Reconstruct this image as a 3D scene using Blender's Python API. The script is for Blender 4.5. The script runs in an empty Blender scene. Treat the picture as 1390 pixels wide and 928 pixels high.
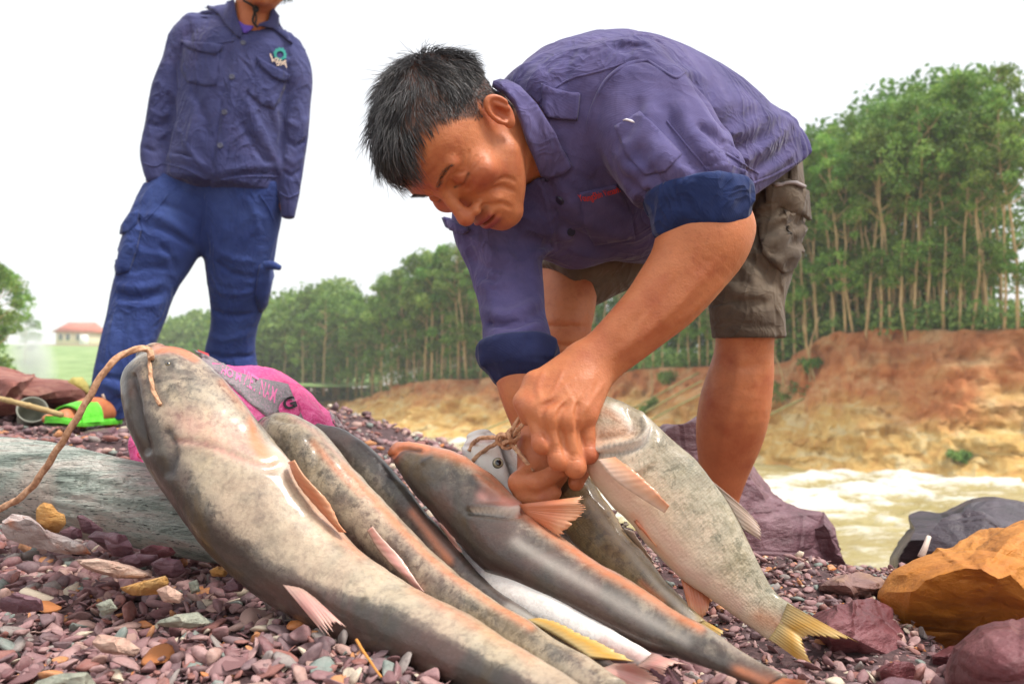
import bpy, math, random
import numpy as np
from mathutils import Vector, Matrix

random.seed(7)
rng = np.random.default_rng(7)
scene = bpy.context.scene
COL = scene.collection

# ------------------------------------------------------------------ camera, sky, sun, exposure
F = 1081.0                      # focal length in photo pixels (28 mm on a 36 mm frame, photo 1390 px wide)
PITCH = math.radians(3.0)
CAM = np.array([0.0, 0.0, 0.25])
FWD = np.array([0.0, math.cos(PITCH), math.sin(PITCH)])
UP = np.array([0.0, -math.sin(PITCH), math.cos(PITCH)])
RIGHT = np.array([1.0, 0.0, 0.0])

cam_data = bpy.data.cameras.new('camera')
cam = bpy.data.objects.new('camera', cam_data)
COL.objects.link(cam)
cam.location = CAM
cam.rotation_euler = (math.radians(90) + PITCH, 0, 0)
cam_data.sensor_width = 36.0
cam_data.lens = 28.0
cam_data.clip_start = 0.02
cam_data.clip_end = 3000.0
cam_data.dof.use_dof = True
cam_data.dof.focus_distance = 1.02
cam_data.dof.aperture_fstop = 6.3
scene.camera = cam

SUN_ELEV, SUN_AZ = math.radians(62), math.radians(112)   # azimuth measured from +Y (away from the camera) towards +X
world = bpy.data.worlds.new('World')
scene.world = world
world.use_nodes = True
wn = world.node_tree
wn.nodes.clear()
w_out = wn.nodes.new('ShaderNodeOutputWorld')
w_add = wn.nodes.new('ShaderNodeAddShader')
w_sky = wn.nodes.new('ShaderNodeTexSky')
w_sky.sky_type = 'NISHITA'
w_sky.sun_disc = False
w_sky.sun_elevation = SUN_ELEV
w_sky.sun_rotation = SUN_AZ
w_sky.air_density = 1.0
w_sky.dust_density = 6.0
w_hsv = wn.nodes.new('ShaderNodeHueSaturation')
w_hsv.inputs['Saturation'].default_value = 0.35
w_b1 = wn.nodes.new('ShaderNodeBackground')
w_b1.inputs['Strength'].default_value = 0.05
w_b2 = wn.nodes.new('ShaderNodeBackground')          # the even white cloud layer
w_b2.inputs['Color'].default_value = (0.94, 0.96, 1.0, 1)
w_b2.inputs['Strength'].default_value = 0.66
wn.links.new(w_sky.outputs[0], w_hsv.inputs['Color'])
wn.links.new(w_hsv.outputs[0], w_b1.inputs['Color'])
wn.links.new(w_b1.outputs[0], w_add.inputs[0])
wn.links.new(w_b2.outputs[0], w_add.inputs[1])
wn.links.new(w_add.outputs[0], w_out.inputs['Surface'])

sun_data = bpy.data.lights.new('sun', 'SUN')
sun_data.energy = 2.6
sun_data.angle = math.radians(14)
sun_data.color = (1.0, 0.96, 0.9)
sun = bpy.data.objects.new('sun', sun_data)
COL.objects.link(sun)
sd = Vector((math.sin(SUN_AZ) * math.cos(SUN_ELEV), math.cos(SUN_AZ) * math.cos(SUN_ELEV), math.sin(SUN_ELEV)))
sun.rotation_euler = sd.to_track_quat('Z', 'Y').to_euler()
sun.location = (0, 0, 30)

scene.view_settings.view_transform = 'Standard'
scene.view_settings.look = 'None'
scene.view_settings.exposure = 0.52
scene.view_settings.gamma = 1.0
scene.view_settings.use_curve_mapping = False
scene.cycles.use_denoising = True
scene.cycles.max_bounces = 8
scene.cycles.transparent_max_bounces = 8
scene.cycles.volume_bounces = 1


# ------------------------------------------------------------------ geometry helpers
def W(px, py, d):
    """world point seen at photo pixel (px, py), d metres in front of the camera; vectorised"""
    px = np.asarray(px, float); py = np.asarray(py, float); d = np.asarray(d, float)
    r = FWD + ((px - 695) / F)[..., None] * RIGHT + ((464 - py) / F)[..., None] * UP
    return CAM + r * d[..., None]


def pix(P):
    """photo pixel and depth of a world point"""
    v = np.asarray(P) - CAM
    d = v @ FWD
    return 695 + F * (v @ RIGHT) / d, 464 - F * (v @ UP) / d, d


def norm(v):
    v = np.asarray(v, float)
    return v / np.maximum(np.linalg.norm(v, axis=-1, keepdims=True), 1e-9)


def tag(o, label=None, cat=None, group=None, kind=None):
    if label: o['label'] = label
    if cat: o['category'] = cat
    if group: o['group'] = group
    if kind: o['kind'] = kind
    return o


def empty(name, loc=(0, 0, 0), label=None, cat=None, group=None):
    o = bpy.data.objects.new(name, None)
    o.location = [float(c) for c in loc]
    o.empty_display_size = 0.05
    COL.objects.link(o)
    return tag(o, label, cat, group)


def new_mesh(name, verts, faces, attrs=None, smooth=True):
    me = bpy.data.meshes.new(name)
    verts = np.asarray(verts, dtype=np.float32)
    nv = len(verts)
    me.vertices.add(nv)
    me.vertices.foreach_set('co', verts.ravel())
    if isinstance(faces, np.ndarray) and faces.ndim == 2:
        k = faces.shape[1]; nf = len(faces)
        me.loops.add(nf * k)
        me.loops.foreach_set('vertex_index', faces.astype(np.int32).ravel())
        me.polygons.add(nf)
        me.polygons.foreach_set('loop_start', np.arange(0, nf * k, k, dtype=np.int32))
    else:
        tot = [len(f) for f in faces]
        flat = [i for f in faces for i in f]
        me.loops.add(len(flat))
        me.loops.foreach_set('vertex_index', np.array(flat, dtype=np.int32))
        me.polygons.add(len(faces))
        me.polygons.foreach_set('loop_start', np.concatenate([[0], np.cumsum(tot)[:-1]]).astype(np.int32))
    me.update(calc_edges=True)
    me.validate()
    if smooth:
        me.polygons.foreach_set('use_smooth', np.ones(len(me.polygons), dtype=bool))
    for k, a in (attrs or {}).items():
        a = np.asarray(a, dtype=np.float32)
        if a.ndim == 1:
            me.attributes.new(k, 'FLOAT', 'POINT').data.foreach_set('value', a)
        else:
            me.attributes.new(k, 'FLOAT_VECTOR', 'POINT').data.foreach_set('vector', a.ravel())
    return me


def obj(name, me, mat=None, parent=None, loc=None):
    o = bpy.data.objects.new(name, me)
    COL.objects.link(o)
    if mat is not None and not me.materials:
        me.materials.append(mat)
    if parent is not None:
        o.parent = parent                    # parents are moved only through their own location
        o.matrix_parent_inverse = Matrix.Translation(parent.location).inverted() if loc is None else Matrix.Identity(4)
    if loc is not None:
        o.location = loc
    return o


def catmull(P, n):
    """n points on a Catmull-Rom curve through the rows of P"""
    P = np.asarray(P, float)
    m = len(P)
    if m == 2:
        t = np.linspace(0, 1, n)[:, None]
        return P[0] * (1 - t) + P[1] * t
    t = np.linspace(0, m - 1, n)
    i = np.minimum(t.astype(int), m - 2)
    f = (t - i)[:, None]
    p0 = np.where((i > 0)[:, None], P[np.maximum(i - 1, 0)], 2 * P[0] - P[1])
    p3 = np.where((i < m - 2)[:, None], P[np.minimum(i + 2, m - 1)], 2 * P[-1] - P[-2])
    p1, p2 = P[i], P[i + 1]
    return 0.5 * (2 * p1 + (p2 - p0) * f + (2 * p0 - 5 * p1 + 4 * p2 - p3) * f ** 2 + (3 * p1 - p0 - 3 * p2 + p3) * f ** 3)


def grid_faces(nu, nv, wrap_v=False, base=0):
    i = np.arange(nu - 1)[:, None]
    j = np.arange(nv if wrap_v else nv - 1)[None, :]
    j2 = (j + 1) % nv
    a = i * nv + j; b = i * nv + j2; c = (i + 1) * nv + j2; d = (i + 1) * nv + j
    return np.stack([a + 0 * b, b + 0 * a, c, d], -1).reshape(-1, 4) + base


def tube(points, radii, nv=8, cap=True):
    """a round tube through points; returns verts, faces(list)"""
    P = np.asarray(points, float); n = len(P)
    R = np.broadcast_to(np.asarray(radii, float), (n,))
    T = norm(np.gradient(P, axis=0))
    ref = np.array([0, 0, 1.0]) if abs(T[0][2]) < 0.9 else np.array([1.0, 0, 0])
    A = np.zeros_like(P)
    a = norm(np.cross(T[0], ref))
    for k in range(n):
        a = norm(a - T[k] * (a @ T[k]))
        A[k] = a
    B = np.cross(T, A)
    th = np.linspace(0, 2 * np.pi, nv, endpoint=False)
    V = P[:, None] + R[:, None, None] * (np.cos(th)[None, :, None] * A[:, None] + np.sin(th)[None, :, None] * B[:, None])
    faces = grid_faces(n, nv, True).tolist()
    if cap:
        faces.append(list(range(nv))[::-1]); faces.append([(n - 1) * nv + k for k in range(nv)])
    return V.reshape(-1, 3), faces


def merge(parts):
    """join (verts, faces) pairs"""
    V, Fs, o = [], [], 0
    for v, f in parts:
        V.append(np.asarray(v)); Fs += [[i + o for i in q] for q in (f.tolist() if isinstance(f, np.ndarray) else f)]
        o += len(v)
    return np.concatenate(V), Fs


# value noise, vectorised ------------------------------------------------
def _hash(i, j, k, seed):
    h = (i * 374761393 + j * 668265263 + k * 2147483647 + seed * 1274126177) & 0xFFFFFFFF
    h = ((h ^ (h >> 13)) * 1274126177) & 0xFFFFFFFF
    h = (h ^ (h >> 16)) & 0xFFFF
    return h.astype(np.float32) / 65535.0


def vnoise(P, scale=1.0, seed=0):
    """smooth value noise in -1..1"""
    Q = np.asarray(P, np.float32) * np.float32(scale)
    I = np.floor(Q).astype(np.int64)
    f = (Q - I).astype(np.float32); f = f * f * (3 - 2 * f)
    r = 0
    for dx in (0, 1):
        wx = f[:, 0] if dx else 1 - f[:, 0]
        for dy in (0, 1):
            wy = f[:, 1] if dy else 1 - f[:, 1]
            for dz in (0, 1):
                wz = f[:, 2] if dz else 1 - f[:, 2]
                r = r + wx * wy * wz * _hash(I[:, 0] + dx, I[:, 1] + dy, I[:, 2] + dz, seed)
    return r * 2 - 1


def fbm(P, scale=1.0, oct=4, seed=0, gain=0.5):
    a, r, t = 1.0, 0, 0
    for o in range(oct):
        r = r + a * vnoise(P, scale * 2 ** o, seed + o * 17); t += a; a *= gain
    return r / t


def sstep(a, b, x):
    t = np.clip((x - a) / (b - a), 0, 1)
    return t * t * (3 - 2 * t)


# signed distance fields ------------------------------------------------
def smin(a, b, k):
    h = np.clip(0.5 + 0.5 * (b - a) / k, 0, 1)
    return b * (1 - h) + a * h - k * h * (1 - h)


def smax(a, b, k):
    return -smin(-a, -b, k)


class Chunk:
    """bounding ball of the points being evaluated, so that far primitives are skipped"""
    c = None
    r = 0.0


FAR = 0.07


def skip(P, a, b, rad):
    if Chunk.c is None: return None
    ab = b - a
    t = min(max(float((Chunk.c - a) @ ab) / max(float(ab @ ab), 1e-12), 0), 1)
    g = float(np.linalg.norm(Chunk.c - a - t * ab)) - Chunk.r - rad
    return np.full(len(P), g, np.float32) if g > FAR else None


def cone(P, a, b, ra, rb, local=False):
    a = np.asarray(a, float); b = np.asarray(b, float)
    if not local:
        k = skip(P, a, b, max(ra, rb))
        if k is not None: return k
    a = a.astype(np.float32); b = b.astype(np.float32)
    ab = b - a
    t = np.clip(((P - a) @ ab) / max(ab @ ab, 1e-12), 0, 1)
    return np.linalg.norm(P - a - t[:, None] * ab, axis=1) - (ra + (rb - ra) * t)


def chain(P, pts, rad, k=0.01):
    d = None
    for i in range(len(pts) - 1):
        c = cone(P, pts[i], pts[i + 1], rad[i], rad[i + 1])
        d = c if d is None else smin(d, c, k)
    return d


def ellip(P, c, r, R=None):
    """ellipsoid; R rows = its local axes"""
    q = P - np.asarray(c, np.float32)
    if R is not None:
        q = q @ np.asarray(R, np.float32).T
    r = np.asarray(r, np.float32)
    k0 = np.linalg.norm(q / r, axis=1)
    k1 = np.linalg.norm(q / (r * r), axis=1)
    return np.where(k1 < 1e-6, -r.min(), k0 * (k0 - 1) / np.maximum(k1, 1e-6))


class Loft:
    """an elliptical limb through stations (xL, yL, xR, yR, d, ratio): two outline points in the photo,
    the depth of the axis and the half-thickness along the view as a share of the half-width"""
    def __init__(self, st, n=None, cap=0.45):
        st = np.asarray(st, float)
        L = W(st[:, 0], st[:, 1], st[:, 4]); R = W(st[:, 2], st[:, 3], st[:, 4])
        n = n or 4 * len(st)
        L = catmull(L, n); R = catmull(R, n)
        self.ratio = catmull(st[:, 5:6], n)[:, 0]
        self.C = (L + R) / 2
        T = norm(np.gradient(self.C, axis=0))
        A = R - L
        A = A - T * (A * T).sum(1)[:, None]
        self.rx = np.linalg.norm(A, axis=1) / 2
        self.A = A = norm(A)
        self.B = norm(np.cross(T, A))
        self.T = T
        self.ry = self.rx * self.ratio
        self.D = np.diff(self.C, axis=0); self.L2 = (self.D ** 2).sum(1); self.cap = cap
        R = np.maximum(self.rx, self.ry)[:, None]
        self.lo = (self.C - R).min(0).astype(np.float32); self.hi = (self.C + R).max(0).astype(np.float32)
        for k in ('C', 'D', 'L2', 'rx', 'ry', 'A', 'B'):
            setattr(self, k, getattr(self, k).astype(np.float32))

    def __call__(self, P):
        C = self.C; n = len(C)
        lo, hi, pad = self.lo, self.hi, FAR
        if Chunk.c is not None:
            o = np.maximum(np.maximum(lo - Chunk.c, Chunk.c - hi), 0)
            g = float(np.sqrt((o * o).sum())) - Chunk.r
            if g > FAR: return np.full(len(P), g, np.float32)
        out = np.maximum(np.maximum(lo - P, P - hi), 0)
        far = np.sqrt((out * out).sum(1))
        m = np.nonzero(far < pad)[0]
        res = far + 0.0
        if len(m) == 0: return res
        Q = P[m]
        d2 = (Q * Q).sum(1)[:, None] - 2 * Q @ C.T + (C * C).sum(1)[None]
        i = np.argmin(d2, 1)
        # the better of the two segments that meet at the nearest centre
        best = None
        for s in (-1, 0):
            j = np.clip(i + s, 0, n - 2)
            ab = self.D[j]; q = Q - C[j]
            traw = (q * ab).sum(1) / self.L2[j]
            t = np.clip(traw, 0, 1)
            r = q - t[:, None] * ab
            dd = (r * r).sum(1)
            if best is None: best = (dd, j, t, traw)
            else:
                w = dd < best[0]
                best = tuple(np.where(w, x, y) for x, y in zip((dd, j, t, traw), best))
        _, j, t, traw = best
        j = j.astype(int); t1 = 1 - t
        rx = self.rx[j] * t1 + self.rx[j + 1] * t; ry = self.ry[j] * t1 + self.ry[j + 1] * t
        a = self.A[j] * t1[:, None] + self.A[j + 1] * t[:, None]
        b = self.B[j] * t1[:, None] + self.B[j + 1] * t[:, None]
        c = C[j] * t1[:, None] + C[j + 1] * t[:, None]
        r = Q - c
        x = (r * a).sum(1); y = (r * b).sum(1)
        z = (traw - t) * np.sqrt(self.L2[j])
        mm = np.minimum(rx, ry) * self.cap
        e = np.sqrt((x / rx) ** 2 + (y / ry) ** 2 + (z / mm) ** 2)
        g = np.sqrt((x / rx ** 2) ** 2 + (y / ry ** 2) ** 2 + (z / mm ** 2) ** 2)
        res[m] = np.where(g < 1e-6, -mm, e * (e - 1) / np.maximum(g, 1e-6))
        return res


def polydist(P, pts):
    """distance of points to a polyline, and the share along it"""
    best = np.full(len(P), 1e9); tt = np.zeros(len(P))
    n = len(pts) - 1
    for i in range(n):
        a = pts[i].astype(np.float32); ab = pts[i + 1].astype(np.float32) - a
        t = np.clip(((P - a) @ ab) / max(ab @ ab, 1e-12), 0, 1)
        d = np.linalg.norm(P - a - t[:, None] * ab, axis=1)
        m = d < best
        best = np.where(m, d, best); tt = np.where(m, (i + t) / n, tt)
    return best, tt


class Folds:
    """ridges (amp > 0) and grooves (amp < 0) along polylines laid on a surface"""
    def __init__(self):
        self.items = []

    def add(self, pts, width, amp, taper=True):
        pts = np.asarray(pts, float)
        self.items.append((pts, width, amp, taper, pts.min(0) - 2.6 * width, pts.max(0) + 2.6 * width))

    def __call__(self, P):
        r = np.zeros(len(P), np.float32)
        for pts, w, amp, taper, lo, hi in self.items:
            if Chunk.c is not None and (np.any(Chunk.c + Chunk.r < lo) or np.any(Chunk.c - Chunk.r > hi)): continue
            m = np.nonzero(((P > lo) & (P < hi)).all(1))[0]
            if not len(m): continue
            d, t = polydist(P[m], pts)
            v = (.45 * np.exp(-(d / w) ** 2) + .55 * np.exp(-1.7 * d / w)) * amp if w > .004 else np.exp(-(d / w) ** 2) * amp
            if taper:
                v = v * np.minimum(1, 4.5 * np.minimum(t + 0.04, 1.04 - t))
            r[m] += v
        return r


def evalf(f, P, chunk=24000):
    out = []
    P = np.asarray(P, np.float32)
    for i in range(0, len(P), chunk):
        Q = P[i:i + chunk]
        a, b = Q.min(0), Q.max(0)
        Chunk.c = (a + b) / 2; Chunk.r = float(np.linalg.norm(b - a) / 2)
        out.append(f(Q))
    Chunk.c = None
    return np.concatenate(out)


def sdf_mesh(f, lo, hi, h, slack=1.15, newton=1):
    """surface nets over the blocks the surface runs through; returns verts, quads"""
    lo = np.asarray(lo, float); hi = np.asarray(hi, float)
    B = 6; s = B * h
    nb = np.ceil((hi - lo) / s).astype(int)
    bi = np.stack(np.meshgrid(*[np.arange(n) for n in nb], indexing='ij'), -1).reshape(-1, 3)
    d = evalf(f, lo + (bi + 0.5) * s)
    act = bi[np.abs(d) < s * 0.87 * slack + h]
    ct = act // 5
    act = act[np.lexsort((ct[:, 2], ct[:, 1], ct[:, 0]))]
    off = np.stack(np.meshgrid(*[np.arange(B + 1)] * 3, indexing='ij'), -1)
    N = nb * B + 2
    key = lambda g: (g[..., 0] * N[1] + g[..., 1]) * N[2] + g[..., 2]
    vk, vp, ek = [], [], []
    step = max(1, 30000 // (B + 1) ** 3)
    for c in range(0, len(act), step):
        g = act[c:c + step, None, None, None, :] * B + off
        V = evalf(f, lo + g.reshape(-1, 3) * h, 10 ** 7).reshape(g.shape[:-1])
        S = V < 0
        cnt = 0
        for dx in (0, 1):
            for dy in (0, 1):
                for dz in (0, 1):
                    cnt = cnt + S[:, dx:B + dx, dy:B + dy, dz:B + dz].astype(np.int8)
        cells = np.argwhere((cnt > 0) & (cnt < 8))
        if len(cells) == 0: continue
        b, i, j, k = cells.T
        acc = np.zeros((len(cells), 3)); num = np.zeros(len(cells))
        for ax in range(3):
            o1, o2 = [x for x in range(3) if x != ax]
            for p in (0, 1):
                for q in (0, 1):
                    e = np.zeros(3, int); e[o1] = p; e[o2] = q
                    e2 = e.copy(); e2[ax] = 1
                    va = V[b, i + e[0], j + e[1], k + e[2]]; vb = V[b, i + e2[0], j + e2[1], k + e2[2]]
                    m = (va < 0) != (vb < 0)
                    t = np.where(m, va / np.where(m, va - vb, 1), 0)
                    pos = np.tile(e.astype(float), (len(cells), 1)); pos[:, ax] += t
                    acc += pos * m[:, None]; num += m
        gc = act[c:c + step][b] * B + np.stack([i, j, k], -1)
        vk.append(key(gc + 1)); vp.append(lo + h * (gc + acc / num[:, None]))
        for ax in range(3):
            a0 = S[:, :B, :B, :B]
            sl = [slice(0, B)] * 3; sl[ax] = slice(1, B + 1)
            a1 = S[:, sl[0], sl[1], sl[2]]
            e = np.argwhere(a0 != a1)
            if len(e):
                ge = act[c:c + step][e[:, 0]] * B + e[:, 1:]
                ek.append(np.concatenate([ge, np.full((len(e), 1), ax), a0[tuple(e.T)][:, None]], 1))
    vk = np.concatenate(vk); vp = np.concatenate(vp)
    o = np.argsort(vk); vk = vk[o]; vp = vp[o]
    E = np.concatenate(ek)
    quads = []
    for ax in range(3):
        e = E[E[:, 3] == ax]
        g = e[:, :3] + 1
        o1, o2 = (ax + 1) % 3, (ax + 2) % 3
        u = np.zeros(3, int); u[o1] = 1
        v = np.zeros(3, int); v[o2] = 1
        ks = np.stack([key(g - u - v), key(g - v), key(g), key(g - u)], 1)
        ix = np.searchsorted(vk, ks); ix = np.minimum(ix, len(vk) - 1)
        ok = (vk[ix] == ks).all(1)
        ix = ix[ok]; ins = e[ok, 4] > 0
        ix = np.where(ins[:, None], ix, ix[:, ::-1])
        quads.append(ix)
    Q = np.concatenate(quads)
    ct = ((vp - lo) / (h * 30)).astype(int)
    o = np.lexsort((ct[:, 2], ct[:, 1], ct[:, 0]))
    inv = np.empty(len(o), int); inv[o] = np.arange(len(o))
    vp = vp[o]; Q = inv[Q]
    for _ in range(newton):
        d0 = evalf(f, vp); gr = sdf_grad(f, vp)
        g2 = np.maximum((gr * gr).sum(1), 0.05)
        vp = vp - np.clip(d0 / g2, -h, h)[:, None] * gr * 0.9
    return vp, Q


def sdf_grad(f, P, e=0.0012):
    g = np.zeros_like(P)
    for k in ((1, -1, -1), (-1, -1, 1), (-1, 1, -1), (1, 1, 1)):
        k = np.array(k, float)
        g += k[None] * evalf(f, P + e * k)[:, None]
    return g / (4 * e)


def hit(f, px, py, t0, t1, steps=70):
    """where the camera rays through photo pixels first meet the surface f = 0"""
    px = np.asarray(px, float).ravel(); py = np.asarray(py, float).ravel()
    r = W(px, py, np.ones_like(px)) - CAM
    ln = np.linalg.norm(r, axis=1)
    t = np.full(len(px), t0, float)
    for _ in range(steps):
        d = f((CAM + r * t[:, None]).astype(np.float32))
        t = np.minimum(t + 0.8 * d / ln, t1)
    return CAM + r * t[:, None], t < t1 - 1e-4


# materials --------------------------------------------------------------
class M:
    """a small wrapper round a Principled material's nodes"""
    def __init__(self, name, color=(0.5, 0.5, 0.5), rough=0.6, **kw):
        self.m = bpy.data.materials.new(name)
        self.m.use_nodes = True
        self.t = self.m.node_tree
        self.b = self.t.nodes['Principled BSDF']
        self.out = self.t.nodes['Material Output']
        self.set('Base Color', color); self.set('Roughness', rough)
        for k, v in kw.items():
            self.set(k.replace('_', ' '), v)

    def set(self, k, v):
        s = self.b.inputs[k]
        if hasattr(v, 'links') or isinstance(v, bpy.types.NodeSocket):
            self.t.links.new(v, s)
        elif isinstance(v, (tuple, list)) and len(v) == 3 and s.type == 'RGBA':
            s.default_value = (*v, 1)
        else:
            s.default_value = v

    def n(self, typ, **kw):
        nd = self.t.nodes.new('ShaderNode' + typ)
        for k, v in kw.items():
            if hasattr(nd, k) and not isinstance(v, bpy.types.NodeSocket) and k not in ('Scale',):
                setattr(nd, k, v)
            else:
                self.plug(nd, k, v)
        return nd

    def plug(self, nd, k, v):
        s = nd.inputs[k]
        if isinstance(v, bpy.types.NodeSocket): self.t.links.new(v, s)
        elif isinstance(v, (tuple, list)) and s.type == 'RGBA' and len(v) == 3: s.default_value = (*v, 1)
        else: s.default_value = v

    def coord(self, scale=(1, 1, 1), kind='Object', rot=(0, 0, 0)):
        tc = self.n('TexCoord')
        mp = self.n('Mapping')
        mp.inputs['Scale'].default_value = scale
        mp.inputs['Rotation'].default_value = rot
        self.t.links.new(tc.outputs[kind], mp.inputs['Vector'])
        return mp.outputs[0]

    def attr(self, name, out='Fac'):
        a = self.n('Attribute'); a.attribute_name = name
        return a.outputs[out]

    def noise(self, scale=5, detail=4, rough=0.55, vec=None, dist=0.0, out='Fac'):
        nd = self.n('TexNoise')
        nd.inputs['Scale'].default_value = scale; nd.inputs['Detail'].default_value = detail
        nd.inputs['Roughness'].default_value = rough; nd.inputs['Distortion'].default_value = dist
        self.t.links.new(vec if vec is not None else self.coord(), nd.inputs['Vector'])
        return nd.outputs[out]

    def voronoi(self, scale=5, vec=None, feature='F1', out='Distance', rnd=1.0):
        nd = self.n('TexVoronoi'); nd.feature = feature
        nd.inputs['Scale'].default_value = scale
        nd.inputs['Randomness'].default_value = rnd
        self.t.links.new(vec if vec is not None else self.coord(), nd.inputs['Vector'])
        return nd.outputs[out]

    def ramp(self, fac, stops, interp='LINEAR'):
        nd = self.n('ValToRGB')
        e = nd.color_ramp; e.interpolation = interp
        while len(e.elements) < len(stops): e.elements.new(0.5)
        for el, (p, c) in zip(e.elements, stops):
            el.position = p
            el.color = (*c, 1) if isinstance(c, (tuple, list)) else (c, c, c, 1)
        self.t.links.new(fac, nd.inputs['Fac'])
        return nd.outputs['Color']

    def mix(self, fac, a, b, mode='MIX'):
        nd = self.n('Mix'); nd.data_type = 'RGBA'; nd.blend_type = mode
        for idx, v in ((0, fac), (6, a), (7, b)):
            s = nd.inputs[idx]
            if isinstance(v, bpy.types.NodeSocket): self.t.links.new(v, s)
            elif isinstance(v, (tuple, list)): s.default_value = (*v, 1)
            else: s.default_value = v
        return nd.outputs[2]

    def math(self, op, a, b=0.0, c=0.0, clamp=False):
        nd = self.n('Math'); nd.operation = op; nd.use_clamp = clamp
        for i, v in enumerate((a, b, c)):
            if i < len(nd.inputs):
                if isinstance(v, bpy.types.NodeSocket): self.t.links.new(v, nd.inputs[i])
                else: nd.inputs[i].default_value = v
        return nd.outputs[0]

    def bump(self, height, strength=0.3, dist=0.01, prev=None):
        nd = self.n('Bump')
        nd.inputs['Strength'].default_value = strength; nd.inputs['Distance'].default_value = dist
        self.t.links.new(height, nd.inputs['Height'])
        if prev is not None: self.t.links.new(prev, nd.inputs['Normal'])
        self.t.links.new(nd.outputs[0], self.b.inputs['Normal'])
        return nd.outputs[0]


def srgb(r, g, b):
    f = lambda c: (c / 12.92 if c <= 0.04045 else ((c + 0.055) / 1.055) ** 2.4)
    return tuple(f(v / 255.0) for v in (r, g, b))
# ------------------------------------------------------------------ tools for figures and cloth
from mathutils.geometry import delaunay_2d_cdt


def inside_poly(x, y, poly):
    poly = np.asarray(poly, float); n = len(poly); r = np.zeros(len(x), bool)
    j = n - 1
    for i in range(n):
        xi, yi = poly[i]; xj, yj = poly[j]
        c = ((yi > y) != (yj > y)) & (x < (xj - xi) * (y - yi) / ((yj - yi) if yj != yi else 1e-9) + xi)
        r ^= c; j = i
    return r


def densify(poly, step, closed=True):
    poly = np.asarray(poly, float); out = []
    n = len(poly)
    for i in range(n if closed else n - 1):
        a, b = poly[i], poly[(i + 1) % n]
        k = max(1, int(np.hypot(*(b - a)) / step))
        for t in range(k): out.append(a + (b - a) * t / k)
    if not closed: out.append(poly[-1])
    return np.array(out)


def patch_mesh(f, poly, t0, t1, thick=0.002, lift=0.001, step=5.0, bulge=0.0, name='patch', puff=None):
    """a thin piece of cloth with outline poly (photo pixels) laid on the surface f and given thickness"""
    bd = densify(poly, step)
    x0, y0 = bd.min(0); x1, y1 = bd.max(0)
    gx, gy = np.meshgrid(np.arange(x0 + step * .5, x1, step), np.arange(y0 + step * .5, y1, step))
    gx = gx.ravel(); gy = gy.ravel()
    m = inside_poly(gx, gy, bd)
    pts = np.stack([gx[m], gy[m]], -1)
    if len(pts):
        dm = np.min(np.linalg.norm(pts[:, None] - bd[None], axis=2), 1)
        pts = pts[dm > step * 0.55]
    allp = np.concatenate([bd, pts])
    nb = len(bd)
    vs, _, fs, ov, _, _ = delaunay_2d_cdt([Vector(p) for p in allp], [(i, (i + 1) % nb) for i in range(nb)], [list(range(nb))], 1, 1e-4)
    P2 = np.array([tuple(v) for v in vs])
    P, ok = hit(f, P2[:, 0], P2[:, 1], t0, t1)
    N = norm(sdf_grad(f, P, 0.004))
    bd2 = densify(poly, 2.0)
    e = np.min(np.linalg.norm(P2[:, None] - bd2[None], axis=2), 1)
    up = bulge * sstep(0, 1, e / max(e.max(), 1e-6)) + lift
    if puff is not None: up = up + puff(P2)
    T = P + N * (up + thick)[:, None]
    L = P + N * (lift - 0.004)
    n = len(P)
    faces = [list(q) for q in fs]
    area = sum((P2[q[1]][0] - P2[q[0]][0]) * (P2[q[2]][1] - P2[q[0]][1]) - (P2[q[2]][0] - P2[q[0]][0]) * (P2[q[1]][1] - P2[q[0]][1]) for q in faces)
    if area > 0: faces = [q[::-1] for q in faces]          # pixel y runs down
    out = list(faces) + [[i + n for i in q[::-1]] for q in faces]
    from collections import Counter
    ec = Counter()
    for q in faces:
        for a, b in zip(q, q[1:] + q[:1]): ec[(a, b)] += 1
    for (a, b) in ec:
        if (b, a) not in ec: out.append([b, a, a + n, b + n])
    return new_mesh(name, np.concatenate([T, L]), out, smooth=True)


def text_mesh(f, txt, a, b, height, t0, t1, lift=0.0022, flip=False, shear=0.0, arc=0.0, name='lettering', bold=0.0):
    """lettering laid on surface f, its baseline running from pixel a to pixel b"""
    cu = bpy.data.curves.new('txt', 'FONT'); cu.body = txt; cu.resolution_u = 3; cu.offset = bold
    o = bpy.data.objects.new('txt', cu); COL.objects.link(o)
    dg = bpy.context.evaluated_depsgraph_get(); dg.update()
    me = o.evaluated_get(dg).to_mesh()
    v = np.zeros(len(me.vertices) * 3); me.vertices.foreach_get('co', v); v = v.reshape(-1, 3)
    faces = [list(p.vertices) for p in me.polygons]
    o.evaluated_get(dg).to_mesh_clear(); bpy.data.objects.remove(o); bpy.data.curves.remove(cu)
    w = v[:, 0].max()
    a = np.array(a, float); b = np.array(b, float); ab = b - a
    ux = ab / np.linalg.norm(ab); uy = np.array([ux[1], -ux[0]])
    s = np.linalg.norm(ab) / w
    X = v[:, 0] * s; Y = v[:, 1] * height / 0.7
    tt = X / max(X.max(), 1e-6)
    p2 = a + X[:, None] * ux + (Y + arc * 4 * tt * (1 - tt))[:, None] * uy + (Y * shear)[:, None] * ux
    P, _ = hit(f, p2[:, 0], p2[:, 1], t0, t1)
    N = norm(sdf_grad(f, P, 0.004))
    return new_mesh(name, P + N * lift, faces, smooth=False)


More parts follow.
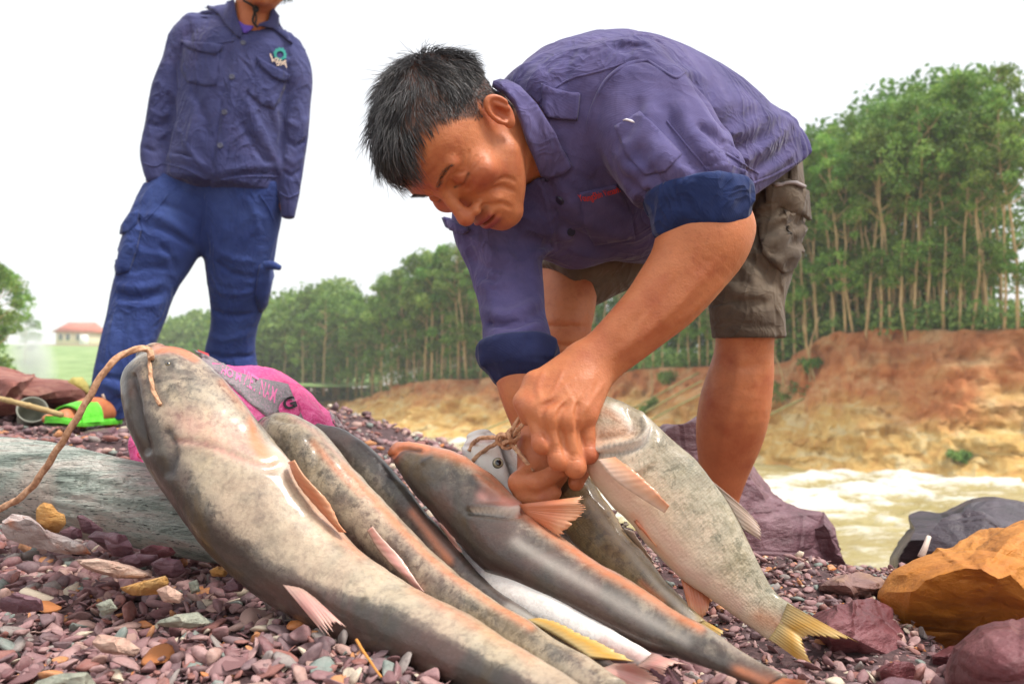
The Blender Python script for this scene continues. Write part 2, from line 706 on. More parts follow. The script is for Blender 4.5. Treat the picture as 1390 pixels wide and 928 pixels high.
def disc_on(f, px, py, t0, t1, r, h=0.002, lift=0.0, n=14, name='button'):
    P, _ = hit(f, [px], [py], t0, t1)
    N = norm(sdf_grad(f, P, 0.004))[0]
    A = norm(np.cross(N, [0.3, 0.2, 1.0])); B = np.cross(N, A)
    th = np.linspace(0, 2 * np.pi, n, endpoint=False)
    ring = lambda rr, z: P[0] + N * (z + lift) + rr * (np.cos(th)[:, None] * A + np.sin(th)[:, None] * B)
    V = np.concatenate([ring(r, -0.002), ring(r, h * .7), ring(r * .85, h), ring(r * .7, h * .8), ring(r * 0.2, h * .8)])
    Fc = grid_faces(5, n, True).tolist() + [[4 * n + i for i in range(n)]]
    return new_mesh(name, V, Fc)


def trace(f, pts, t0, t1, step=13):
    p = catmull(np.asarray(pts, float), max(3, int(sum(np.hypot(*np.diff(np.asarray(pts, float), axis=0).T)) / step)))
    P, ok = hit(f, p[:, 0], p[:, 1], t0, t1)
    # drop runs that jump off the surface
    return P


def add_folds(fold, f, t0, t1, items, gain=1.0):
    for pts, w, amp in items:
        fold.add(trace(f, pts, t0, t1), max(w, .0045), amp * gain)


def join_meshes(parts):
    """several (verts, quads) into one"""
    V = np.concatenate([p[0] for p in parts]); off = np.cumsum([0] + [len(p[0]) for p in parts])
    return V, np.concatenate([p[1] + o for p, o in zip(parts, off)])


def bounds(*things, pad=0.06):
    P = np.concatenate([np.asarray(t, float).reshape(-1, 3) for t in things])
    return P.min(0) - pad, P.max(0) + pad


def strands(roots, dirs_fn, length, seg, width, r, grav=0.0, name='hair'):
    """thin three-sided tapering hairs"""
    n = len(roots)
    P = [roots]; d = dirs_fn(roots, 0.0)
    for k in range(seg):
        d = norm(dirs_fn(P[-1], (k + 1) / seg) * 0.55 + d * 0.6 + np.array([0, 0, -grav]) * (k / seg))
        P.append(P[-1] + d * (length / seg)[:, None])
    P = np.stack(P, 1)                                   # n, seg+1, 3
    T = norm(np.gradient(P, axis=1))
    A = norm(np.cross(T, r.normal(size=(n, 1, 3))))
    B = np.cross(T, A)
    wd = width[:, None] * np.concatenate([np.full(seg, 1.0) * np.linspace(1, .55, seg), [0.08]])[None]
    V = []
    for k in range(3):
        a = 2 * math.pi * k / 3
        V.append(P + (A * math.cos(a) + B * math.sin(a)) * wd[..., None])
    V = np.stack(V, 2).reshape(-1, 3)                    # n, seg+1, 3, 3
    base = (np.arange(n) * (seg + 1) * 3)[:, None, None]
    i = np.arange(seg)[None, :, None] * 3; j = np.arange(3)[None, None, :]
    a = base + i + j; b = base + i + (j + 1) % 3
    Q = np.stack([a, b, b + 3, a + 3], -1).reshape(-1, 4)
    tint = np.repeat(r.random(n), (seg + 1) * 3)
    return new_mesh(name, V, Q, {'tint': tint})


# ---- skin, hair and cloth materials
def skin_material(name, base, red, dark):
    m = M(name, rough=0.48)
    n = m.noise(22, 5, 0.6)
    c = m.ramp(n, [(0.3, red), (0.5, base), (0.72, tuple(v * 1.12 for v in base))])
    c = m.mix(m.math('MULTIPLY', m.ramp(m.noise(160, 3, 0.6), [(0.55, 0.0), (0.75, 1.0)]), 0.25), c, dark)
    c = m.mix(m.math('MULTIPLY', m.ramp(m.noise(9, 4, .6), [(0.42, 0.0), (0.64, 1.0)]), .45), c, red)
    c = m.mix(m.math('MULTIPLY', m.attr('flush'), .55), c, srgb(170, 80, 58))
    c = m.mix(m.attr('lip'), c, srgb(150, 72, 66))
    c = m.mix(m.attr('scalp'), c, srgb(52, 42, 40))
    c = m.mix(m.attr('nail'), c, srgb(222, 178, 156))
    m.set('Base Color', c)
    m.set('Subsurface Weight', 0.22); m.set('Subsurface Radius', (0.012, 0.005, 0.0025)); m.set('Subsurface Scale', 0.6)
    m.set('Roughness', m.math('ADD', m.math('MULTIPLY', m.noise(40, 3), 0.25), 0.36))
    m.set('Specular IOR Level', 0.42)
    b = m.bump(m.voronoi(420), 0.3, 0.0006)
    b = m.bump(m.noise(140, 5, 0.65), 0.38, 0.0014, b)
    n0 = m.noise(75, 2, .5, m.coord((1, 1, 1.6), rot=(.6, .3, .2)), 1.2)
    rd = m.math('SUBTRACT', 1.0, m.math('MULTIPLY', m.math('ABSOLUTE', m.math('SUBTRACT', n0, 0.5)), 6.0, clamp=True))
    b = m.bump(rd, -0.14, 0.0016, b)
    m.bump(m.noise(34, 4, 0.55), 0.4, 0.004, b)
    return m.m


def cloth_material(name, base, light, dark, weave=900, wear=0.5, fine=0.5, patt=9.0, dusty=None):
    m = M(name, rough=0.88)
    n = m.noise(patt, 6, 0.6)
    c = m.ramp(n, [(0.28, dark), (0.5, base), (0.74, light)])
    if dusty is not None:
        c = m.mix(m.math('MULTIPLY', m.ramp(m.noise(4.0, 6, 0.7, dist=0.6), [(0.5, 0.0), (0.72, 1.0)]), 0.55), c, dusty)
    thr = m.noise(1.0, 3, 0.7, m.coord((weave * 1.3, weave * 0.22, weave * 0.4)))
    c = m.mix(m.math('MULTIPLY', m.ramp(thr, [(0.35, 0.0), (0.7, 1.0)]), 0.20), c, light)
    m.set('Base Color', c)
    m.set('Sheen Weight', 0.12); m.set('Sheen Roughness', 0.4)
    m.set('Specular IOR Level', 0.2)
    wv = m.n('TexWave'); wv.wave_type = 'BANDS'; wv.bands_direction = 'DIAGONAL'
    wv.inputs['Scale'].default_value = weave / 6; wv.inputs['Distortion'].default_value = 1.0
    m.t.links.new(m.coord(), wv.inputs['Vector'])
    b = m.bump(wv.outputs['Fac'], 0.12, 0.0006)
    # creases: sharp ridges where a soft noise crosses its middle
    for sc_, dist_, st_, vec in ((13.0, 0.016, 0.42, m.coord((1, 1, .55), rot=(0.5, 0.3, 0.4))), (30.0, 0.006, 0.32, m.coord((1, .5, 1), rot=(0.2, 0.8, 0.1)))):
        n0 = m.noise(sc_, 2.0, 0.5, vec, 0.9)
        rd = m.math('ABSOLUTE', m.math('SUBTRACT', n0, 0.5))
        rd = m.math('SUBTRACT', 1.0, m.math('MULTIPLY', rd, 5.0, clamp=True))
        rd = m.math('POWER', rd, 1.6)
        msk = m.ramp(m.noise(6.0, 2, 0.5), [(0.40, 0.15), (0.62, 1.0)])
        b = m.bump(m.math('MULTIPLY', rd, msk), st_ * fine * 2, dist_, b)
    m.bump(m.noise(60, 5, 0.62), 0.3 * fine * 2, 0.002, b)
    return m.m


SKIN = skin_material('tanned_skin', srgb(192, 120, 78), srgb(174, 96, 62), srgb(132, 76, 50))
m = M('black_hair', rough=0.42)
m.set('Base Color', m.ramp(m.attr('tint'), [(0.0, srgb(24, 23, 25)), (0.6, srgb(46, 43, 44)), (0.88, srgb(78, 74, 75)), (1.0, srgb(140, 136, 136))]))
m.set('Specular IOR Level', 0.6)
HAIR = m.m


def strip(f, pts, width, t0, t1, name, mat, parent, thick=.0009, lift=.0006):
    """a narrow raised seam along a pixel line"""
    c = catmull(np.asarray(pts, float), max(6, int(8 * len(pts))))
    t = np.gradient(c, axis=0); t /= np.linalg.norm(t, axis=1, keepdims=True)
    n = np.stack([-t[:, 1], t[:, 0]], -1) * width / 2
    P2 = np.concatenate([c - n, c - n * .6, c + n * .6, c + n])
    P, ok = hit(f, P2[:, 0], P2[:, 1], t0, t1)
    N = norm(sdf_grad(f, P, .005))
    k = len(c)
    h_ = np.concatenate([np.full(k, -.0012), np.full(k, thick + lift), np.full(k, thick + lift), np.full(k, -.0012)])
    q = grid_faces(4, k)
    me = new_mesh(name, P + N * h_[:, None], q)
    return obj(name, me, mat, parent)
# ------------------------------------------------------------------ the land
WATER_Z = -2.5


def near_h(x, y):
    """height of the gravel bar the people stand on"""
    x = np.asarray(x, float); y = np.asarray(y, float)
    z = 0.0 * x - 0.02 - 0.028 * sstep(-0.1, 0.15, x) * (1 - sstep(1.0, 1.3, y))
    # mound that rises behind the log on the left, where the second man stands
    z = z + 0.13 * sstep(1.25, 2.0, y) * (1 - sstep(-0.75, -0.1, x))
    z = z + 0.05 * sstep(2.3, 3.2, y) * (1 - sstep(-1.0, -0.5, x))
    # falls to the river on the right and behind
    r = sstep(-0.3, 0.5, x)
    z = z - r * 0.34 * np.maximum(0, y - (1.24 + 0.9 * (1 - sstep(0.05, 0.35, x))))
    z = z - 0.10 * sstep(0.45, 0.65, x) * sstep(0.72, 0.95, y) * (1 - sstep(1.1, 1.4, y))
    z = z - (1 - r) * 0.35 * np.maximum(0, y - 3.4)
    z = z - 0.25 * np.maximum(0, x - 2.5)
    z = z + 0.012 * np.sin(x * 9 + y * 4) * np.cos(y * 7 - x * 3)
    return np.maximum(z, WATER_Z - 1.2)


ys = np.concatenate([np.linspace(0.15, 3, 110), np.linspace(3.06, 18, 60)])
xs = np.concatenate([np.linspace(-14, -2.6, 22), np.linspace(-2.5, 3, 150), np.linspace(3.2, 16, 26)])
gx, gy = np.meshgrid(xs, ys, indexing='ij')
gp = np.stack([gx, gy, near_h(gx, gy)], -1).reshape(-1, 3)
gp[:, 2] += 0.006 * fbm(gp, 14, 3, 5)

m = M('gravel_soil', rough=0.9)
c = m.ramp(m.noise(60, 5, 0.7), [(0.3, srgb(48, 32, 33)), (0.5, srgb(76, 54, 55)), (0.7, srgb(100, 76, 74))])
m.set('Base Color', c)
m.bump(m.noise(140, 3), 0.6, 0.008)
gravel_bar = obj('gravel_bank', new_mesh('gravel_bank', gp, grid_faces(len(xs), len(ys))), m.m)
tag(gravel_bar, kind='structure')

# far terrain sheet that reaches the horizon
mt = M('riverbed_soil', color=srgb(150, 120, 80), rough=0.95)
V, Q = [], []
xs2 = np.linspace(-1500, 1500, 61); ys2 = np.linspace(-300, 2500, 57)
gx, gy = np.meshgrid(xs2, ys2, indexing='ij')
gp2 = np.stack([gx, gy, np.full_like(gx, -6.0)], -1).reshape(-1, 3)
tag(obj('ground', new_mesh('ground', gp2, grid_faces(61, 57)), mt.m), kind='structure')

# ---- far bank: waterline, top edge and plateau along the river
BK = np.array([  # px, depth of waterline, py of the top edge, run of the slope
    (2300, 15.0, 440, 2.6), (1800, 18.0, 440, 2.8), (1390, 21.5, 447, 3.0), (1240, 23.5, 447, 3.0), (1140, 25.0, 458, 3.4), (1075, 26.5, 492, 3.8),
    (960, 29.0, 497, 3.6), (860, 32.0, 502, 3.6), (760, 35.5, 513, 3.8), (640, 39.5, 514, 4.0), (520, 45.0, 520, 4.4), (450, 50.0, 540, 5.0),
    (380, 58.0, 545, 6.0), (300, 70.0, 540, 7.0)], float)


def bank_rows():
    n = 640
    K = catmull(BK, n)
    base = np.stack([(K[:, 0] - 695) / F * K[:, 1], K[:, 1], np.full(n, WATER_Z)], -1)
    dirn = norm(np.stack([base[:, 0] * 0.0 + 0.25, np.ones(n), np.zeros(n)], -1))
    dt = K[:, 1] + K[:, 3]
    topz = 0.25 + (520.7 - K[:, 2]) / F * dt
    return K, base, dirn, topz


BKK, BKbase, BKdir, BKtop = bank_rows()
prof_t = np.concatenate([np.linspace(-0.4, 1.0, 110), np.linspace(1.02, 1.5, 16), np.linspace(1.7, 12, 26), np.array([16, 24, 40.0])])
rows = []
for t in prof_t:
    run = BKK[:, 3]
    p = BKbase + BKdir * (t * run)[:, None]
    if t <= 1:
        s = np.clip(t, 0, 1)
        zz = WATER_Z + (BKtop - WATER_Z) * (0.72 * s + 0.28 * s ** 2.2) - (0.9 if t < 0 else 0) * -t * 2
    else:
        zz = BKtop + (t - 1) * run * 0.04
    rows.append(np.stack([p[:, 0], p[:, 1], zz], -1))
BP = np.stack(rows, 1)
nb_, nt_ = BP.shape[:2]
flat = BP.reshape(-1, 3)
tt = np.tile(prof_t, nb_)
mask = sstep(-0.1, 0.2, tt) * (1 - sstep(0.95, 1.1, tt))
gul = fbm(flat * np.array([1, 1, 0.25]), 0.9, 4, 3)
flat = flat + np.stack([0.5 * gul * mask, 0.9 * gul * mask, 0.35 * fbm(flat, 1.6, 4, 9) * mask + 0.12 * fbm(flat, 0.8, 3, 33) * sstep(0.6, 1, tt)], -1)
ero = 1 - np.abs(fbm(flat * np.array([1, 1, .35]), 2.2, 4, 83))
flat[:, 1] += (0.30 * (ero - .7) + 0.10 * fbm(flat, 7.0, 4, 91)) * mask
flat[:, 2] += 0.08 * fbm(flat, 5.0, 4, 93) * mask
slabn = vnoise(flat * np.array([0.6, 0.6, 2.2]) + np.stack([flat[:, 2] * .8, 0 * tt, 0 * tt], -1), 1.3, 21)
flat[:, 1] -= 0.22 * np.round(slabn * 2) / 2 * mask
m = M('bank_clay', rough=0.95)
o_ = m.coord()
sepn = m.n('SeparateXYZ'); m.t.links.new(o_, sepn.inputs[0])
geo = m.n('NewGeometry'); sepg = m.n('SeparateXYZ'); m.t.links.new(geo.outputs['True Normal'], sepg.inputs[0])
n1 = m.noise(0.55, 6, 0.62, m.coord((1, 1, 1.8), rot=(0.2, 0.55, 0)), 0.6)
cliff = m.ramp(n1, [(0.28, srgb(182, 106, 60)), (0.42, srgb(222, 138, 82)), (0.52, srgb(232, 164, 108)), (0.62, srgb(240, 196, 142)), (0.74, srgb(200, 120, 72))])
low = m.ramp(m.noise(0.9, 6, 0.6, m.coord((1, 1, 2.6), rot=(0.1, 0.5, 0)), 0.8), [(0.3, srgb(218, 156, 84)), (0.5, srgb(244, 200, 120)), (0.66, srgb(248, 224, 168)), (0.8, srgb(226, 146, 82))])
zf = m.math('ADD', m.math('MULTIPLY', sepn.outputs[2], 0.32), m.math('MULTIPLY', m.noise(0.5, 3), 1.2))
lowf = m.ramp(zf, [(0.22, 1.0), (0.62, 0.0)])
c1 = m.mix(lowf, cliff, low)
att = m.attr('t')
topf = m.ramp(m.math('ADD', att, m.math('MULTIPLY', m.noise(2.0, 4), 0.22)), [(0.0, 0.0), (1.0, 0.0), (1.0, 1.0)])
rim = m.ramp(m.math('ADD', m.math('MULTIPLY', att, 1.0), m.math('MULTIPLY', m.noise(1.3, 4), 0.3)), [(0.0, 0.0), (0.92, 0.0), (1.0, 1.0)])
c1 = m.mix(m.math('MULTIPLY', rim, 0.35), c1, srgb(150, 92, 62))
forest = m.ramp(m.noise(1.4, 5), [(0.3, srgb(60, 62, 34)), (0.5, srgb(86, 92, 44)), (0.7, srgb(110, 92, 60))])
fl = m.ramp(att, [(0.0, 0.0), (0.069, 0.0), (0.078, 1.0)])
att15 = m.math('DIVIDE', att, 15.0)
fl = m.ramp(att15, [(0.066, 0.0), (0.075, 1.0)])
c1 = m.mix(fl, c1, forest)
m.set('Base Color', c1)
bmp = m.bump(m.noise(1.8, 8, 0.68, m.coord((1, 1, 1.7), rot=(0.1, 0.5, 0))), 0.8, 0.28)
m.bump(m.noise(11, 6, 0.72), 0.9, 0.12, bmp)
bank = obj('far_bank', new_mesh('far_bank', flat, grid_faces(nb_, nt_)[:, ::-1], {'t': tt}), m.m)
tag(bank, kind='structure')


def bank_point(px, t):
    """a point on the plateau above the far bank: photo column px, t in slope runs from the waterline"""
    o = np.argsort(BKK[:, 0])
    i = np.interp(px, BKK[o, 0], o)
    i0 = int(np.clip(i, 0, nb_ - 2)); f = i - i0
    j = np.interp(t, prof_t, np.arange(nt_)); j0 = int(min(j, nt_ - 2)); g = j - j0
    G = flat.reshape(nb_, nt_, 3)
    return ((G[i0, j0] * (1 - f) + G[i0 + 1, j0] * f) * (1 - g) + (G[i0, j0 + 1] * (1 - f) + G[i0 + 1, j0 + 1] * f) * g)


# ---- the river: muddy rapids
xs3 = np.linspace(-60, 34, 380); ys3 = np.concatenate([np.linspace(5, 34, 250), np.linspace(34.3, 110, 50)])
gx, gy = np.meshgrid(xs3, ys3, indexing='ij')
wp = np.stack([gx, gy, np.full_like(gx, WATER_Z)], -1).reshape(-1, 3)
q = wp * np.array([0.5, 1.0, 1])
turb = sstep(-0.1, 0.5, vnoise(wp * np.array([0.16, 0.35, 1]), 1.0, 61) + 0.25)
far = sstep(12, 22, wp[:, 1])
wv = 0.10 * fbm(q, 0.9, 3, 41) + (0.10 + 0.30 * far) * turb * np.abs(fbm(q, 1.6, 4, 43)) + 0.10 * fbm(q, 4.0, 2, 47) * (0.3 + turb)
wp[:, 2] += wv
m = M('muddy_water', rough=0.12, IOR=1.33)
hgt = m.attr('h')
foam = m.ramp(m.math('ADD', hgt, m.math('MULTIPLY', m.noise(5.0, 8, 0.78, m.coord((0.6, 1.3, 1)), 0.4), 0.62)), [(0.56, 0.0), (0.70, 1.0)])
mud = m.ramp(m.noise(0.7, 4, 0.6, m.coord((0.35, 1, 1))), [(0.3, srgb(158, 142, 88)), (0.7, srgb(188, 174, 124))])
m.set('Base Color', m.mix(foam, mud, srgb(228, 225, 212)))
m.set('Roughness', m.math('ADD', m.math('MULTIPLY', foam, 0.5), 0.14))
m.bump(m.noise(5, 6, 0.6, m.coord((0.5, 1.3, 1))), 1.0, 0.16)
river = obj('river', new_mesh('river', wp, grid_faces(len(xs3), len(ys3)), {'h': (wv + 0.15) * 1.4}), m.m)
tag(river, kind='structure')
# ------------------------------------------------------------------ trees on the far bank
def leaf_material(name, stops, trans=0.35):
    m = M(name, rough=0.55)
    v = m.attr('tint')
    c = m.ramp(v, stops)
    oi = m.n('ObjectInfo')
    hs = m.n('HueSaturation')
    m.t.links.new(c, hs.inputs['Color'])
    m.t.links.new(m.math('ADD', m.math('MULTIPLY', oi.outputs['Random'], 0.45), 0.8), hs.inputs['Value'])
    m.t.links.new(m.math('ADD', m.math('MULTIPLY', oi.outputs['Random'], 0.03), 0.485), hs.inputs['Hue'])
    m.set('Base Color', hs.outputs[0])
    tr = m.n('BsdfTranslucent'); m.t.links.new(hs.outputs[0], tr.inputs['Color'])
    mx = m.n('MixShader'); mx.inputs[0].default_value = trans
    m.t.links.new(m.b.outputs[0], mx.inputs[1]); m.t.links.new(tr.outputs[0], mx.inputs[2])
    m.t.links.new(mx.outputs[0], m.out.inputs['Surface'])
    return m.m


LEAF = leaf_material('acacia_leaf', [(0.0, srgb(58, 94, 36)), (0.5, srgb(106, 146, 58)), (1.0, srgb(164, 190, 92))])
LEAF_L = leaf_material('light_leaf', [(0.0, srgb(70, 104, 52)), (0.5, srgb(116, 150, 74)), (1.0, srgb(160, 184, 104))])
m = M('pale_bark', rough=0.85)
m.set('Base Color', m.ramp(m.noise(6, 4, 0.6, m.coord((1, 1, 0.2))), [(0.3, srgb(146, 120, 84)), (0.55, srgb(196, 168, 124)), (0.8, srgb(104, 84, 58))]))
BARK = m.m


def leaf_cloud(centers, radii, per, size, r, tints=None):
    """leaf-sized quads round clump centres; returns verts, faces, tint"""
    n = len(centers) * per
    c = np.repeat(centers, per, 0); rad = np.repeat(radii, per, 0)
    v = r.normal(size=(n, 3)); v = norm(v) * (r.random((n, 1)) ** 0.45)
    p = c + v * rad
    ax = norm(r.normal(size=(n, 3)) + v * 0.8 + np.array([0, 0, -0.45]))
    nr = norm(np.cross(ax, r.normal(size=(n, 3)) + np.array([0, 0, 0.0])))
    sd = np.cross(ax, nr)
    L = size * (0.7 + 0.6 * r.random((n, 1))); Wd = L * 0.27
    k = nr * L * 0.12
    V = np.stack([p - ax * L * .5, p + sd * Wd + k, p + ax * L * .5, p - sd * Wd + k], 1).reshape(-1, 3)
    Fc = np.arange(4 * n).reshape(-1, 4)
    ct = np.repeat(r.random(len(centers)), per)
    t = np.clip(0.5 * ct + 0.5 * r.random(n), 0, 1)
    return V, Fc, np.repeat(t, 4)


def make_tree_meshes(seed, H, crown0, width, clumps, per, leaf, trunk_r, lean=0.3, low=0):
    r = np.random.default_rng(seed)
    n = 9
    z = np.linspace(0, H * 0.96, n)
    bend = np.cumsum(r.normal(size=(n, 2)) * lean * H / 60, 0) + np.outer(np.linspace(0, 1, n) ** 1.3, r.normal(size=2) * lean * H / 9)
    T = np.concatenate([bend, z[:, None]], 1); T[0, :2] = 0
    T[0, 2] = -0.5
    parts = [tube(T, np.linspace(trunk_r, trunk_r * 0.25, n), 7)]
    cc, rr = [], []
    for i in range(clumps):
        f = crown0 + (1 - crown0) * (i + r.random()) / clumps
        if i < low: f = 0.18 + (crown0 - 0.18) * r.random()
        a = catmull(T, 60)[int(min(f, 0.99) * 59)]
        u = (f - crown0) / (1 - crown0) if f > crown0 else 0.3
        reach = width * (0.25 + 0.9 * math.sin(math.pi * min(max(u * 0.8 + 0.22, 0), 1))) * (0.45 + 0.65 * r.random())
        if i < low: reach = width * 0.6
        th = r.random() * 6.283
        tip = a + np.array([math.cos(th) * reach, math.sin(th) * reach, reach * (0.55 + 0.5 * r.random())])
        tip[2] = min(tip[2], H * 1.02)
        if i % 2 == 0:
            mid = (a + tip) / 2 + np.array([0, 0, -0.08 * reach])
            parts.append(tube(catmull([a, mid, tip], 5), np.linspace(trunk_r * 0.34, 0.012, 5), 5, False))
        cc.append(tip); rr.append(np.array([1.0, 1.0, 0.8]) * width * (0.22 + 0.24 * r.random()))
    tv, tf = merge(parts)
    lv, lf, lt = leaf_cloud(np.array(cc), np.array(rr), per, leaf, r)
    return new_mesh('tree_trunk', tv, tf), new_mesh('tree_crown', lv, lf, {'tint': lt}, smooth=False)


TALL = [make_tree_meshes(100 + i, 9.0, 0.34 + .06 * (i % 3), 0.80 + .12 * (i % 4), 40, 92, 0.135, 0.066, 0.45, 9) for i in range(9)]
FULL = [make_tree_meshes(200 + i, 8.0, 0.34, 1.35, 36, 95, 0.22, 0.085, 0.25, 4) for i in range(5)]
TREES = []


def tree(name, protos, k, base, H, H0, rot, label, group, leafmat=LEAF, wide=1.0, top=None):
    s = H / H0
    root = empty(name, base, label, 'tree', group)
    root.rotation_euler = (0, 0, rot); root.scale = (s * wide, s * wide, s)
    tr, cr = protos[k % len(protos)]
    for nm, me, mat in (('trunk', tr, BARK), ('crown', cr, leafmat)):
        o = bpy.data.objects.new(nm, me)
        if not me.materials: me.materials.append(mat)
        o.parent = root
        COL.objects.link(o)
    TREES.append(root)
    return root


TOPY = lambda px: np.interp(px, [100, 200, 250, 330, 380, 440, 500, 560, 620, 760, 900, 1060, 1110, 1160, 1220, 1300, 1340, 1390, 1500], [470, 440, 425, 420, 408, 385, 352, 335, 322, 300, 290, 260, 205, 165, 130, 118, 108, 78, 60])
tr_ = np.random.default_rng(31)
ORD = ['first', 'second', 'third', 'fourth', 'fifth', 'sixth', 'seventh', 'eighth', 'ninth', 'tenth', 'eleventh', 'twelfth', 'thirteenth', 'fourteenth', 'fifteenth', 'sixteenth', 'seventeenth', 'eighteenth', 'nineteenth', 'twentieth']
ORD += ['twenty ' + w for w in ORD[:9]] + ['thirtieth'] + ['thirty ' + w for w in ORD[:9]]
ordn = {}
cnt = 0
# columns: px range, rows behind the edge (t), spacing in px
for row, (t, step) in enumerate([(1.06, 19), (1.45, 21), (2.0, 26), (2.8, 30), (3.8, 36)]):
    px = 1470.0
    while px > 395:
        K = np.interp(px, BKK[::-1, 0], BKK[::-1, 1])
        sp = step * (0.65 + 0.7 * tr_.random()) * (24.0 / K) ** 0.55
        px -= sp
        hidden = (760 < px < 1035 and row > 0)
        if hidden: continue
        b = bank_point(px, t * (0.97 + 0.08 * tr_.random()) if row else 1.05 + 0.12 * tr_.random())
        d = b[1]
        zt = 0.25 + (520.7 - TOPY(px)) / F * d
        H = (zt - b[2]) * (0.74 + 0.30 * tr_.random()) * (1.0 if row < 2 else 0.97)
        tall = px > 560 or tr_.random() < 0.35
        where = 'above the red cut bank' if px > 1050 else ('behind the bending man' if px > 620 else 'left of the bending man')
        if row == 0: ordn[where] = ordn.get(where, 0) + 1
        rowname = ['front row', 'second row', 'middle rows', 'inner rows', 'back rows'][row]
        lab = ('slender pale trunked tree of the %s, %s' % (rowname, where)) if tall else 'bushy green tree of the %s on the far bank %s' % (rowname, where)
        if row == 0: lab = '%s %s from the right in the front row, %s' % (ORD[ordn[where] - 1], 'slender trunk' if tall else 'bushy tree', where)
        if tall: tree('plantation_tree', TALL, cnt, b, H, 9.0, tr_.random() * 6.28, lab, 'plantation trees in the %s, %s' % (rowname, where), wide=1.0 + 0.25 * (px < 700))
        else: tree('bushy_tree', FULL, cnt, b, H, 8.0, tr_.random() * 6.28, lab, 'bushy trees in the %s, %s' % (rowname, where))
        cnt += 1
print('trees', cnt)

# dense undergrowth and the closed wood behind the counted rows
r5 = np.random.default_rng(77)
cc, rr = [], []
for i in range(420):
    px = r5.uniform(395, 1600)
    b = bank_point(px, 1.12 + r5.random() ** 2 * 2.4)
    s = 0.25 + 0.45 * r5.random()
    cc.append(b + np.array([0, 0, s * 0.7])); rr.append([s, s, s * 1.1])
lv, lf, lt = leaf_cloud(np.array(cc), np.array(rr), 46, 0.2, r5)
tag(obj('undergrowth', new_mesh('undergrowth', lv, lf, {'tint': lt}, False), LEAF_L), 'low green undergrowth between the trunks along the far bank', 'undergrowth', kind='stuff')
cc, rr = [], []
for i in range(900):
    px = r5.uniform(380, 1640)
    t = r5.uniform(4.2, 6.5)
    b = bank_point(px, t)
    zt = 0.25 + (520.7 - TOPY(px) - 26) / F * b[1]
    u = r5.random() ** 0.9
    cc.append([b[0], b[1], b[2] + (zt - b[2]) * u * 0.93]); s = 1.3
    rr.append([1.5, 1.5, 1.2])
lv, lf, lt = leaf_cloud(np.array(cc), np.array(rr), 80, 0.36, r5)
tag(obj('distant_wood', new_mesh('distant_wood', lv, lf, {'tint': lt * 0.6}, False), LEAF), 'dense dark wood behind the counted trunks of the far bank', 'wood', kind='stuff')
# ------------------------------------------------------------------ the far left: grassy hill, house, trees, spray
def hill_y(px, d):
    top = np.interp(px, [-300, 150, 220, 300, 420, 520], [468, 468, 452, 446, 440, 440])
    return 524 + (top - 524) * sstep(60, 150, d)


hp = np.linspace(-320, 520, 60); hd = np.concatenate([np.linspace(56, 150, 40), np.linspace(156, 320, 8)])
gx, gd = np.meshgrid(hp, hd, indexing='ij')
yy = hill_y(gx, np.minimum(gd, 150.0)) + np.where(gd > 150, (gd - 150) * .12, 0)
HP = np.stack([(gx - 695) / F * gd, gd, .25 + (520.7 - yy) / F * gd], -1).reshape(-1, 3)
HP[:, 2] += .5 * fbm(HP, .08, 3, 2)
m = M('hill_grass', rough=.95)
m.set('Base Color', m.ramp(m.noise(.35, 6, .65), [(0.3, srgb(104, 134, 74)), (0.5, srgb(136, 164, 96)), (0.7, srgb(164, 180, 122))]))
m.bump(m.noise(1.5, 5, .7), .8, .5)
tag(obj('hill', new_mesh('hill', HP, grid_faces(60, 48)[:, ::-1]), m.m), kind='structure')


def hill_point(px, d):
    y = float(hill_y(px, min(d, 150.0)))
    return np.array([(px - 695) / F * d, d, .25 + (520.7 - y) / F * d])


r = np.random.default_rng(91)
k = 0
for px, d, topy in [(214, 100, 452), (226, 104, 440), (240, 98, 430), (254, 106, 424), (268, 100, 420), (282, 96, 424), (298, 92, 420), (312, 88, 418), (330, 86, 420), (345, 82, 412), (356, 78, 414), (368, 76, 408), (380, 74, 410), (392, 70, 404), (404, 68, 398), (416, 66, 396), (428, 64, 390), (230, 84, 468), (262, 80, 460), (300, 74, 452), (334, 70, 450), (362, 66, 440), (386, 64, 436), (412, 60, 430), (440, 60, 400)]:
    b = hill_point(px, d); zt = .25 + (520.7 - topy) / F * d
    lab = ['hazy tree of the far hill seen between the standing man\'s legs', 'hazy tree on the far hill between the standing man and the plantation'][px > 295]
    tree('hill_tree', FULL, k, b - np.array([0, 0, .3]), zt - b[2] + .3, 8.0, r.random() * 6.28, lab, ['hill trees between the legs', 'hill trees left of the plantation'][px > 295], wide=1.1)
    k += 1
for px, d, topy, lab in [(52, 150, 452, 'hazy bush left of the far house'), (140, 155, 448, 'hazy bush right of the far house'), (34, 110, 428, 'hazy dark tree behind the spray at the left edge')]:
    b = hill_point(px, d); zt = .25 + (520.7 - topy) / F * d
    tree('hill_tree', FULL, k, b, max(zt - b[2], 2.0), 8.0, r.random() * 6.28, lab, None, wide=1.5); k += 1
# the tree cut by the left edge
tree('roadside_tree', FULL, 2, W(-8, 556, 26.0), 4.7, 8.0, 1.3, 'dark leafy tree cut by the left edge of the picture', None, wide=.95)
tree('roadside_tree', FULL, 4, W(-24, 560, 24.0), 4.6, 8.0, 2.3, 'dark tree behind the first at the left edge, mostly out of frame', None, wide=.95)

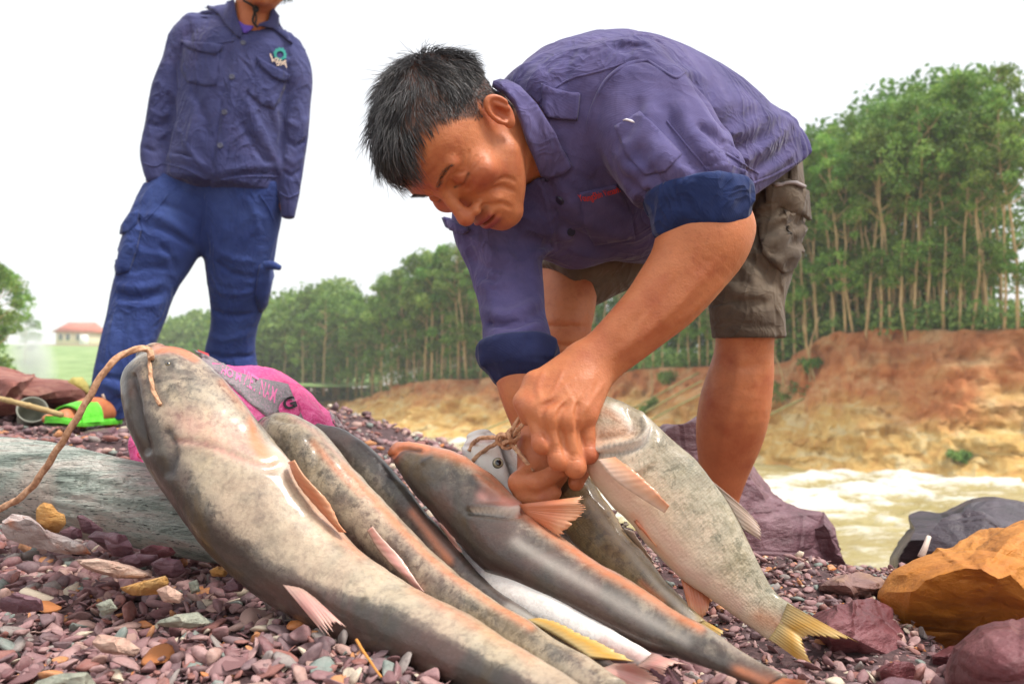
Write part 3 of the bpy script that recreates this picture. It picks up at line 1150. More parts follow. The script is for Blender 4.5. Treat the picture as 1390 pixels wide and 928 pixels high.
# the closed wood on the hill behind and under those trees
cc, rr = [], []
for i in range(420):
    px = r.uniform(205, 470)
    d = r.uniform(64, 92) if px > 300 else r.uniform(90, 112)
    b = hill_point(px, d)
    topy = np.interp(px, [205, 250, 330, 380, 440, 470], [462, 436, 428, 416, 396, 384])
    zt = .25 + (520.7 - topy) / F * d
    base = min(b[2], .25 + (520.7 - 520) / F * d)
    cc.append([b[0], d, base + (zt - base) * r.random() ** .9]); rr.append([2.2, 2.0, 1.7])
lv, lf, lt = leaf_cloud(np.array(cc), np.array(rr), 90, .62, r)
tag(obj('hill_wood', new_mesh('hill_wood', lv, lf, {'tint': lt}, False), LEAF), 'closed green wood covering the far hill left of the plantation', 'wood', kind='stuff')

# house with a red roof
D = 150.0
h0 = hill_point(98, D)
sc = D / F
hr = empty('house', h0, 'small cream house with red tiled roof on the far hill at the left', 'house')
CRM = M('cream_plaster', color=srgb(226, 210, 180), rough=.9).m; RED = M('red_tiles', rough=.8)
RED.set('Base Color', RED.ramp(RED.noise(1.5, 4), [(0.3, srgb(196, 98, 84)), (0.7, srgb(214, 124, 108))]))
GLS = M('dark_glass', color=srgb(96, 104, 112), rough=.2).m; WHP = M('white_paint', color=srgb(232, 230, 224), rough=.7).m


def bx(x0, x1, y0, y1, z0, z1):
    V = np.array([(x, y, z) for x in (x0, x1) for y in (y0, y1) for z in (z0, z1)], float)
    return V, [[0, 1, 3, 2], [4, 6, 7, 5], [0, 4, 5, 1], [2, 3, 7, 6], [0, 2, 6, 4], [1, 5, 7, 3]]


def hpart(name, parts, mat, parent=None, smooth=False):
    v, f = merge(parts)
    return obj(name, new_mesh(name, v + h0, f, smooth=smooth), mat, parent or hr)


Wd = 46 * sc / 2
hpart('wall', [bx(-Wd, Wd, 0, 6, -1.0, 18 * sc)], CRM)
rz = 18 * sc
V = np.array([(-Wd - .5, -.6, rz - .1), (Wd + .5, -.6, rz - .1), (Wd + .5, 6.6, rz - .1), (-Wd - .5, 6.6, rz - .1), (-Wd + .6, 3, rz + 14 * sc), (Wd - .6, 3, rz + 14 * sc)])
hpart('roof', [(V, [[0, 1, 5, 4], [1, 2, 5], [2, 3, 4, 5], [3, 0, 4], [0, 3, 2, 1]])], RED.m)
for x in (-2.3, -.9, 1.0):
    w = hpart('window', [bx(x - .42, x + .42, -.06, .04, .8, 2.1)], WHP)
    hpart('pane', [bx(x - .33, x + .33, -.10, .0, .9, 2.0)], GLS, w)
hpart('porch', [bx(1.7, 3.1, -.9, -.05, -.6, 1.9)], WHP)
tw = obj('terrace_wall', new_mesh('terrace_wall', *[(lambda q: (q[0], q[1]))(bx(0, 105 * sc, 0, .5, -1.1, .1))][0], smooth=False), M('brown_wall', color=srgb(168, 140, 116), rough=.9).m, None, [float(c) for c in hill_point(58, 146.0)])
tag(tw, 'low brown terrace wall in front of the far house', 'wall')

# white spray drifting up in front of the hill
import bmesh
bm = bmesh.new(); bmesh.ops.create_icosphere(bm, subdivisions=3, radius=1.0)
V = np.array([v.co[:] for v in bm.verts]); Fc = np.array([[v.index for v in f.verts] for f in bm.faces]); bm.free()
mv = bpy.data.materials.new('spray_air'); mv.use_nodes = True
nt = mv.node_tree; nt.nodes.remove(nt.nodes['Principled BSDF'])
pv = nt.nodes.new('ShaderNodeVolumePrincipled'); pv.inputs['Color'].default_value = (1, 1, 1, 1)
tc = nt.nodes.new('ShaderNodeTexCoord'); nz = nt.nodes.new('ShaderNodeTexNoise'); nz.inputs['Scale'].default_value = 2.2; nz.inputs['Detail'].default_value = 4
gr = nt.nodes.new('ShaderNodeTexGradient'); gr.gradient_type = 'SPHERICAL'
mu = nt.nodes.new('ShaderNodeMath'); mu.operation = 'MULTIPLY'; m2 = nt.nodes.new('ShaderNodeMath'); m2.operation = 'MULTIPLY'; m2.inputs[1].default_value = 2.2
nt.links.new(tc.outputs['Object'], gr.inputs[0]); nt.links.new(tc.outputs['Object'], nz.inputs['Vector'])
nt.links.new(gr.outputs['Fac'], mu.inputs[0]); nt.links.new(nz.outputs['Fac'], mu.inputs[1]); nt.links.new(mu.outputs[0], m2.inputs[0])
nt.links.new(m2.outputs[0], pv.inputs['Density']); nt.links.new(pv.outputs[0], nt.nodes['Material Output'].inputs['Volume'])
sp = obj('spray', new_mesh('spray', V, Fc), mv, None, [float(c) for c in W(44, 492, 62.0)])
sp.scale = (1.9, 1.6, 3.6); sp.rotation_euler = (0, math.radians(-14), 0)
tag(sp, 'pale white spray rising in front of the green hill at the left', 'spray', kind='stuff')
# ------------------------------------------------------------------ bushes, saplings and fallen bamboo on the cut bank
def bank_hit(px, py):
    """the point of the far bank seen at a pixel"""
    G = BP.reshape(-1, 3)
    x, y, d = pix(flat)
    i = np.argmin((x - px) ** 2 + (y - py) ** 2 + np.where(d > 90, 1e6, 0))
    return flat[i]


r = np.random.default_rng(55)
for px, py, s, lab in [(1070, 545, .75, 'round green bush hanging on the bank right of the bare leg'), (900, 520, .55, 'pale green bush on the bank between forearm and leg'), (878, 560, .5, 'small green bush low on the bank above the carp'), (850, 505, .6, 'leafy green bush on the bank rim beside the forearm'),
                       (525, 512, 1.3, 'dense green bush on the rim hiding the gap left of the far sleeve'), (470, 530, .9, 'dark green bush spilling over the bank rim right of the sack'), (425, 545, 1.0, 'dark bush on the rim just right of the pink sack'), (1100, 505, .5, 'green tuft at the notch of the bank right of the leg'), (1300, 628, .3, 'tiny green tuft low on the orange bank at the right'), (505, 600, .5, 'green tuft at the bank foot above the dark catfish')]:
    b = bank_hit(px, py)
    root = empty('bush', b, lab, 'bush')
    n = 9
    cc = b + np.stack([r.normal(size=n) * s * .5, r.normal(size=n) * s * .4, s * (.2 + .8 * r.random(n))], -1)
    lv, lf, lt = leaf_cloud(cc, np.tile([s * .42, s * .42, s * .36], (n, 1)), 70, .14, r)
    obj('foliage', new_mesh('foliage', lv, lf, {'tint': lt}, False), LEAF_L, root)
    parts = [tube(catmull([b - np.array([0, 0, .2]), (b + c) / 2 + r.normal(size=3) * .06, c], 5), np.linspace(.03, .008, 5), 5, False) for c in cc[:6]]
    obj('stem', new_mesh('stem', *merge(parts)), BARK, root)
POLE = M('green_bamboo', rough=.6)
POLE.set('Base Color', POLE.ramp(POLE.noise(3, 4), [(0.3, srgb(140, 136, 78)), (0.7, srgb(190, 180, 124))]))
for k, (x0, y0, x1, y1) in enumerate([(826, 572, 945, 505), (838, 578, 950, 516), (862, 580, 952, 532), (1040, 562, 1086, 540), (640, 592, 712, 560)]):
    a, b = bank_hit(x0, y0), bank_hit(x1, y1)
    pts = catmull([a - FWD * .35, (a + b) / 2 - FWD * .5 + np.array([0, 0, .06]), b - FWD * .35], 16)
    o = obj('bamboo_pole', new_mesh('bamboo_pole', *tube(pts, np.linspace(.055, .035, 16), 7)), POLE.m)
    tag(o, ['lowest of the fallen bamboo poles left of the bare leg', 'middle fallen bamboo pole left of the bare leg', 'upper fallen bamboo pole left of the bare leg', 'short fallen bamboo pole right of the bare leg', 'thin fallen pole on the bank above the white fish head'][k], 'pole', 'fallen bamboo on the bank')
for k, (x0, y0, x1, y1) in enumerate([(1106, 512, 1090, 440), (1100, 515, 1112, 430), (1064, 520, 1052, 482), (876, 552, 884, 505)]):
    b = bank_hit(x0, y0); d = b[1]
    t = W(x1, y1, d - .3)
    pts = catmull([b - np.array([0, 0, .2]), (b + t) / 2 + r.normal(size=3) * .12, t], 12)
    o = obj('bare_sapling', new_mesh('bare_sapling', *tube(pts, np.linspace(.05, .02, 12), 6)), BARK)
    tag(o, ['bare pale sapling leaning left on the bank notch', 'bare pale sapling leaning right on the bank notch', 'short pale snag by the shorts hem', 'thin bare sapling on the bank between arm and leg'][k], 'sapling')
# ------------------------------------------------------------------ stones
def ico(sub):
    import bmesh
    bm = bmesh.new(); bmesh.ops.create_icosphere(bm, subdivisions=sub, radius=1.0)
    V = np.array([v.co[:] for v in bm.verts]); Fc = np.array([[v.index for v in f.verts] for f in bm.faces]); bm.free()
    return V, Fc


ICO = {k: ico(k) for k in (1, 2, 3, 4, 5, 6)}


def stone(sub, r, cuts=12, flat=(1, 1, 1), keep=(0.45, 0.9), rough=0.0, seed=0, soft=0.0):
    """a faceted stone: a ball cut back to random planes, then scaled"""
    V, Fc = ICO[sub]
    V = V.copy()
    for _ in range(cuts):
        n = norm(r.normal(size=3)); d = r.uniform(*keep)
        e = V @ n - d
        V = V - np.maximum(e, 0)[:, None] * n * (1 - soft)
    V = V * np.asarray(flat)
    if rough:
        V = V + norm(V) * (rough * fbm(V + seed, 2.4, 5, seed))[:, None]
    return V, Fc


m = M('pebble_mix', rough=.75)
PEB_STOPS = [(0.0, srgb(120, 78, 80)), (0.12, srgb(150, 110, 110)), (0.26, srgb(132, 92, 94)), (0.38, srgb(166, 128, 124)), (0.50, srgb(108, 82, 86)), (0.60, srgb(176, 140, 128)), (0.68, srgb(140, 84, 74)), (0.76, srgb(138, 128, 122)), (0.83, srgb(98, 66, 68)), (0.88, srgb(190, 126, 72)), (0.92, srgb(206, 190, 166)), (0.955, srgb(120, 132, 124)), (0.985, srgb(196, 116, 44))]


def pebble_material(name, src):
    m = M(name, rough=.75)
    v = m.attr('tint') if src == 'attr' else m.n('ObjectInfo').outputs['Random']
    c = m.ramp(v, PEB_STOPS, 'CONSTANT')
    c = m.mix(m.math('MULTIPLY', m.ramp(m.noise(90, 5, .65), [(0.35, 0.0), (0.75, 1.0)]), .45), c, m.mix(.5, c, srgb(205, 185, 178)))
    c = m.mix(m.math('MULTIPLY', m.ramp(m.noise(240, 3, .6), [(0.5, 0.0), (0.7, 1.0)]), .35), c, srgb(84, 64, 66))
    m.set('Base Color', c)
    m.set('Roughness', m.math('ADD', m.math('MULTIPLY', m.noise(50, 3), .3), .5))
    m.bump(m.noise(200, 5, .65), .45, .002)
    return m.m


PEB_A = pebble_material('gravel_stone', 'attr'); PEB_O = pebble_material('loose_stone', 'obj')

r = np.random.default_rng(12)
PROTO = [stone(2, r, 9, (1, .45 + .45 * r.random(), .16 + .34 * r.random() ** 1.5), (.34, .78)) for _ in range(30)]
PROTO3 = [stone(3, r, 10, (1, .5 + .4 * r.random(), .16 + .32 * r.random() ** 1.5), (.36, .78), .04, k) for k in range(24)]


def rot_batch(r, n, tilt):
    """random rotations: any heading, tilted off the flat by about tilt"""
    yaw = r.random(n) * 6.283; tx = r.normal(size=n) * tilt; ty = r.normal(size=n) * tilt
    cz, sz = np.cos(yaw), np.sin(yaw); cx, sx = np.cos(tx), np.sin(tx); cy, sy = np.cos(ty), np.sin(ty)
    Z = np.zeros((n, 3, 3)); Z[:, 0, 0] = cz; Z[:, 0, 1] = -sz; Z[:, 1, 0] = sz; Z[:, 1, 1] = cz; Z[:, 2, 2] = 1
    X = np.zeros((n, 3, 3)); X[:, 0, 0] = 1; X[:, 1, 1] = cx; X[:, 1, 2] = -sx; X[:, 2, 1] = sx; X[:, 2, 2] = cx
    Y = np.zeros((n, 3, 3)); Y[:, 1, 1] = 1; Y[:, 0, 0] = cy; Y[:, 0, 2] = sy; Y[:, 2, 0] = -sy; Y[:, 2, 2] = cy
    return X @ Y @ Z


# the uncountable small gravel, one object
def scatter(N, d0, d1, protos, tilt, k=1.15):
    d = d0 * (d1 / d0) ** (r.random(N) ** k)          # denser near the lens
    px = r.uniform(-90, 1480, N)
    x = (px - 695) / F * d; y = d
    z = near_h(x, y)
    right = (x > .2) & (y > .85)
    size = (.0054 + .0125 * r.random(N) ** 2.8) * (0.75 + 0.25 * d) * np.where(right, .66, 1.1)
    R = rot_batch(r, N, tilt)
    V0 = np.stack([p[0] for p in protos]); F0 = protos[0][1]
    pi = r.integers(0, len(protos), N)
    VV = np.einsum('nij,nvj->nvi', R, V0[pi] * size[:, None, None]) + np.stack([x, y, z + size * (-.1 + .75 * r.random(N))], -1)[:, None]
    n = V0.shape[1]
    return VV.reshape(-1, 3), (F0[None] + (np.arange(N) * n)[:, None, None]).reshape(-1, 3), np.repeat(r.random(N), n)


PROTO1 = [stone(1, r, 5, (1, .55 + .4 * r.random(), .3 + .3 * r.random()), (.5, .9)) for _ in range(16)]
g1 = scatter(13500, .50, 1.55, PROTO, .50, 1.0); g2 = scatter(16000, 1.0, 4.5, PROTO1, .4, 1.2)
gravel = obj('gravel', new_mesh('gravel', np.concatenate([g1[0], g2[0]]), np.concatenate([g1[1], g2[1] + len(g1[0])]), {'tint': np.concatenate([g1[2], g2[2]])}, smooth=False), PEB_A, gravel_bar)
tag(gravel, kind='stuff')

# the 300 stones that show largest, each its own part of the gravel bar
PM = [new_mesh('pebble', v, f, smooth=False) for v, f in PROTO3]
for me in PM: me.materials.append(PEB_O)
cnt = 0
for i in range(300):
    for _ in range(50):
        dd = 0.52 + 1.0 * r.random() ** 1.6
        p = r.uniform(-40, 1400)
        xx = (p - 695) / F * dd
        zz = near_h(np.array([xx]), np.array([dd]))[0]
        py = 520.7 + (0.25 - zz) / dd * F
        if p < 560 and py > 690: break
        if p > 930 and py > 735 and r.random() < .45: break
        if 560 < p < 930 and py > 900: break
    s = (.012 + .017 * r.random() ** 1.6) * (.62 if p > 930 else 1.0)
    o = bpy.data.objects.new('pebble', PM[i % len(PM)])
    COL.objects.link(o); o.parent = gravel_bar
    o.location = (xx, dd, zz + s * .28)
    o.rotation_euler = (r.normal() * .28, r.normal() * .28, r.random() * 6.283)
    o.scale = (s, s, s)


# ---- boulders and single stones
def rock_material(name, stops, scale=9, gloss=.6, spots=None, strata=(1, 1, 3), bump=1.0):
    m = M(name, rough=gloss)
    co = m.coord(strata, rot=(.3, .4, 0))
    c = m.ramp(m.noise(scale, 7, .62, co, .5), stops)
    if spots: c = m.mix(m.ramp(m.noise(scale * .6, 5, .6), [(0.5, 0.0), (0.66, 1.0)]), c, spots)
    c = m.mix(m.math('MULTIPLY', m.ramp(m.noise(scale * 11, 4, .6), [(0.45, 0.0), (0.7, 1.0)]), .3), c, stops[0][1])
    m.set('Base Color', c)
    m.set('Roughness', m.math('ADD', m.math('MULTIPLY', m.noise(scale * 2, 3), .35), gloss - .15))
    b = m.bump(m.noise(scale * 1.6, 8, .62, co), .55 * bump, .02)
    vd = m.voronoi(scale * .9, m.coord((1, 1, 2.2), rot=(.5, .3, .2)), 'DISTANCE_TO_EDGE')
    b = m.bump(m.ramp(vd, [(0.0, 0.0), (0.06, 1.0)]), .35 * bump, .012, b)
    m.bump(m.noise(scale * 10, 6, .65), .7 * bump, .005, b)
    return m.m


PURP = rock_material('purple_slate', [(0.3, srgb(84, 54, 60)), (0.5, srgb(116, 80, 88)), (0.7, srgb(150, 116, 124))], 8, .44)
MARO = rock_material('maroon_mudstone', [(0.3, srgb(76, 34, 38)), (0.5, srgb(112, 58, 62)), (0.72, srgb(150, 100, 102))], 8, .42)
DARK = rock_material('dark_wet_slate', [(0.3, srgb(38, 31, 37)), (0.5, srgb(66, 54, 62)), (0.72, srgb(100, 86, 96))], 7, .36)
OCHR = rock_material('ochre_sandstone', [(0.28, srgb(140, 76, 14)), (0.45, srgb(186, 114, 30)), (0.6, srgb(200, 132, 52)), (0.78, srgb(146, 94, 54))], 5, .6, strata=(1, 1, 2), bump=1.2)
RUST = rock_material('rusty_slate', [(0.3, srgb(110, 74, 60)), (0.5, srgb(138, 106, 100)), (0.7, srgb(160, 124, 96))], 9, .6)
REDS = rock_material('red_mudstone', [(0.3, srgb(120, 66, 56)), (0.5, srgb(150, 92, 80)), (0.7, srgb(186, 136, 116))], 10, .7)


def boulder(name, outline, d, thick, mat, label, cat='boulder', group=None, seed=1, rough=.022, base=None, sub=6, cuts=16, facets=(.46, .8)):
    """a rock whose outline from here follows the pixels given, rounded and faceted through its depth"""
    r = np.random.default_rng(seed)
    V, Fc = stone(sub, r, cuts, (1, 1, 1), facets)
    poly = densify(np.asarray(outline, float), 4)
    c = (poly.min(0) + poly.max(0)) / 2
    ang = np.arctan2(poly[:, 1] - c[1], poly[:, 0] - c[0]); rad = np.hypot(*(poly - c).T)
    o = np.argsort(ang); ang = ang[o]; rad = rad[o]
    a2 = np.concatenate([ang - 2 * np.pi, ang, ang + 2 * np.pi]); r2 = np.concatenate([rad, rad, rad])
    th = np.arctan2(-V[:, 2], V[:, 0]); rho = np.hypot(V[:, 0], V[:, 2])
    # widest silhouette of the cut ball in each direction, so that the traced outline is met
    nb = 72; bi = ((th + np.pi) / (2 * np.pi) * nb).astype(int) % nb
    mx = np.array([rho[bi == k].max() if (bi == k).any() else 1 for k in range(nb)])
    mx = np.array([max(mx[(k + j) % nb] for j in (-1, 0, 1)) for k in range(nb)])
    k = np.interp(th, a2, r2) * rho / np.interp(th, (np.arange(-1, nb + 1) + .5) / nb * 2 * np.pi - np.pi, np.r_[mx[-1], mx, mx[0]])
    px = c[0] + np.cos(th) * k; py = c[1] + np.sin(th) * k
    P = W(px, py, d + V[:, 1] * thick)
    S = np.mean(rad) * d / F
    P = P + norm(V) * (rough * S * 2 * fbm(V + seed, 1.8, 6, seed, .55))[:, None]
    st = V @ norm(r.normal(size=3) + np.array([0, 0, 1.5]))
    P = P + norm(V) * (rough * S * 2.2 * (.6 - np.abs(fbm(V * np.array([1, 1, 2.2]) + st[:, None] * .3, 2.6, 4, seed + 5))))[:, None]
    b = P[np.argmin(P[:, 2])]
    me = new_mesh(name, P - b, Fc, smooth=True)
    me.set_sharp_from_angle(angle=math.radians(32)) if hasattr(me, 'set_sharp_from_angle') else None
    o = obj(name, me, mat); o.location = b
    return tag(o, label, cat, group)


boulder('boulder', [(870, 600), (900, 575), (950, 556), (1000, 600), (1050, 672), (1080, 690), (1112, 694), (1134, 718), (1150, 770), (1130, 830), (1030, 850), (920, 800), (880, 680)], 1.72, .28, PURP, 'long purple slate boulder behind the bending man\'s bare leg', seed=3)
boulder('boulder', [(1096, 700), (1118, 693), (1130, 712), (1148, 770), (1130, 820), (1092, 810)], 1.66, .07, PURP, 'small upright purple rock at the water end of the leg boulder', seed=5)
boulder('boulder', [(1203, 752), (1215, 718), (1232, 700), (1270, 688), (1320, 676), (1380, 676), (1460, 690), (1490, 800), (1400, 850), (1260, 850), (1206, 810)], 1.75, .36, DARK, 'dark wet slate boulder at the water\'s edge behind the ochre rock', seed=8)
boulder('boulder', [(1250, 760), (1262, 722), (1280, 702), (1312, 690), (1350, 702), (1385, 722), (1370, 800), (1300, 820), (1255, 810)], 1.45, .16, DARK, 'pointed grey purple slate leaning between dark boulder and ochre rock', seed=11)
boulder('boulder', [(1196, 806), (1215, 775), (1262, 752), (1320, 730), (1390, 708), (1480, 690), (1500, 840), (1420, 850), (1330, 880), (1270, 900), (1225, 890), (1205, 850)], 1.12, .26, OCHR, 'large ochre yellow sandstone boulder at the right', seed=16, rough=.05, sub=6)
boulder('boulder', [(1100, 836), (1130, 818), (1185, 812), (1210, 826), (1226, 862), (1228, 894), (1196, 916), (1150, 918), (1118, 900), (1096, 862)], .93, .12, MARO, 'maroon angular rock just right of the carp\'s tail', seed=21)
boulder('boulder', [(1286, 900), (1296, 878), (1330, 852), (1392, 836), (1470, 830), (1480, 960), (1380, 985), (1300, 970), (1284, 930)], .80, .16, MARO, 'big maroon rock in the bottom right corner', seed=25)
boulder('boulder', [(1262, 890), (1290, 876), (1320, 872), (1318, 912), (1290, 926), (1264, 916)], .86, .05, MARO, 'small maroon rock wedged under the ochre boulder', seed=27, sub=4)
boulder('boulder', [(1188, 910), (1210, 896), (1238, 898), (1248, 922), (1236, 940), (1200, 940)], .80, .04, MARO, 'rounded dark red stone below the angular maroon rock', seed=31, sub=4)
boulder('boulder', [(1106, 800), (1130, 782), (1166, 776), (1200, 782), (1206, 800), (1180, 812), (1130, 812)], 1.12, .09, RUST, 'flat rust brown slate beside the ochre boulder', seed=33, sub=4)
boulder('boulder', [(880, 906), (896, 898), (920, 914), (934, 938), (912, 950), (884, 936)], .74, .03, PURP, 'small purple stone lying by the dark catfish\'s tail', 'stone', seed=35, sub=4)
boulder('boulder', [(1180, 930), (1210, 918), (1250, 924), (1262, 950), (1200, 955)], .70, .03, PURP, 'purple stone half cut by the bottom edge under the maroon rocks', 'stone', seed=36, sub=4)
# left: red slabs behind the second man, rock under his foot
boulder('rock_slab', [(-60, 520), (-10, 498), (30, 505), (60, 512), (95, 516), (118, 528), (120, 548), (60, 562), (-60, 570)], 2.95, .5, REDS, 'long red brown rock slab at the left edge behind the grey cup', 'rock', seed=41, sub=5)
boulder('rock_slab', [(-60, 505), (-20, 496), (20, 500), (36, 508), (20, 520), (-60, 525)], 3.3, .4, REDS, 'upper red rock ledge behind the long slab at the left edge', 'rock', seed=44, sub=4)
boulder('rock_slab', [(96, 596), (120, 584), (156, 580), (186, 594), (200, 612), (160, 622), (110, 616)], 2.28, .22, PURP, 'purple slate slab under the green slipper', 'rock', seed=47, sub=4)
# single stones on the gravel at the left
WHST = rock_material('white_crust', [(0.3, srgb(160, 134, 128)), (0.5, srgb(206, 190, 184)), (0.7, srgb(226, 216, 210))], 30, .7, spots=srgb(204, 122, 72))
YEST = rock_material('yellow_stone', [(0.3, srgb(176, 116, 50)), (0.5, srgb(210, 156, 84)), (0.7, srgb(222, 180, 118))], 30, .6)
PALE = rock_material('pale_pink_stone', [(0.3, srgb(186, 140, 126)), (0.5, srgb(210, 172, 152)), (0.7, srgb(224, 196, 176))], 24, .7)
GREN = rock_material('grey_green_stone', [(0.3, srgb(120, 122, 108)), (0.5, srgb(158, 160, 142)), (0.7, srgb(190, 188, 168))], 24, .6)
GS = 'single stones on the gravel in front of the log'
for out, d, mat, lab in [
    ([(49, 692), (58, 682), (70, 684), (78, 694), (88, 698), (90, 710), (80, 722), (62, 724), (50, 712)], 1.02, YEST, 'yellow heart shaped stone leaning against the log'),
    ([(2, 708), (14, 696), (34, 698), (48, 716), (90, 728), (122, 742), (124, 752), (90, 752), (40, 740), (6, 730)], .98, WHST, 'white crusted stone with an orange patch, long as a bone'),
    ([(118, 728), (130, 720), (160, 724), (178, 740), (184, 754), (164, 756), (142, 744)], 1.0, PURP, 'flat purple disc stone against the log'),
    ([(140, 724), (152, 722), (170, 726), (180, 742), (176, 756), (152, 754), (144, 740)], .96, PURP, 'round edged purple slate standing in front of the log'),
    ([(104, 700), (112, 698), (140, 718), (138, 728), (112, 722)], 1.03, PURP, 'purple wedge stone beneath the middle of the log'),
    ([(80, 722), (96, 714), (110, 718), (112, 730), (92, 732)], 1.0, PURP, 'little grey purple stone beside the yellow heart stone'),
    ([(188, 746), (206, 739), (232, 742), (240, 752), (216, 758), (190, 756)], 1.0, MARO, 'reddish flat stone under the log end'),
    ([(203, 764), (220, 756), (244, 760), (252, 774), (240, 784), (216, 782)], .93, PURP, 'rounded grey purple stone with a crack'),
    ([(160, 758), (180, 752), (214, 752), (216, 762), (190, 770), (166, 768)], .95, PURP, 'long grey stone in front of the reddish one'),
    ([(98, 760), (130, 757), (180, 768), (212, 780), (206, 786), (160, 784), (120, 774)], .89, PALE, 'long pale pink stone like driftwood'),
    ([(160, 798), (190, 790), (226, 780), (230, 792), (214, 806), (180, 808)], .86, YEST, 'orange tan flat stone in the gravel'),
    ([(212, 800), (228, 794), (248, 806), (244, 818), (222, 816)], .82, PALE, 'pinkish lilac chip near the orange tan stone'),
    ([(208, 844), (240, 834), (268, 830), (288, 846), (260, 852), (224, 850)], .77, GREN, 'flat grey green stone in the gravel'),
    ([(124, 872), (134, 860), (170, 866), (190, 880), (184, 890), (140, 886)], .73, PALE, 'cream coloured oval stone near the bottom left'),
    ([(44, 926), (80, 914), (118, 912), (132, 930), (90, 945), (50, 940)], .67, GREN, 'smooth tan green stone cut by the bottom edge'),
    ([(130, 820), (150, 812), (160, 826), (140, 836)], .80, GREN, 'bluish grey chip left of the grey green stone'),
    ([(0, 812), (24, 804), (56, 812), (60, 828), (20, 832), (-4, 826)], .82, PURP, 'broad lilac stone at the left edge'),
    ([(256, 790), (268, 786), (272, 802), (260, 806)], .86, GREN, 'pale green chip in the shade of the big catfish'),
    ([(284, 774), (296, 768), (312, 772), (306, 782), (288, 782)], .92, YEST, 'orange pebble in the shade of the big catfish'),
    ([(300, 796), (316, 784), (334, 790), (328, 802), (306, 804)], .88, PURP, 'grey flake under the big catfish'),
]:
    boulder('stone', out, d, .5 * (np.ptp(np.array(out)[:, 0])) * d / F * .7, mat, lab, 'stone', GS, seed=int(out[0][0]) + 60, sub=4, rough=.03, facets=(.6, .95))
# ------------------------------------------------------------------ the man bending over the fish
PERSON_A = empty('person', W(900, 700, 1.45), 'barefoot man in purple work shirt and brown shorts bending over the fish', 'person')

# ---- body: head, neck, arms, hands and legs as one continuous surface
HL = norm(np.array([0.58, 0.25, 0.775])); HU = np.array([-0.79, 0.39, 0.47]); HU = norm(HU - HL * (HU @ HL)); HF = np.cross(HL, HU)
view = np.stack([RIGHT, UP, -FWD])             # image axes (x right, y up, z towards the camera) in world
HAX = np.stack([HL, HU, HF]) @ view            # rows: the head's left, up, forward in world
H0 = W(605, 253, 1.02)
HS = 0.965


def head_local(P):
    return ((P - H0) @ HAX.T) / HS


def ear_sdf(q, s):
    e = (q - np.array([s * 0.0755, -0.010, -0.092], np.float32)) / .80
    # ear plate stands out and back
    a = math.radians(28) * s
    x = e[:, 0] * math.cos(a) + e[:, 2] * math.sin(a); z = -e[:, 0] * math.sin(a) + e[:, 2] * math.cos(a)
    y = e[:, 1] + 0.12 * z
    E = np.stack([x * s, y, z], -1)
    plate = ellip(E, (0.006, 0.0, 0.0), (0.006, 0.030, 0.0185))
    lobe = ellip(E, (0.004, -0.026, 0.006), (0.006, 0.010, 0.010))
    d = smin(plate, lobe, 0.006)
    rr = np.sqrt((E[:, 1] / 1.55) ** 2 + E[:, 2] ** 2)
    ringd = np.sqrt((rr - 0.0165) ** 2 * 1.3 + (E[:, 0] - 0.011) ** 2) - 0.0042
    keep = sstep(-0.022, -0.012, E[:, 1] + 0.4 * E[:, 2])
    d = smin(d, np.where(keep > 0, ringd + (1 - keep) * 0.01, 1), 0.004)
    conch = ellip(E, (0.016, -0.003, 0.003), (0.012, 0.017, 0.0095))
    d = smax(d, -conch, 0.004)
    anti = cone(E, (0.0095, 0.016, -0.004), (0.0105, -0.012, -0.0095), 0.003, 0.0035, True)
    d = smin(d, anti, 0.004)
    trag = ellip(E, (0.008, -0.004, 0.0145), (0.005, 0.007, 0.004))
    return smin(d, trag, 0.004) * .80


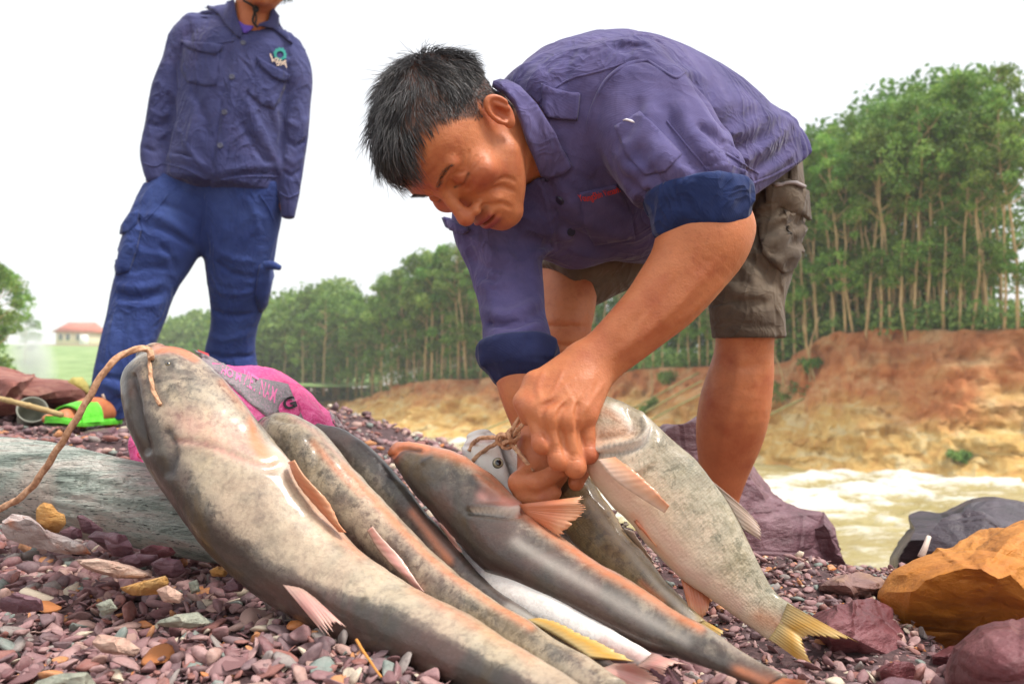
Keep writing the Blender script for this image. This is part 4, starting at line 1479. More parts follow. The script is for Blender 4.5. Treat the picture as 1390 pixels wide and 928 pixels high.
def head_sdf(P):
    q = head_local(P).astype(np.float32)
    ax = np.abs(q[:, 0])
    s = np.stack([ax, q[:, 1], q[:, 2]], -1)
    d = ellip(q, (0, 0.036, -0.088), (0.0745, 0.083, 0.098))
    d = smin(d, ellip(q, (0, 0.045, -0.035), (0.060, 0.052, 0.046)), 0.03)             # forehead
    d = smin(d, ellip(q, (0, -0.038, -0.050), (0.0560, 0.072, 0.055)), 0.03)
    d = smin(d, cone(s, (0.047, -0.054, -0.066), (0.012, -0.098, -0.012), 0.014, 0.0155, True), 0.024)   # jaw
    d = smin(d, ellip(q, (0, -0.100, -0.006), (0.020, 0.014, 0.015)), 0.014)
    d = smin(d, ellip(s, (0.046, -0.026, -0.014), (0.018, 0.013, 0.014)), 0.03)        # cheekbones
    d = smin(d, ellip(q, (0, -0.070, -0.004), (0.034, 0.028, 0.021)), 0.016)           # muzzle
    d = smax(d, -ellip(s, (0.0325, -0.001, 0.018), (0.018, 0.0115, 0.015)), 0.016)     # sockets
    d = smin(d, cone(s, (0.010, 0.017, 0.010), (0.044, 0.020, -0.002), 0.0075, 0.0065, True), 0.012)    # brow
    d = smin(d, np.linalg.norm(s - np.array([0.0315, -0.003, -0.0068], np.float32), axis=1) - 0.0136, 0.005)    # eyelids over the eyes
    d = smin(d, cone(q, (0, 0.008, 0.008), (0, -0.036, 0.027), 0.0070, 0.0095, True), 0.011)  # nose
    d = smin(d, np.linalg.norm(q - np.array([0, -0.041, 0.0275], np.float32), axis=1) - 0.0112, 0.008)
    d = smin(d, ellip(s, (0.0135, -0.0445, 0.0175), (0.0085, 0.0075, 0.0095)), 0.005)
    d = smax(d, -ellip(s, (0.0075, -0.0525, 0.022), (0.004, 0.004, 0.005)), 0.003)
    d = smin(d, ellip(q, (0, -0.0655, 0.0145), (0.021, 0.0055, 0.0075)), 0.006)        # lips
    d = smin(d, ellip(q, (0, -0.0780, 0.0130), (0.019, 0.0062, 0.0075)), 0.006)
    d = smax(d, -ellip(q, (0, -0.0718, 0.021), (0.021, 0.0022, 0.014)), 0.003)         # parted mouth
    for sg in (-1, 1):
        d = smin(d, ear_sdf(q, sg), 0.005)
    return d * HS


HFOLD = Folds()
LIDLINES = []
def hl(x, y, z): return H0 + (np.array([x, y, z]) * HS) @ HAX
def on_head(pts):
    P = np.array([hl(*p) for p in pts])
    for _ in range(6):
        g = norm(sdf_grad(head_sdf, P, 0.002)); P = P - g * head_sdf(P)[:, None]
    return P
for sg in (-1, 1):
    HFOLD.add(on_head(catmull([(sg * .015, -.040, .020), (sg * .026, -.054, .014), (sg * .034, -.072, .004), (sg * .033, -.088, 0)], 12)), 0.0035, -0.0030)
    HFOLD.add(on_head(catmull([(sg * .020, -.036, .02), (sg * .034, -.050, .010), (sg * .043, -.070, -.002)], 12)), 0.007, 0.0022)
    HFOLD.add(on_head(catmull([(sg * .040, -.046, .005), (sg * .049, -.062, -.010), (sg * .048, -.084, -.016)], 12)), 0.0028, -0.0020)
    HFOLD.add(on_head(catmull([(sg * .047, -.044, .0), (sg * .056, -.060, -.020), (sg * .055, -.080, -.026)], 12)), 0.0028, -0.0015)
    lid = on_head(catmull([(sg * .017, -.0065, .008), (sg * .025, -.0105, .010), (sg * .036, -.0110, .008), (sg * .047, -.0065, .0)], 16))
    LIDLINES.append(lid)
    HFOLD.add(lid, 0.0018, -0.0034)   # the slit between the lids
    HFOLD.add(on_head(catmull([(sg * .017, .004, .008), (sg * .028, .0085, .010), (sg * .040, .006, .007), (sg * .049, -.001, .0)], 14)), 0.0024, -0.0034)          # lid fold
    HFOLD.add(on_head(catmull([(sg * .020, -.017, .008), (sg * .030, -.021, .008), (sg * .044, -.017, .0)], 12)), 0.003, -0.0018)
    for k in (-1, 0, 1):
        HFOLD.add(on_head(catmull([(sg * .048, -.004 + .003 * k, .0), (sg * .056, -.004 + .007 * k, -.012), (sg * .061, -.005 + .011 * k, -.025)], 8)), 0.0016, -0.0011)
for k, y in enumerate((.034, .046, .058)):
    HFOLD.add(on_head(catmull([(-.040, y, .0), (0, y + .004, .01), (.040, y, .0)], 14)), 0.0024, -0.0010)
for sg in (-1, 1):
    HFOLD.add(on_head(catmull([(sg * .005, .012, .012), (sg * .006, .028, .012)], 6)), 0.002, -0.0016)

# arms
wrL = W(800, 497, 0.975)
ARM_L = Loft([(908, 284, 1018, 318, .985, .85), (884, 338, 1000, 364, .975, .85), (852, 388, 954, 420, .97, .8), (816, 432, 910, 456, .968, .78), (782, 468, 868, 488, .968, .72), (760, 490, 838, 507, .968, .64)], 26, .8)
ARM_R = Loft([(672, 476, 734, 458, 1.06, .8), (674, 520, 742, 492, 1.05, .9), (684, 555, 750, 530, 1.04, .85), (698, 590, 752, 568, 1.03, .75), (708, 615, 752, 600, 1.02, .65)], 14)
LEG_L = Loft([(966, 400, 1060, 395, 1.40, .95), (970, 440, 1052, 440, 1.39, .95), (972, 470, 1049, 470, 1.395, .95), (963, 505, 1049, 508, 1.405, 1.0), (950, 550, 1045, 545, 1.42, 1.05), (945, 595, 1034, 592, 1.44, 1.0), (950, 640, 1014, 645, 1.455, .95), (953, 685, 1000, 690, 1.46, .95), (950, 728, 998, 732, 1.46, 1.0)], 24)
LEG_R = Loft([(728, 370, 812, 375, 1.40, .95), (733, 410, 809, 412, 1.36, .95), (735, 450, 802, 452, 1.34, .95), (728, 500, 806, 500, 1.36, 1.0), (728, 550, 800, 550, 1.38, 1.0), (735, 610, 786, 612, 1.40, .95), (738, 670, 780, 672, 1.42, 1.0), (736, 705, 782, 705, 1.42, 1.0)], 20)


def foot(P, heel, toe, w):
    heel = np.asarray(heel); toe = np.asarray(toe)
    d = cone(P, heel + np.array([0, 0, .032]), heel * .4 + toe * .6 + np.array([0, 0, .030]), .034, .030)
    d = smin(d, cone(P, heel * .55 + toe * .45 + np.array([0, 0, .022]), toe + np.array([0, 0, .016]), .034, .022), .03)
    side = norm(np.cross(toe - heel, [0, 0, 1.0]))
    f = norm(toe - heel)
    for k, (o, l) in enumerate([(-.034, .030), (-.014, .030), (.002, .026), (.017, .018), (.031, .008)]):
        b = toe + side * o * w + f * (l - .03)
        r = (.013, .010, .0095, .009, .0085)[k]
        d = smin(d, cone(P, b + np.array([0, 0, .014]), b + f * .028 + np.array([0, 0, .011]), r, r * .95), .006)
    return d


anL = LEG_L.C[-1]; anR = LEG_R.C[-1]
footL_h = np.array([anL[0], anL[1] + 0.02, 0.0]); footL_t = footL_h + np.array([-0.03, -0.19, 0.0])
footR_h = np.array([anR[0], anR[1] + 0.02, 0.0]); footR_t = footR_h + np.array([-0.05, -0.19, 0.0])
zL = near_h(footL_h[0:1], footL_h[1:2])[0]; footL_h[2] = footL_t[2] = zL
zR = near_h(footR_h[0:1], footR_h[1:2])[0]; footR_h[2] = footR_t[2] = zR

# left hand: back of a fist to the camera, knuckles down
def w3(*a): return W(a[0], a[1], a[2])
LH_MCP = [w3(724, 553, .932), w3(747, 566, .920), w3(771, 569, .920), w3(795, 561, .930)]
LH_PIP = [w3(737, 602, .917), w3(759, 624, .913), w3(781, 634, .915), w3(799, 616, .926)]
LH_DIP = [w3(744, 604, .945), w3(764, 622, .944), w3(784, 631, .945), w3(800, 613, .952)]
LH_TIP = [w3(752, 586, .962), w3(769, 600, .964), w3(786, 606, .965), w3(801, 590, .968)]
LH_R = [(.0118, .0105, .0092, .0082), (.0120, .0106, .0094, .0084), (.0116, .0104, .0092, .0082), (.0104, .0093, .0082, .0075)]


def left_hand(P):
    d = None
    wr = w3(798, 497, .968)
    for i in range(4):
        o = (i - 1.5)
        w0 = wr + RIGHT * (.010 * o) + UP * (.006 * (1.5 - abs(o)))
        c = cone(P, w0, LH_MCP[i], .0195, .0150)
        d = c if d is None else smin(d, c, .020)
    d = smin(d, cone(P, w3(765, 520, .965), w3(752, 560, .95), .02, .018), .02)
    d = smin(d, cone(P, w3(790, 505, .985), w3(775, 560, .96), .022, .018), .02)
    # thumb: leaves the palm's side near its base and closes against the index finger
    th = [w3(765, 505, .965), w3(727, 520, .955), w3(711, 545, .945), w3(716, 566, .942)]
    d = smin(d, chain(P, th, (.018, .0145, .0118, .0095), .006), .012)
    for i in range(4):
        pts = [LH_MCP[i], LH_PIP[i], LH_DIP[i], LH_TIP[i]]
        c = chain(P, pts, LH_R[i], .005)
        kn = np.linalg.norm(P - (LH_MCP[i] - FWD * .002), axis=1) - (LH_R[i][0] + .0004)
        c = smin(c, kn, .010)
        kn = np.linalg.norm(P - (LH_PIP[i] - FWD * .0012), axis=1) - (LH_R[i][1] + .0003)
        c = smin(c, kn, .008)
        d = smin(d, c, .0035)
    return d


LHF = Folds()
mc = [pix(x)[:2] for x in LH_MCP]; pc = [pix(x)[:2] for x in LH_PIP]
for i in range(4):
    LHF.add(trace(left_hand, [(792 + 5 * i, 505), (mc[i][0] * .5 + 396 + 2 * i, mc[i][1] * .5 + 254), (mc[i][0], mc[i][1] - 2)], .8, 1.1, 8), .0042, .0022)   # tendons
    for k in (-4, 0, 4):
        LHF.add(trace(left_hand, [(pc[i][0] - 8, pc[i][1] - 14 + k), (pc[i][0] + 8, pc[i][1] - 14 + k)], .8, 1.1, 4), .0011, -.0009)
for i in range(3):
    x = (mc[i][0] + mc[i + 1][0]) / 2; y = (mc[i][1] + mc[i + 1][1]) / 2
    x2 = (pc[i][0] + pc[i + 1][0]) / 2; y2 = (pc[i][1] + pc[i + 1][1]) / 2
    LHF.add(trace(left_hand, [(x * .6 + 315, y * .6 + 205), (x, y), (x2, y2)], .8, 1.1, 8), .0034, -.0042)
for pts, w_, a_ in [([(740, 500), (730, 525), (735, 548)], .004, .0016), ([(765, 500), (752, 530), (742, 552)], .0026, .0014), ([(822, 515), (806, 540), (792, 560)], .003, .0014), ([(760, 515), (778, 545), (782, 562)], .0022, .0010)]:
    LHF.add(trace(left_hand, pts, .8, 1.1, 8), w_, a_)

# right hand: reaches down behind the fist, index finger hooked to the right under the rope
def right_hand(P):
    wr = w3(730, 602, 1.02)
    d = cone(P, wr, w3(730, 640, 1.0), .026, .026)
    d = smin(d, cone(P, w3(742, 606, 1.01), w3(752, 640, .995), .022, .018), .02)
    fing = [([w3(722, 640, .985), w3(705, 655, .965), w3(730, 655, .955), w3(760, 638, .955)], (.015, .0130, .0118, .0100)),
            ([w3(728, 648, .990), w3(712, 672, .965), w3(735, 676, .955), w3(752, 668, .958)], (.014, .0122, .0108, .0092)),
            ([w3(740, 655, .995), w3(728, 688, .975), w3(746, 694, .965), w3(760, 688, .97)], (.013, .0115, .010, .009)),
            ([w3(750, 655, 1.0), w3(745, 695, .985), w3(760, 703, .98), w3(772, 698, .985)], (.012, .010, .009, .008)),
            ([w3(752, 612, 1.0), w3(776, 622, .985), w3(786, 640, .97), w3(782, 655, .962)], (.016, .0132, .0118, .0098))]
    for pts, rad in fing:
        d = smin(d, chain(P, pts, rad, .005), .006)
    return d


ARF = Folds()
for pts, w, a in [([(975, 350), (930, 405), (880, 450), (820, 490)], .008, .0028), ([(930, 365), (890, 410), (840, 455)], .010, -.0020), ([(990, 372), (955, 410), (915, 440)], .010, .0026), ([(900, 395), (870, 440), (850, 480)], .004, .0012)]:
    ARF.add(trace(ARM_L, pts, .7, 1.2), w, a)
for pts, w, a in [([(1005, 470), (1000, 520), (985, 580), (975, 640)], .012, .004), ([(985, 475), (990, 495), (1020, 500), (1030, 480)], .010, -.003), ([(1035, 480), (1032, 540), (1012, 600)], .010, -.002)]:
    ARF.add(trace(LEG_L, pts, 1.1, 1.6), w, a)


BONES = [(W(738, 200, 1.13), W(800, 200, 1.2), .050, .07), (W(800, 200, 1.2), W(985, 260, 1.47), .07, .07), (W(800, 190, 1.18), W(950, 262, 1.01), .035, .028),
         (W(780, 220, 1.2), W(676, 320, 1.19), .035, .026), (W(676, 320, 1.19), W(706, 480, 1.065), .026, .026), (W(985, 260, 1.47), W(1030, 300, 1.5), .07, .04),
         (W(1030, 300, 1.5), W(1016, 440, 1.395), .04, .034), (W(960, 280, 1.5), W(770, 400, 1.39), .05, .034)]


def core_sdf(P):
    d = np.full(len(P), 1.0, np.float32)
    for a, b, ra, rb in BONES: d = smin(d, cone(P, a, b, ra, rb), .02)
    return d


def head_neck_sdf(P):
    h = head_sdf(P) - HFOLD(P)
    nk = cone(P, hl(0, -.035, -.100), W(738, 200, 1.13), .052, .058)
    nk = smin(nk, cone(P, hl(0, -.030, -.135), W(752, 165, 1.15), .030, .045), .03)
    return smin(h, nk, .022)


def arm_left_sdf(P):
    d = smin(ARM_L(P), cone(P, W(950, 262, 1.0), W(958, 312, .985), .046, .050), .03) - ARF(P)
    return smin(d, left_hand(P) - LHF(P), .014)


def arm_right_sdf(P):
    return smin(ARM_R(P), right_hand(P), .010)


def legs_sdf(P):
    d = smin(LEG_L(P) - ARF(P), LEG_R(P), .01)
    for h_, t_, s_ in ((footL_h, footL_t, 1), (footR_h, footR_t, -1)):
        d = smin(d, foot(P, h_, t_, s_), .02)
    return d


pieces = []
lo, hi = bounds(np.array([H0 + np.array([x, y, z]) for x in (-.17, .17) for y in (-.17, .17) for z in (-.17, .17)]), pad=0)
pieces.append(sdf_mesh(head_neck_sdf, lo, hi, .0014))
n_head = len(pieces[0][0])
lo, hi = bounds(ARM_L.C, *LH_PIP, *LH_TIP, pad=.06); pieces.append(sdf_mesh(arm_left_sdf, lo, hi, .0018))
lo, hi = bounds(ARM_R.C, w3(700, 660, .95), w3(790, 700, .97), pad=.05); pieces.append(sdf_mesh(arm_right_sdf, lo, hi, .0020))
lo, hi = bounds(LEG_L.C, LEG_R.C, footL_h, footL_t, footR_t, pad=.07); pieces.append(sdf_mesh(legs_sdf, lo, hi, .0042))
lo, hi = bounds(*[x for b_ in BONES for x in b_[:2]], pad=.08); pieces.append(sdf_mesh(core_sdf, lo, hi, .010))
bv, bq = join_meshes(pieces)
q = head_local(bv); ax = np.abs(q[:, 0])
lipm = np.maximum(np.exp(-((q[:, 1] + .0655) / .0045) ** 2), np.exp(-((q[:, 1] + .0785) / .0055) ** 2)) * (1 - sstep(.016, .023, ax)) * sstep(.002, .010, q[:, 2])
inhead = np.linalg.norm(q - np.array([0, 0, -.06]), axis=1) < .16
line = .062 - 1.0 * np.maximum(0, ax - .045) * 1.0
hairline = lambda q: sstep(-.006, .010, (q[:, 1] - (.071 + .014 * sstep(.025, .055, np.abs(q[:, 0])) * sstep(-.075, -.04, q[:, 2]) - .25 * sstep(.03, .07, np.abs(q[:, 0])) * .12)) + np.maximum(0, -.030 - q[:, 2]) * 0.95 - .55 * np.maximum(0, -.062 - q[:, 2]) * (q[:, 2] > -.11))
hm = hairline(q) * inhead * sstep(-.10, -.055, q[:, 1] + .45 * np.maximum(0, -.1 - q[:, 2]))
stub = np.exp(-((q[:, 1] + .056) / .005) ** 2) * (1 - sstep(.018, .026, ax)) * sstep(0, .01, q[:, 2]) * .35
eard = np.minimum(ear_sdf(q.astype(np.float32), 1), ear_sdf(q.astype(np.float32), -1))
hm = hm * sstep(.002, .007, eard)
lash = np.zeros(len(bv))
for ln_ in LIDLINES:
    dl, _ = polydist(bv[:n_head].astype(np.float32), ln_)
    lash[:n_head] = np.maximum(lash[:n_head], np.exp(-(dl / .0017) ** 2))
scalp = np.clip(np.maximum(np.maximum(hm * .85, stub), lash), 0, 1) * inhead
flush = np.zeros(len(bv))
for cx, cy, cz, rr in ((0, -.040, .03, .016), (.05, -.03, -.01, .024), (-.05, -.03, -.01, .024), (.078, -.01, -.09, .022), (-.078, -.01, -.09, .022), (0, .03, .012, .02)):
    flush = np.maximum(flush, np.exp(-(np.linalg.norm(q - np.array([cx, cy, cz]), axis=1) / rr) ** 2))
for x_ in LH_MCP + LH_PIP:
    flush = np.maximum(flush, .8 * np.exp(-(np.linalg.norm(bv - x_, axis=1) / .014) ** 2))
body = obj('body', new_mesh('person_body', bv, bq, {'lip': lipm * inhead, 'scalp': scalp, 'nail': np.zeros(len(bv)), 'flush': flush}), SKIN, PERSON_A)
print('body verts', len(bv))

# ---- hair
r = np.random.default_rng(5)
cand = np.nonzero(hm > .35)[0]
qn = norm(sdf_grad(head_sdf, bv[cand], .004))
notear = head_sdf(bv[cand]) < .02
pick = r.choice(len(cand), 15000)
roots = bv[cand[pick]] + r.normal(size=(15000, 3)) * .0011; nrm = qn[pick]
rq = head_local(roots)
keep = (np.abs(rq[:, 0]) < .088)
roots, nrm, rq = roots[keep], nrm[keep], rq[keep]
topw = sstep(.020, .070, rq[:, 1] + .25 * np.maximum(0, -.1 - rq[:, 2]))          # long on top, cropped at the sides
ln = (.005 + .026 * topw) * (.7 + .5 * r.random(len(roots)))
ln = ln * (1 - .62 * sstep(.030, .058, np.abs(rq[:, 0])) * sstep(-.10, -.05, rq[:, 2]))
ln = ln + .016 * (1 - sstep(.03, .055, np.abs(rq[:, 0]))) * sstep(-.075, -.03, rq[:, 2]) * topw * (.4 + .6 * r.random(len(roots)))
whorl = np.array([.015, .122, -.145])
clump = norm(np.stack([vnoise(roots, 55, 3), vnoise(roots, 55, 4), vnoise(roots, 55, 5)], -1))
stray = (r.random(len(roots)) < .03)[:, None]


def flow(P, t):
    q = head_local(P)
    away = q - whorl
    v = norm(away * np.array([1, .35, 1]) + np.array([0, -.01, .06]))
    v = v + np.array([0, -.45, -.25]) * sstep(.03, .07, np.abs(q[:, 0]))[:, None]
    v = norm(v) @ HAX
    nn = norm(sdf_grad(head_skull, P.astype(np.float32), .004))
    v = norm(v - nn * (v * nn).sum(1)[:, None])
    lift = np.where(stray, .8, .30 - .34 * t)
    return norm(v + nn * lift * (.5 + .5 * topw[:, None]) + jit + clump * .36)


def head_skull(P):
    q = head_local(P).astype(np.float32)
    return smin(ellip(q, (0, 0.036, -0.088), (0.0765, 0.083, 0.098)), ellip(q, (0, 0.045, -0.035), (0.060, 0.052, 0.046)), 0.03)


jit = r.normal(size=(len(roots), 3)) * .11
hair = obj('hair', strands(roots, flow, ln, 5, np.full(len(roots), .00034), r, grav=.10), HAIR, PERSON_A)
# eyebrows, as short hairs
for sg in (-1, 1):
    er = []
    for i in range(150):
        t = r.random(); er.append((sg * (.012 + .036 * t), .016 + .006 * math.sin(t * 2.4) + r.normal() * .0020 * (1 - .5 * t), .018 - .016 * t))
    er = on_head(er)
    en = norm(sdf_grad(head_sdf, er, .003))
    obj('eyebrow', strands(er, lambda P, t: norm(en * .22 + sg * HAX[0] * .9 + HAX[1] * .15), np.full(len(er), .007), 2, np.full(len(er), .00020), r), HAIR, hair)

# ---- shirt
TORSO = Loft([(1074, 208, 985, 320, 1.47, .8), (1074, 160, 950, 345, 1.43, .85), (1036, 130, 900, 350, 1.38, .9), (966, 84, 830, 350, 1.30, .95), (888, 52, 752, 343, 1.22, .95), (805, 64, 690, 316, 1.165, 1.0), (738, 96, 668, 272, 1.135, .95)], 22, .3)
SL_L = Loft([(780, 150, 900, 78, 1.12, .9), (806, 198, 948, 132, 1.06, .85), (838, 245, 988, 188, 1.01, .8), (864, 272, 1012, 230, .985, .8), (876, 288, 1004, 262, .982, .78)], 14)
SL_R = Loft([(622, 282, 720, 250, 1.19, .9), (622, 325, 735, 318, 1.18, .85), (640, 375, 738, 370, 1.15, .8), (653, 425, 740, 420, 1.11, .8), (656, 470, 748, 452, 1.075, .9), (660, 500, 750, 472, 1.065, .9)], 16)


def collar_base(P):
    d = smin(TORSO(P), SL_L(P), .028)
    return smin(d, cone(P, hl(0, -.030, -.11), W(745, 192, 1.135), .066, .074), .02)


def shirt_base(P):
    d = TORSO(P)
    d = smin(d, SL_L(P), .028)
    d = smin(d, SL_R(P), .025)
    d = smin(d, cone(P, W(700, 250, 1.15), W(665, 300, 1.18), .05, .05), .03)
    d = smin(d, cone(P, W(745, 130, 1.12), W(840, 130, 1.1), .045, .06), .03)
    d = smin(d, cone(P, W(712, 292, 1.18), W(780, 318, 1.24), .05, .055), .03)       # the front hangs loose
    # open neck, hem across the small of the back
    hn = RIGHT * .57 - UP * .82
    d = smax(d, (P - W(1085, 219, 1.45)) @ hn, .006)
    nk = cone(P, hl(0, -.035, -.10), W(742, 195, 1.14), .062, .064)
    d = smax(d, -nk, .008)
    return d


SF = Folds()
add_folds(SF, shirt_base, .7, 2.0, [
    # shoulder seam and yoke
    ([(798, 175), (805, 140), (822, 108), (850, 86), (880, 82), (905, 100)], .0035, -.0030), ([(800, 180), (808, 142), (826, 110), (852, 90)], .008, .0030),
    # back gathers
    ([(905, 100), (925, 96), (960, 110)], .010, .004), ([(830, 60), (850, 66), (870, 58)], .009, -.005), ([(840, 56), (862, 58), (885, 62)], .006, .004),
    ([(760, 92), (745, 110), (738, 130)], .008, .004), ([(775, 72), (768, 98), (762, 120)], .008, -.004), ([(735, 95), (720, 120)], .007, .004),
    ([(915, 95), (935, 130), (955, 165), (978, 185)], .014, .007), ([(940, 120), (965, 150), (985, 178)], .010, -.006),
    ([(985, 185), (1010, 175), (1045, 160), (1075, 165)], .010, .006), ([(990, 205), (1020, 195), (1055, 185)], .009, -.005), ([(1000, 225), (1030, 205), (1062, 178), (1078, 160)], .008, .006),
    ([(1020, 235), (1050, 215), (1078, 190)], .008, -.005), ([(1030, 240), (1060, 222), (1080, 205)], .007, .004), ([(955, 150), (1000, 140), (1040, 150)], .02, .004),
    ([(1062, 150), (1078, 165), (1084, 185)], .007, .005),
    # sleeve folds running from the shoulder to the cuff
    ([(928, 130), (930, 165), (960, 205), (1000, 240)], .012, .006), ([(905, 140), (915, 180), (945, 225), (985, 262)], .011, -.006),
    ([(880, 185), (905, 215), (940, 245), (965, 280)], .010, .005), ([(862, 195), (885, 235), (915, 262)], .009, -.006), ([(840, 215), (858, 232), (880, 225), (905, 200)], .007, .006),
    ([(848, 240), (868, 258), (895, 262)], .006, -.005), ([(868, 268), (900, 262), (940, 258), (975, 252)], .008, .006), ([(878, 290), (920, 282), (970, 276)], .006, -.005),
    ([(985, 250), (975, 280), (960, 300)], .008, .005), ([(1005, 235), (1000, 270), (985, 300)], .008, -.005), ([(885, 140), (880, 170), (860, 200), (840, 214)], .010, .005), ([(865, 130), (858, 165), (840, 195)], .009, -.004),
    ([(940, 170), (975, 190), (1005, 225)], .009, -.005), ([(820, 230), (850, 270), (862, 290)], .008, .004),
    # chest and belly
    ([(790, 240), (820, 262), (860, 290)], .009, -.005), ([(760, 250), (800, 300), (850, 320)], .010, .005), ([(740, 270), (770, 310), (820, 335)], .009, -.005),
    ([(700, 290), (740, 310), (790, 325)], .010, .005), ([(690, 310), (730, 330), (790, 345)], .008, -.006), ([(720, 345), (760, 338), (820, 350)], .008, .005),
    ([(735, 230), (755, 275), (760, 320)], .004, -.003), ([(722, 232), (742, 280), (748, 325)], .004, .003),
    # far sleeve
    ([(640, 320), (660, 340), (690, 350)], .009, .005), ([(632, 345), (655, 362), (690, 368)], .007, -.005), ([(640, 380), (665, 392), (700, 378)], .007, .005), ([(650, 370), (672, 384), (668, 400)], .006, -.005),
    ([(648, 420), (690, 428), (735, 405)], .008, .005), ([(652, 436), (700, 442), (738, 420)], .006, -.005), ([(660, 462), (700, 455), (740, 440)], .008, .006), ([(700, 300), (705, 340), (720, 390)], .010, -.004), ([(665, 330), (668, 400), (680, 450)], .012, .003),
], 2.0)


def shirt_sdf(P):
    return shirt_base(P) - SF(P) - .0016 * fbm(P, 22, 3, 8)


lo, hi = bounds(TORSO.C, SL_L.C, SL_R.C, pad=.2)
sv, sq = sdf_mesh(shirt_sdf, lo, hi, .0036)
SHIRT = cloth_material('purple_workshirt', srgb(80, 75, 118), srgb(106, 99, 143), srgb(55, 52, 92), dusty=srgb(80, 67, 98))
CUFF = cloth_material('blue_cuff_lining', srgb(33, 47, 90), srgb(44, 60, 106), srgb(25, 36, 74))
shirt = obj('shirt', new_mesh('work_shirt', sv, sq), SHIRT, PERSON_A)
print('shirt verts', len(sv))

# rolled cuffs
def ring_sdf(L0, bulge):
    c = Loft(L0, 10)
    a, b = c.C[0], c.C[-1]; ax = norm(b - a)
    inner = Loft([(s[0] + .16 * (s[2] - s[0]), s[1] + .16 * (s[3] - s[1]), s[2] - .16 * (s[2] - s[0]), s[3] - .16 * (s[3] - s[1]), s[4], s[5]) for s in L0], 10)
    fo = Folds()
    for k in range(9):
        th = 6.283 * k / 9 + .4 * math.sin(k * 5)
        rr = c.rx[4] * math.cos(th) * c.A[4] + c.ry[4] * math.sin(th) * c.B[4]
        fo.add(catmull([c.C[1] + rr * 1.02, c.C[5] + rr * 1.02 + np.cross(ax, rr) * .25, c.C[8] + rr + np.cross(ax, rr) * .45], 6), .006, (.005 if k % 2 else -.004))

    def f(P):
        d = c(P)
        h0 = -(P - a) @ ax; h1 = (P - b) @ ax
        d = smax(d, np.maximum(h0, h1), .012)
        e = smax(inner(P), (c.C[-3] - P) @ ax, .003)
        d = smax(d, -e, .004)
        t = ((P - a) @ ax)
        return d - fo(P) - .0055 * (.5 - np.abs(fbm(P, 15, 2, 44))) - .003 * fbm(P, 24, 2, 45)
    return f, c


cf, cc_ = ring_sdf([(870, 274, 1020, 236, .984, .86), (877, 290, 1020, 258, .982, .88), (884, 306, 1018, 284, .98, .88), (891, 325, 1016, 310, .978, .86)], .01)
lo, hi = bounds(cc_.C, pad=.11)
v, qd = sdf_mesh(cf, lo, hi, .0028)
obj('rolled_cuff', new_mesh('rolled_cuff', v, qd), CUFF, shirt)
cf2, cc_ = ring_sdf([(650, 484, 754, 444, 1.066, .95), (652, 504, 757, 458, 1.06, .95), (658, 526, 755, 474, 1.055, .95), (670, 550, 742, 494, 1.05, .9)], .01)
lo, hi = bounds(cc_.C, pad=.10)
v, qd = sdf_mesh(cf2, lo, hi, .0028)
obj('rolled_cuff', new_mesh('rolled_cuff', v, qd), cloth_material('shaded_cuff', srgb(34, 40, 76), srgb(46, 54, 94), srgb(25, 30, 60)), shirt)  # darker copy of the cuff cloth; the far arm's shade is in its colour

# collar, shoulder tab, placket, pocket, lettering
obj('collar', patch_mesh(collar_base, [(668, 116), (684, 112), (704, 122), (728, 146), (752, 182), (777, 226), (766, 235), (744, 238), (733, 236), (724, 214), (714, 190), (707, 166), (698, 142), (684, 126)], .8, 1.6, .004, .002, 5), SHIRT, shirt)
obj('collar', patch_mesh(shirt_sdf, [(603, 294), (612, 296), (640, 312), (632, 318), (608, 308)], .8, 1.6, .003, .004, 4), SHIRT, shirt)
obj('shoulder_tab', patch_mesh(shirt_sdf, [(737, 115), (746, 121), (772, 127), (788, 128), (786, 148), (784, 164), (764, 163), (744, 159), (739, 148)], .8, 1.6, .003, .003, 4), SHIRT, shirt)
obj('chest_pocket', patch_mesh(shirt_sdf, [(786, 262), (838, 250), (856, 288), (862, 322), (806, 332), (792, 300)], .8, 1.6, .0015, .0015, 5), SHIRT, shirt)
obj('sleeve_pocket', patch_mesh(shirt_sdf, [(835, 172), (870, 152), (925, 210), (905, 232), (875, 238), (850, 210)], .8, 1.6, .0015, .0008, 5), SHIRT, shirt)
for pts, w_ in [([(796, 182), (800, 160), (808, 136), (824, 108), (850, 88), (878, 82)], 5), ([(722, 150), (742, 128), (775, 108), (812, 98), (850, 86)], 4), ([(878, 82), (900, 96), (918, 106), (930, 98)], 4), ([(905, 165), (930, 195), (955, 225), (968, 250)], 4), ([(722, 226), (738, 262), (748, 300), (752, 335)], 9), ([(985, 208), (1010, 224), (1030, 236)], 4), ([(1020, 250), (1050, 238), (1082, 221)], 5)]:
    strip(shirt_sdf, pts, w_, .8, 1.7, 'seam', SHIRT, shirt)
TXT = M('red_thread', color=srgb(205, 52, 36), rough=0.8).m
obj('lettering', text_mesh(shirt_sdf, 'YoungShin Vietnam', (786, 272), (842, 256), 9, .8, 1.6, lift=.0045, arc=-3, bold=.01), TXT, shirt)
obj('stitch_mark', patch_mesh(shirt_sdf, [(846, 164), (851, 162), (860, 165), (864, 168), (860, 168), (852, 165)], .8, 1.6, .001, .002, 3), M('white_thread', color=srgb(225, 220, 225), rough=.8).m, shirt)
DARKB = M('navy_button', color=srgb(38, 38, 62), rough=.4).m
for px, py in ((775, 315), (760, 272)):
    obj('button', disc_on(shirt_sdf, px, py, .8, 1.6, .0065, .003), DARKB, shirt)

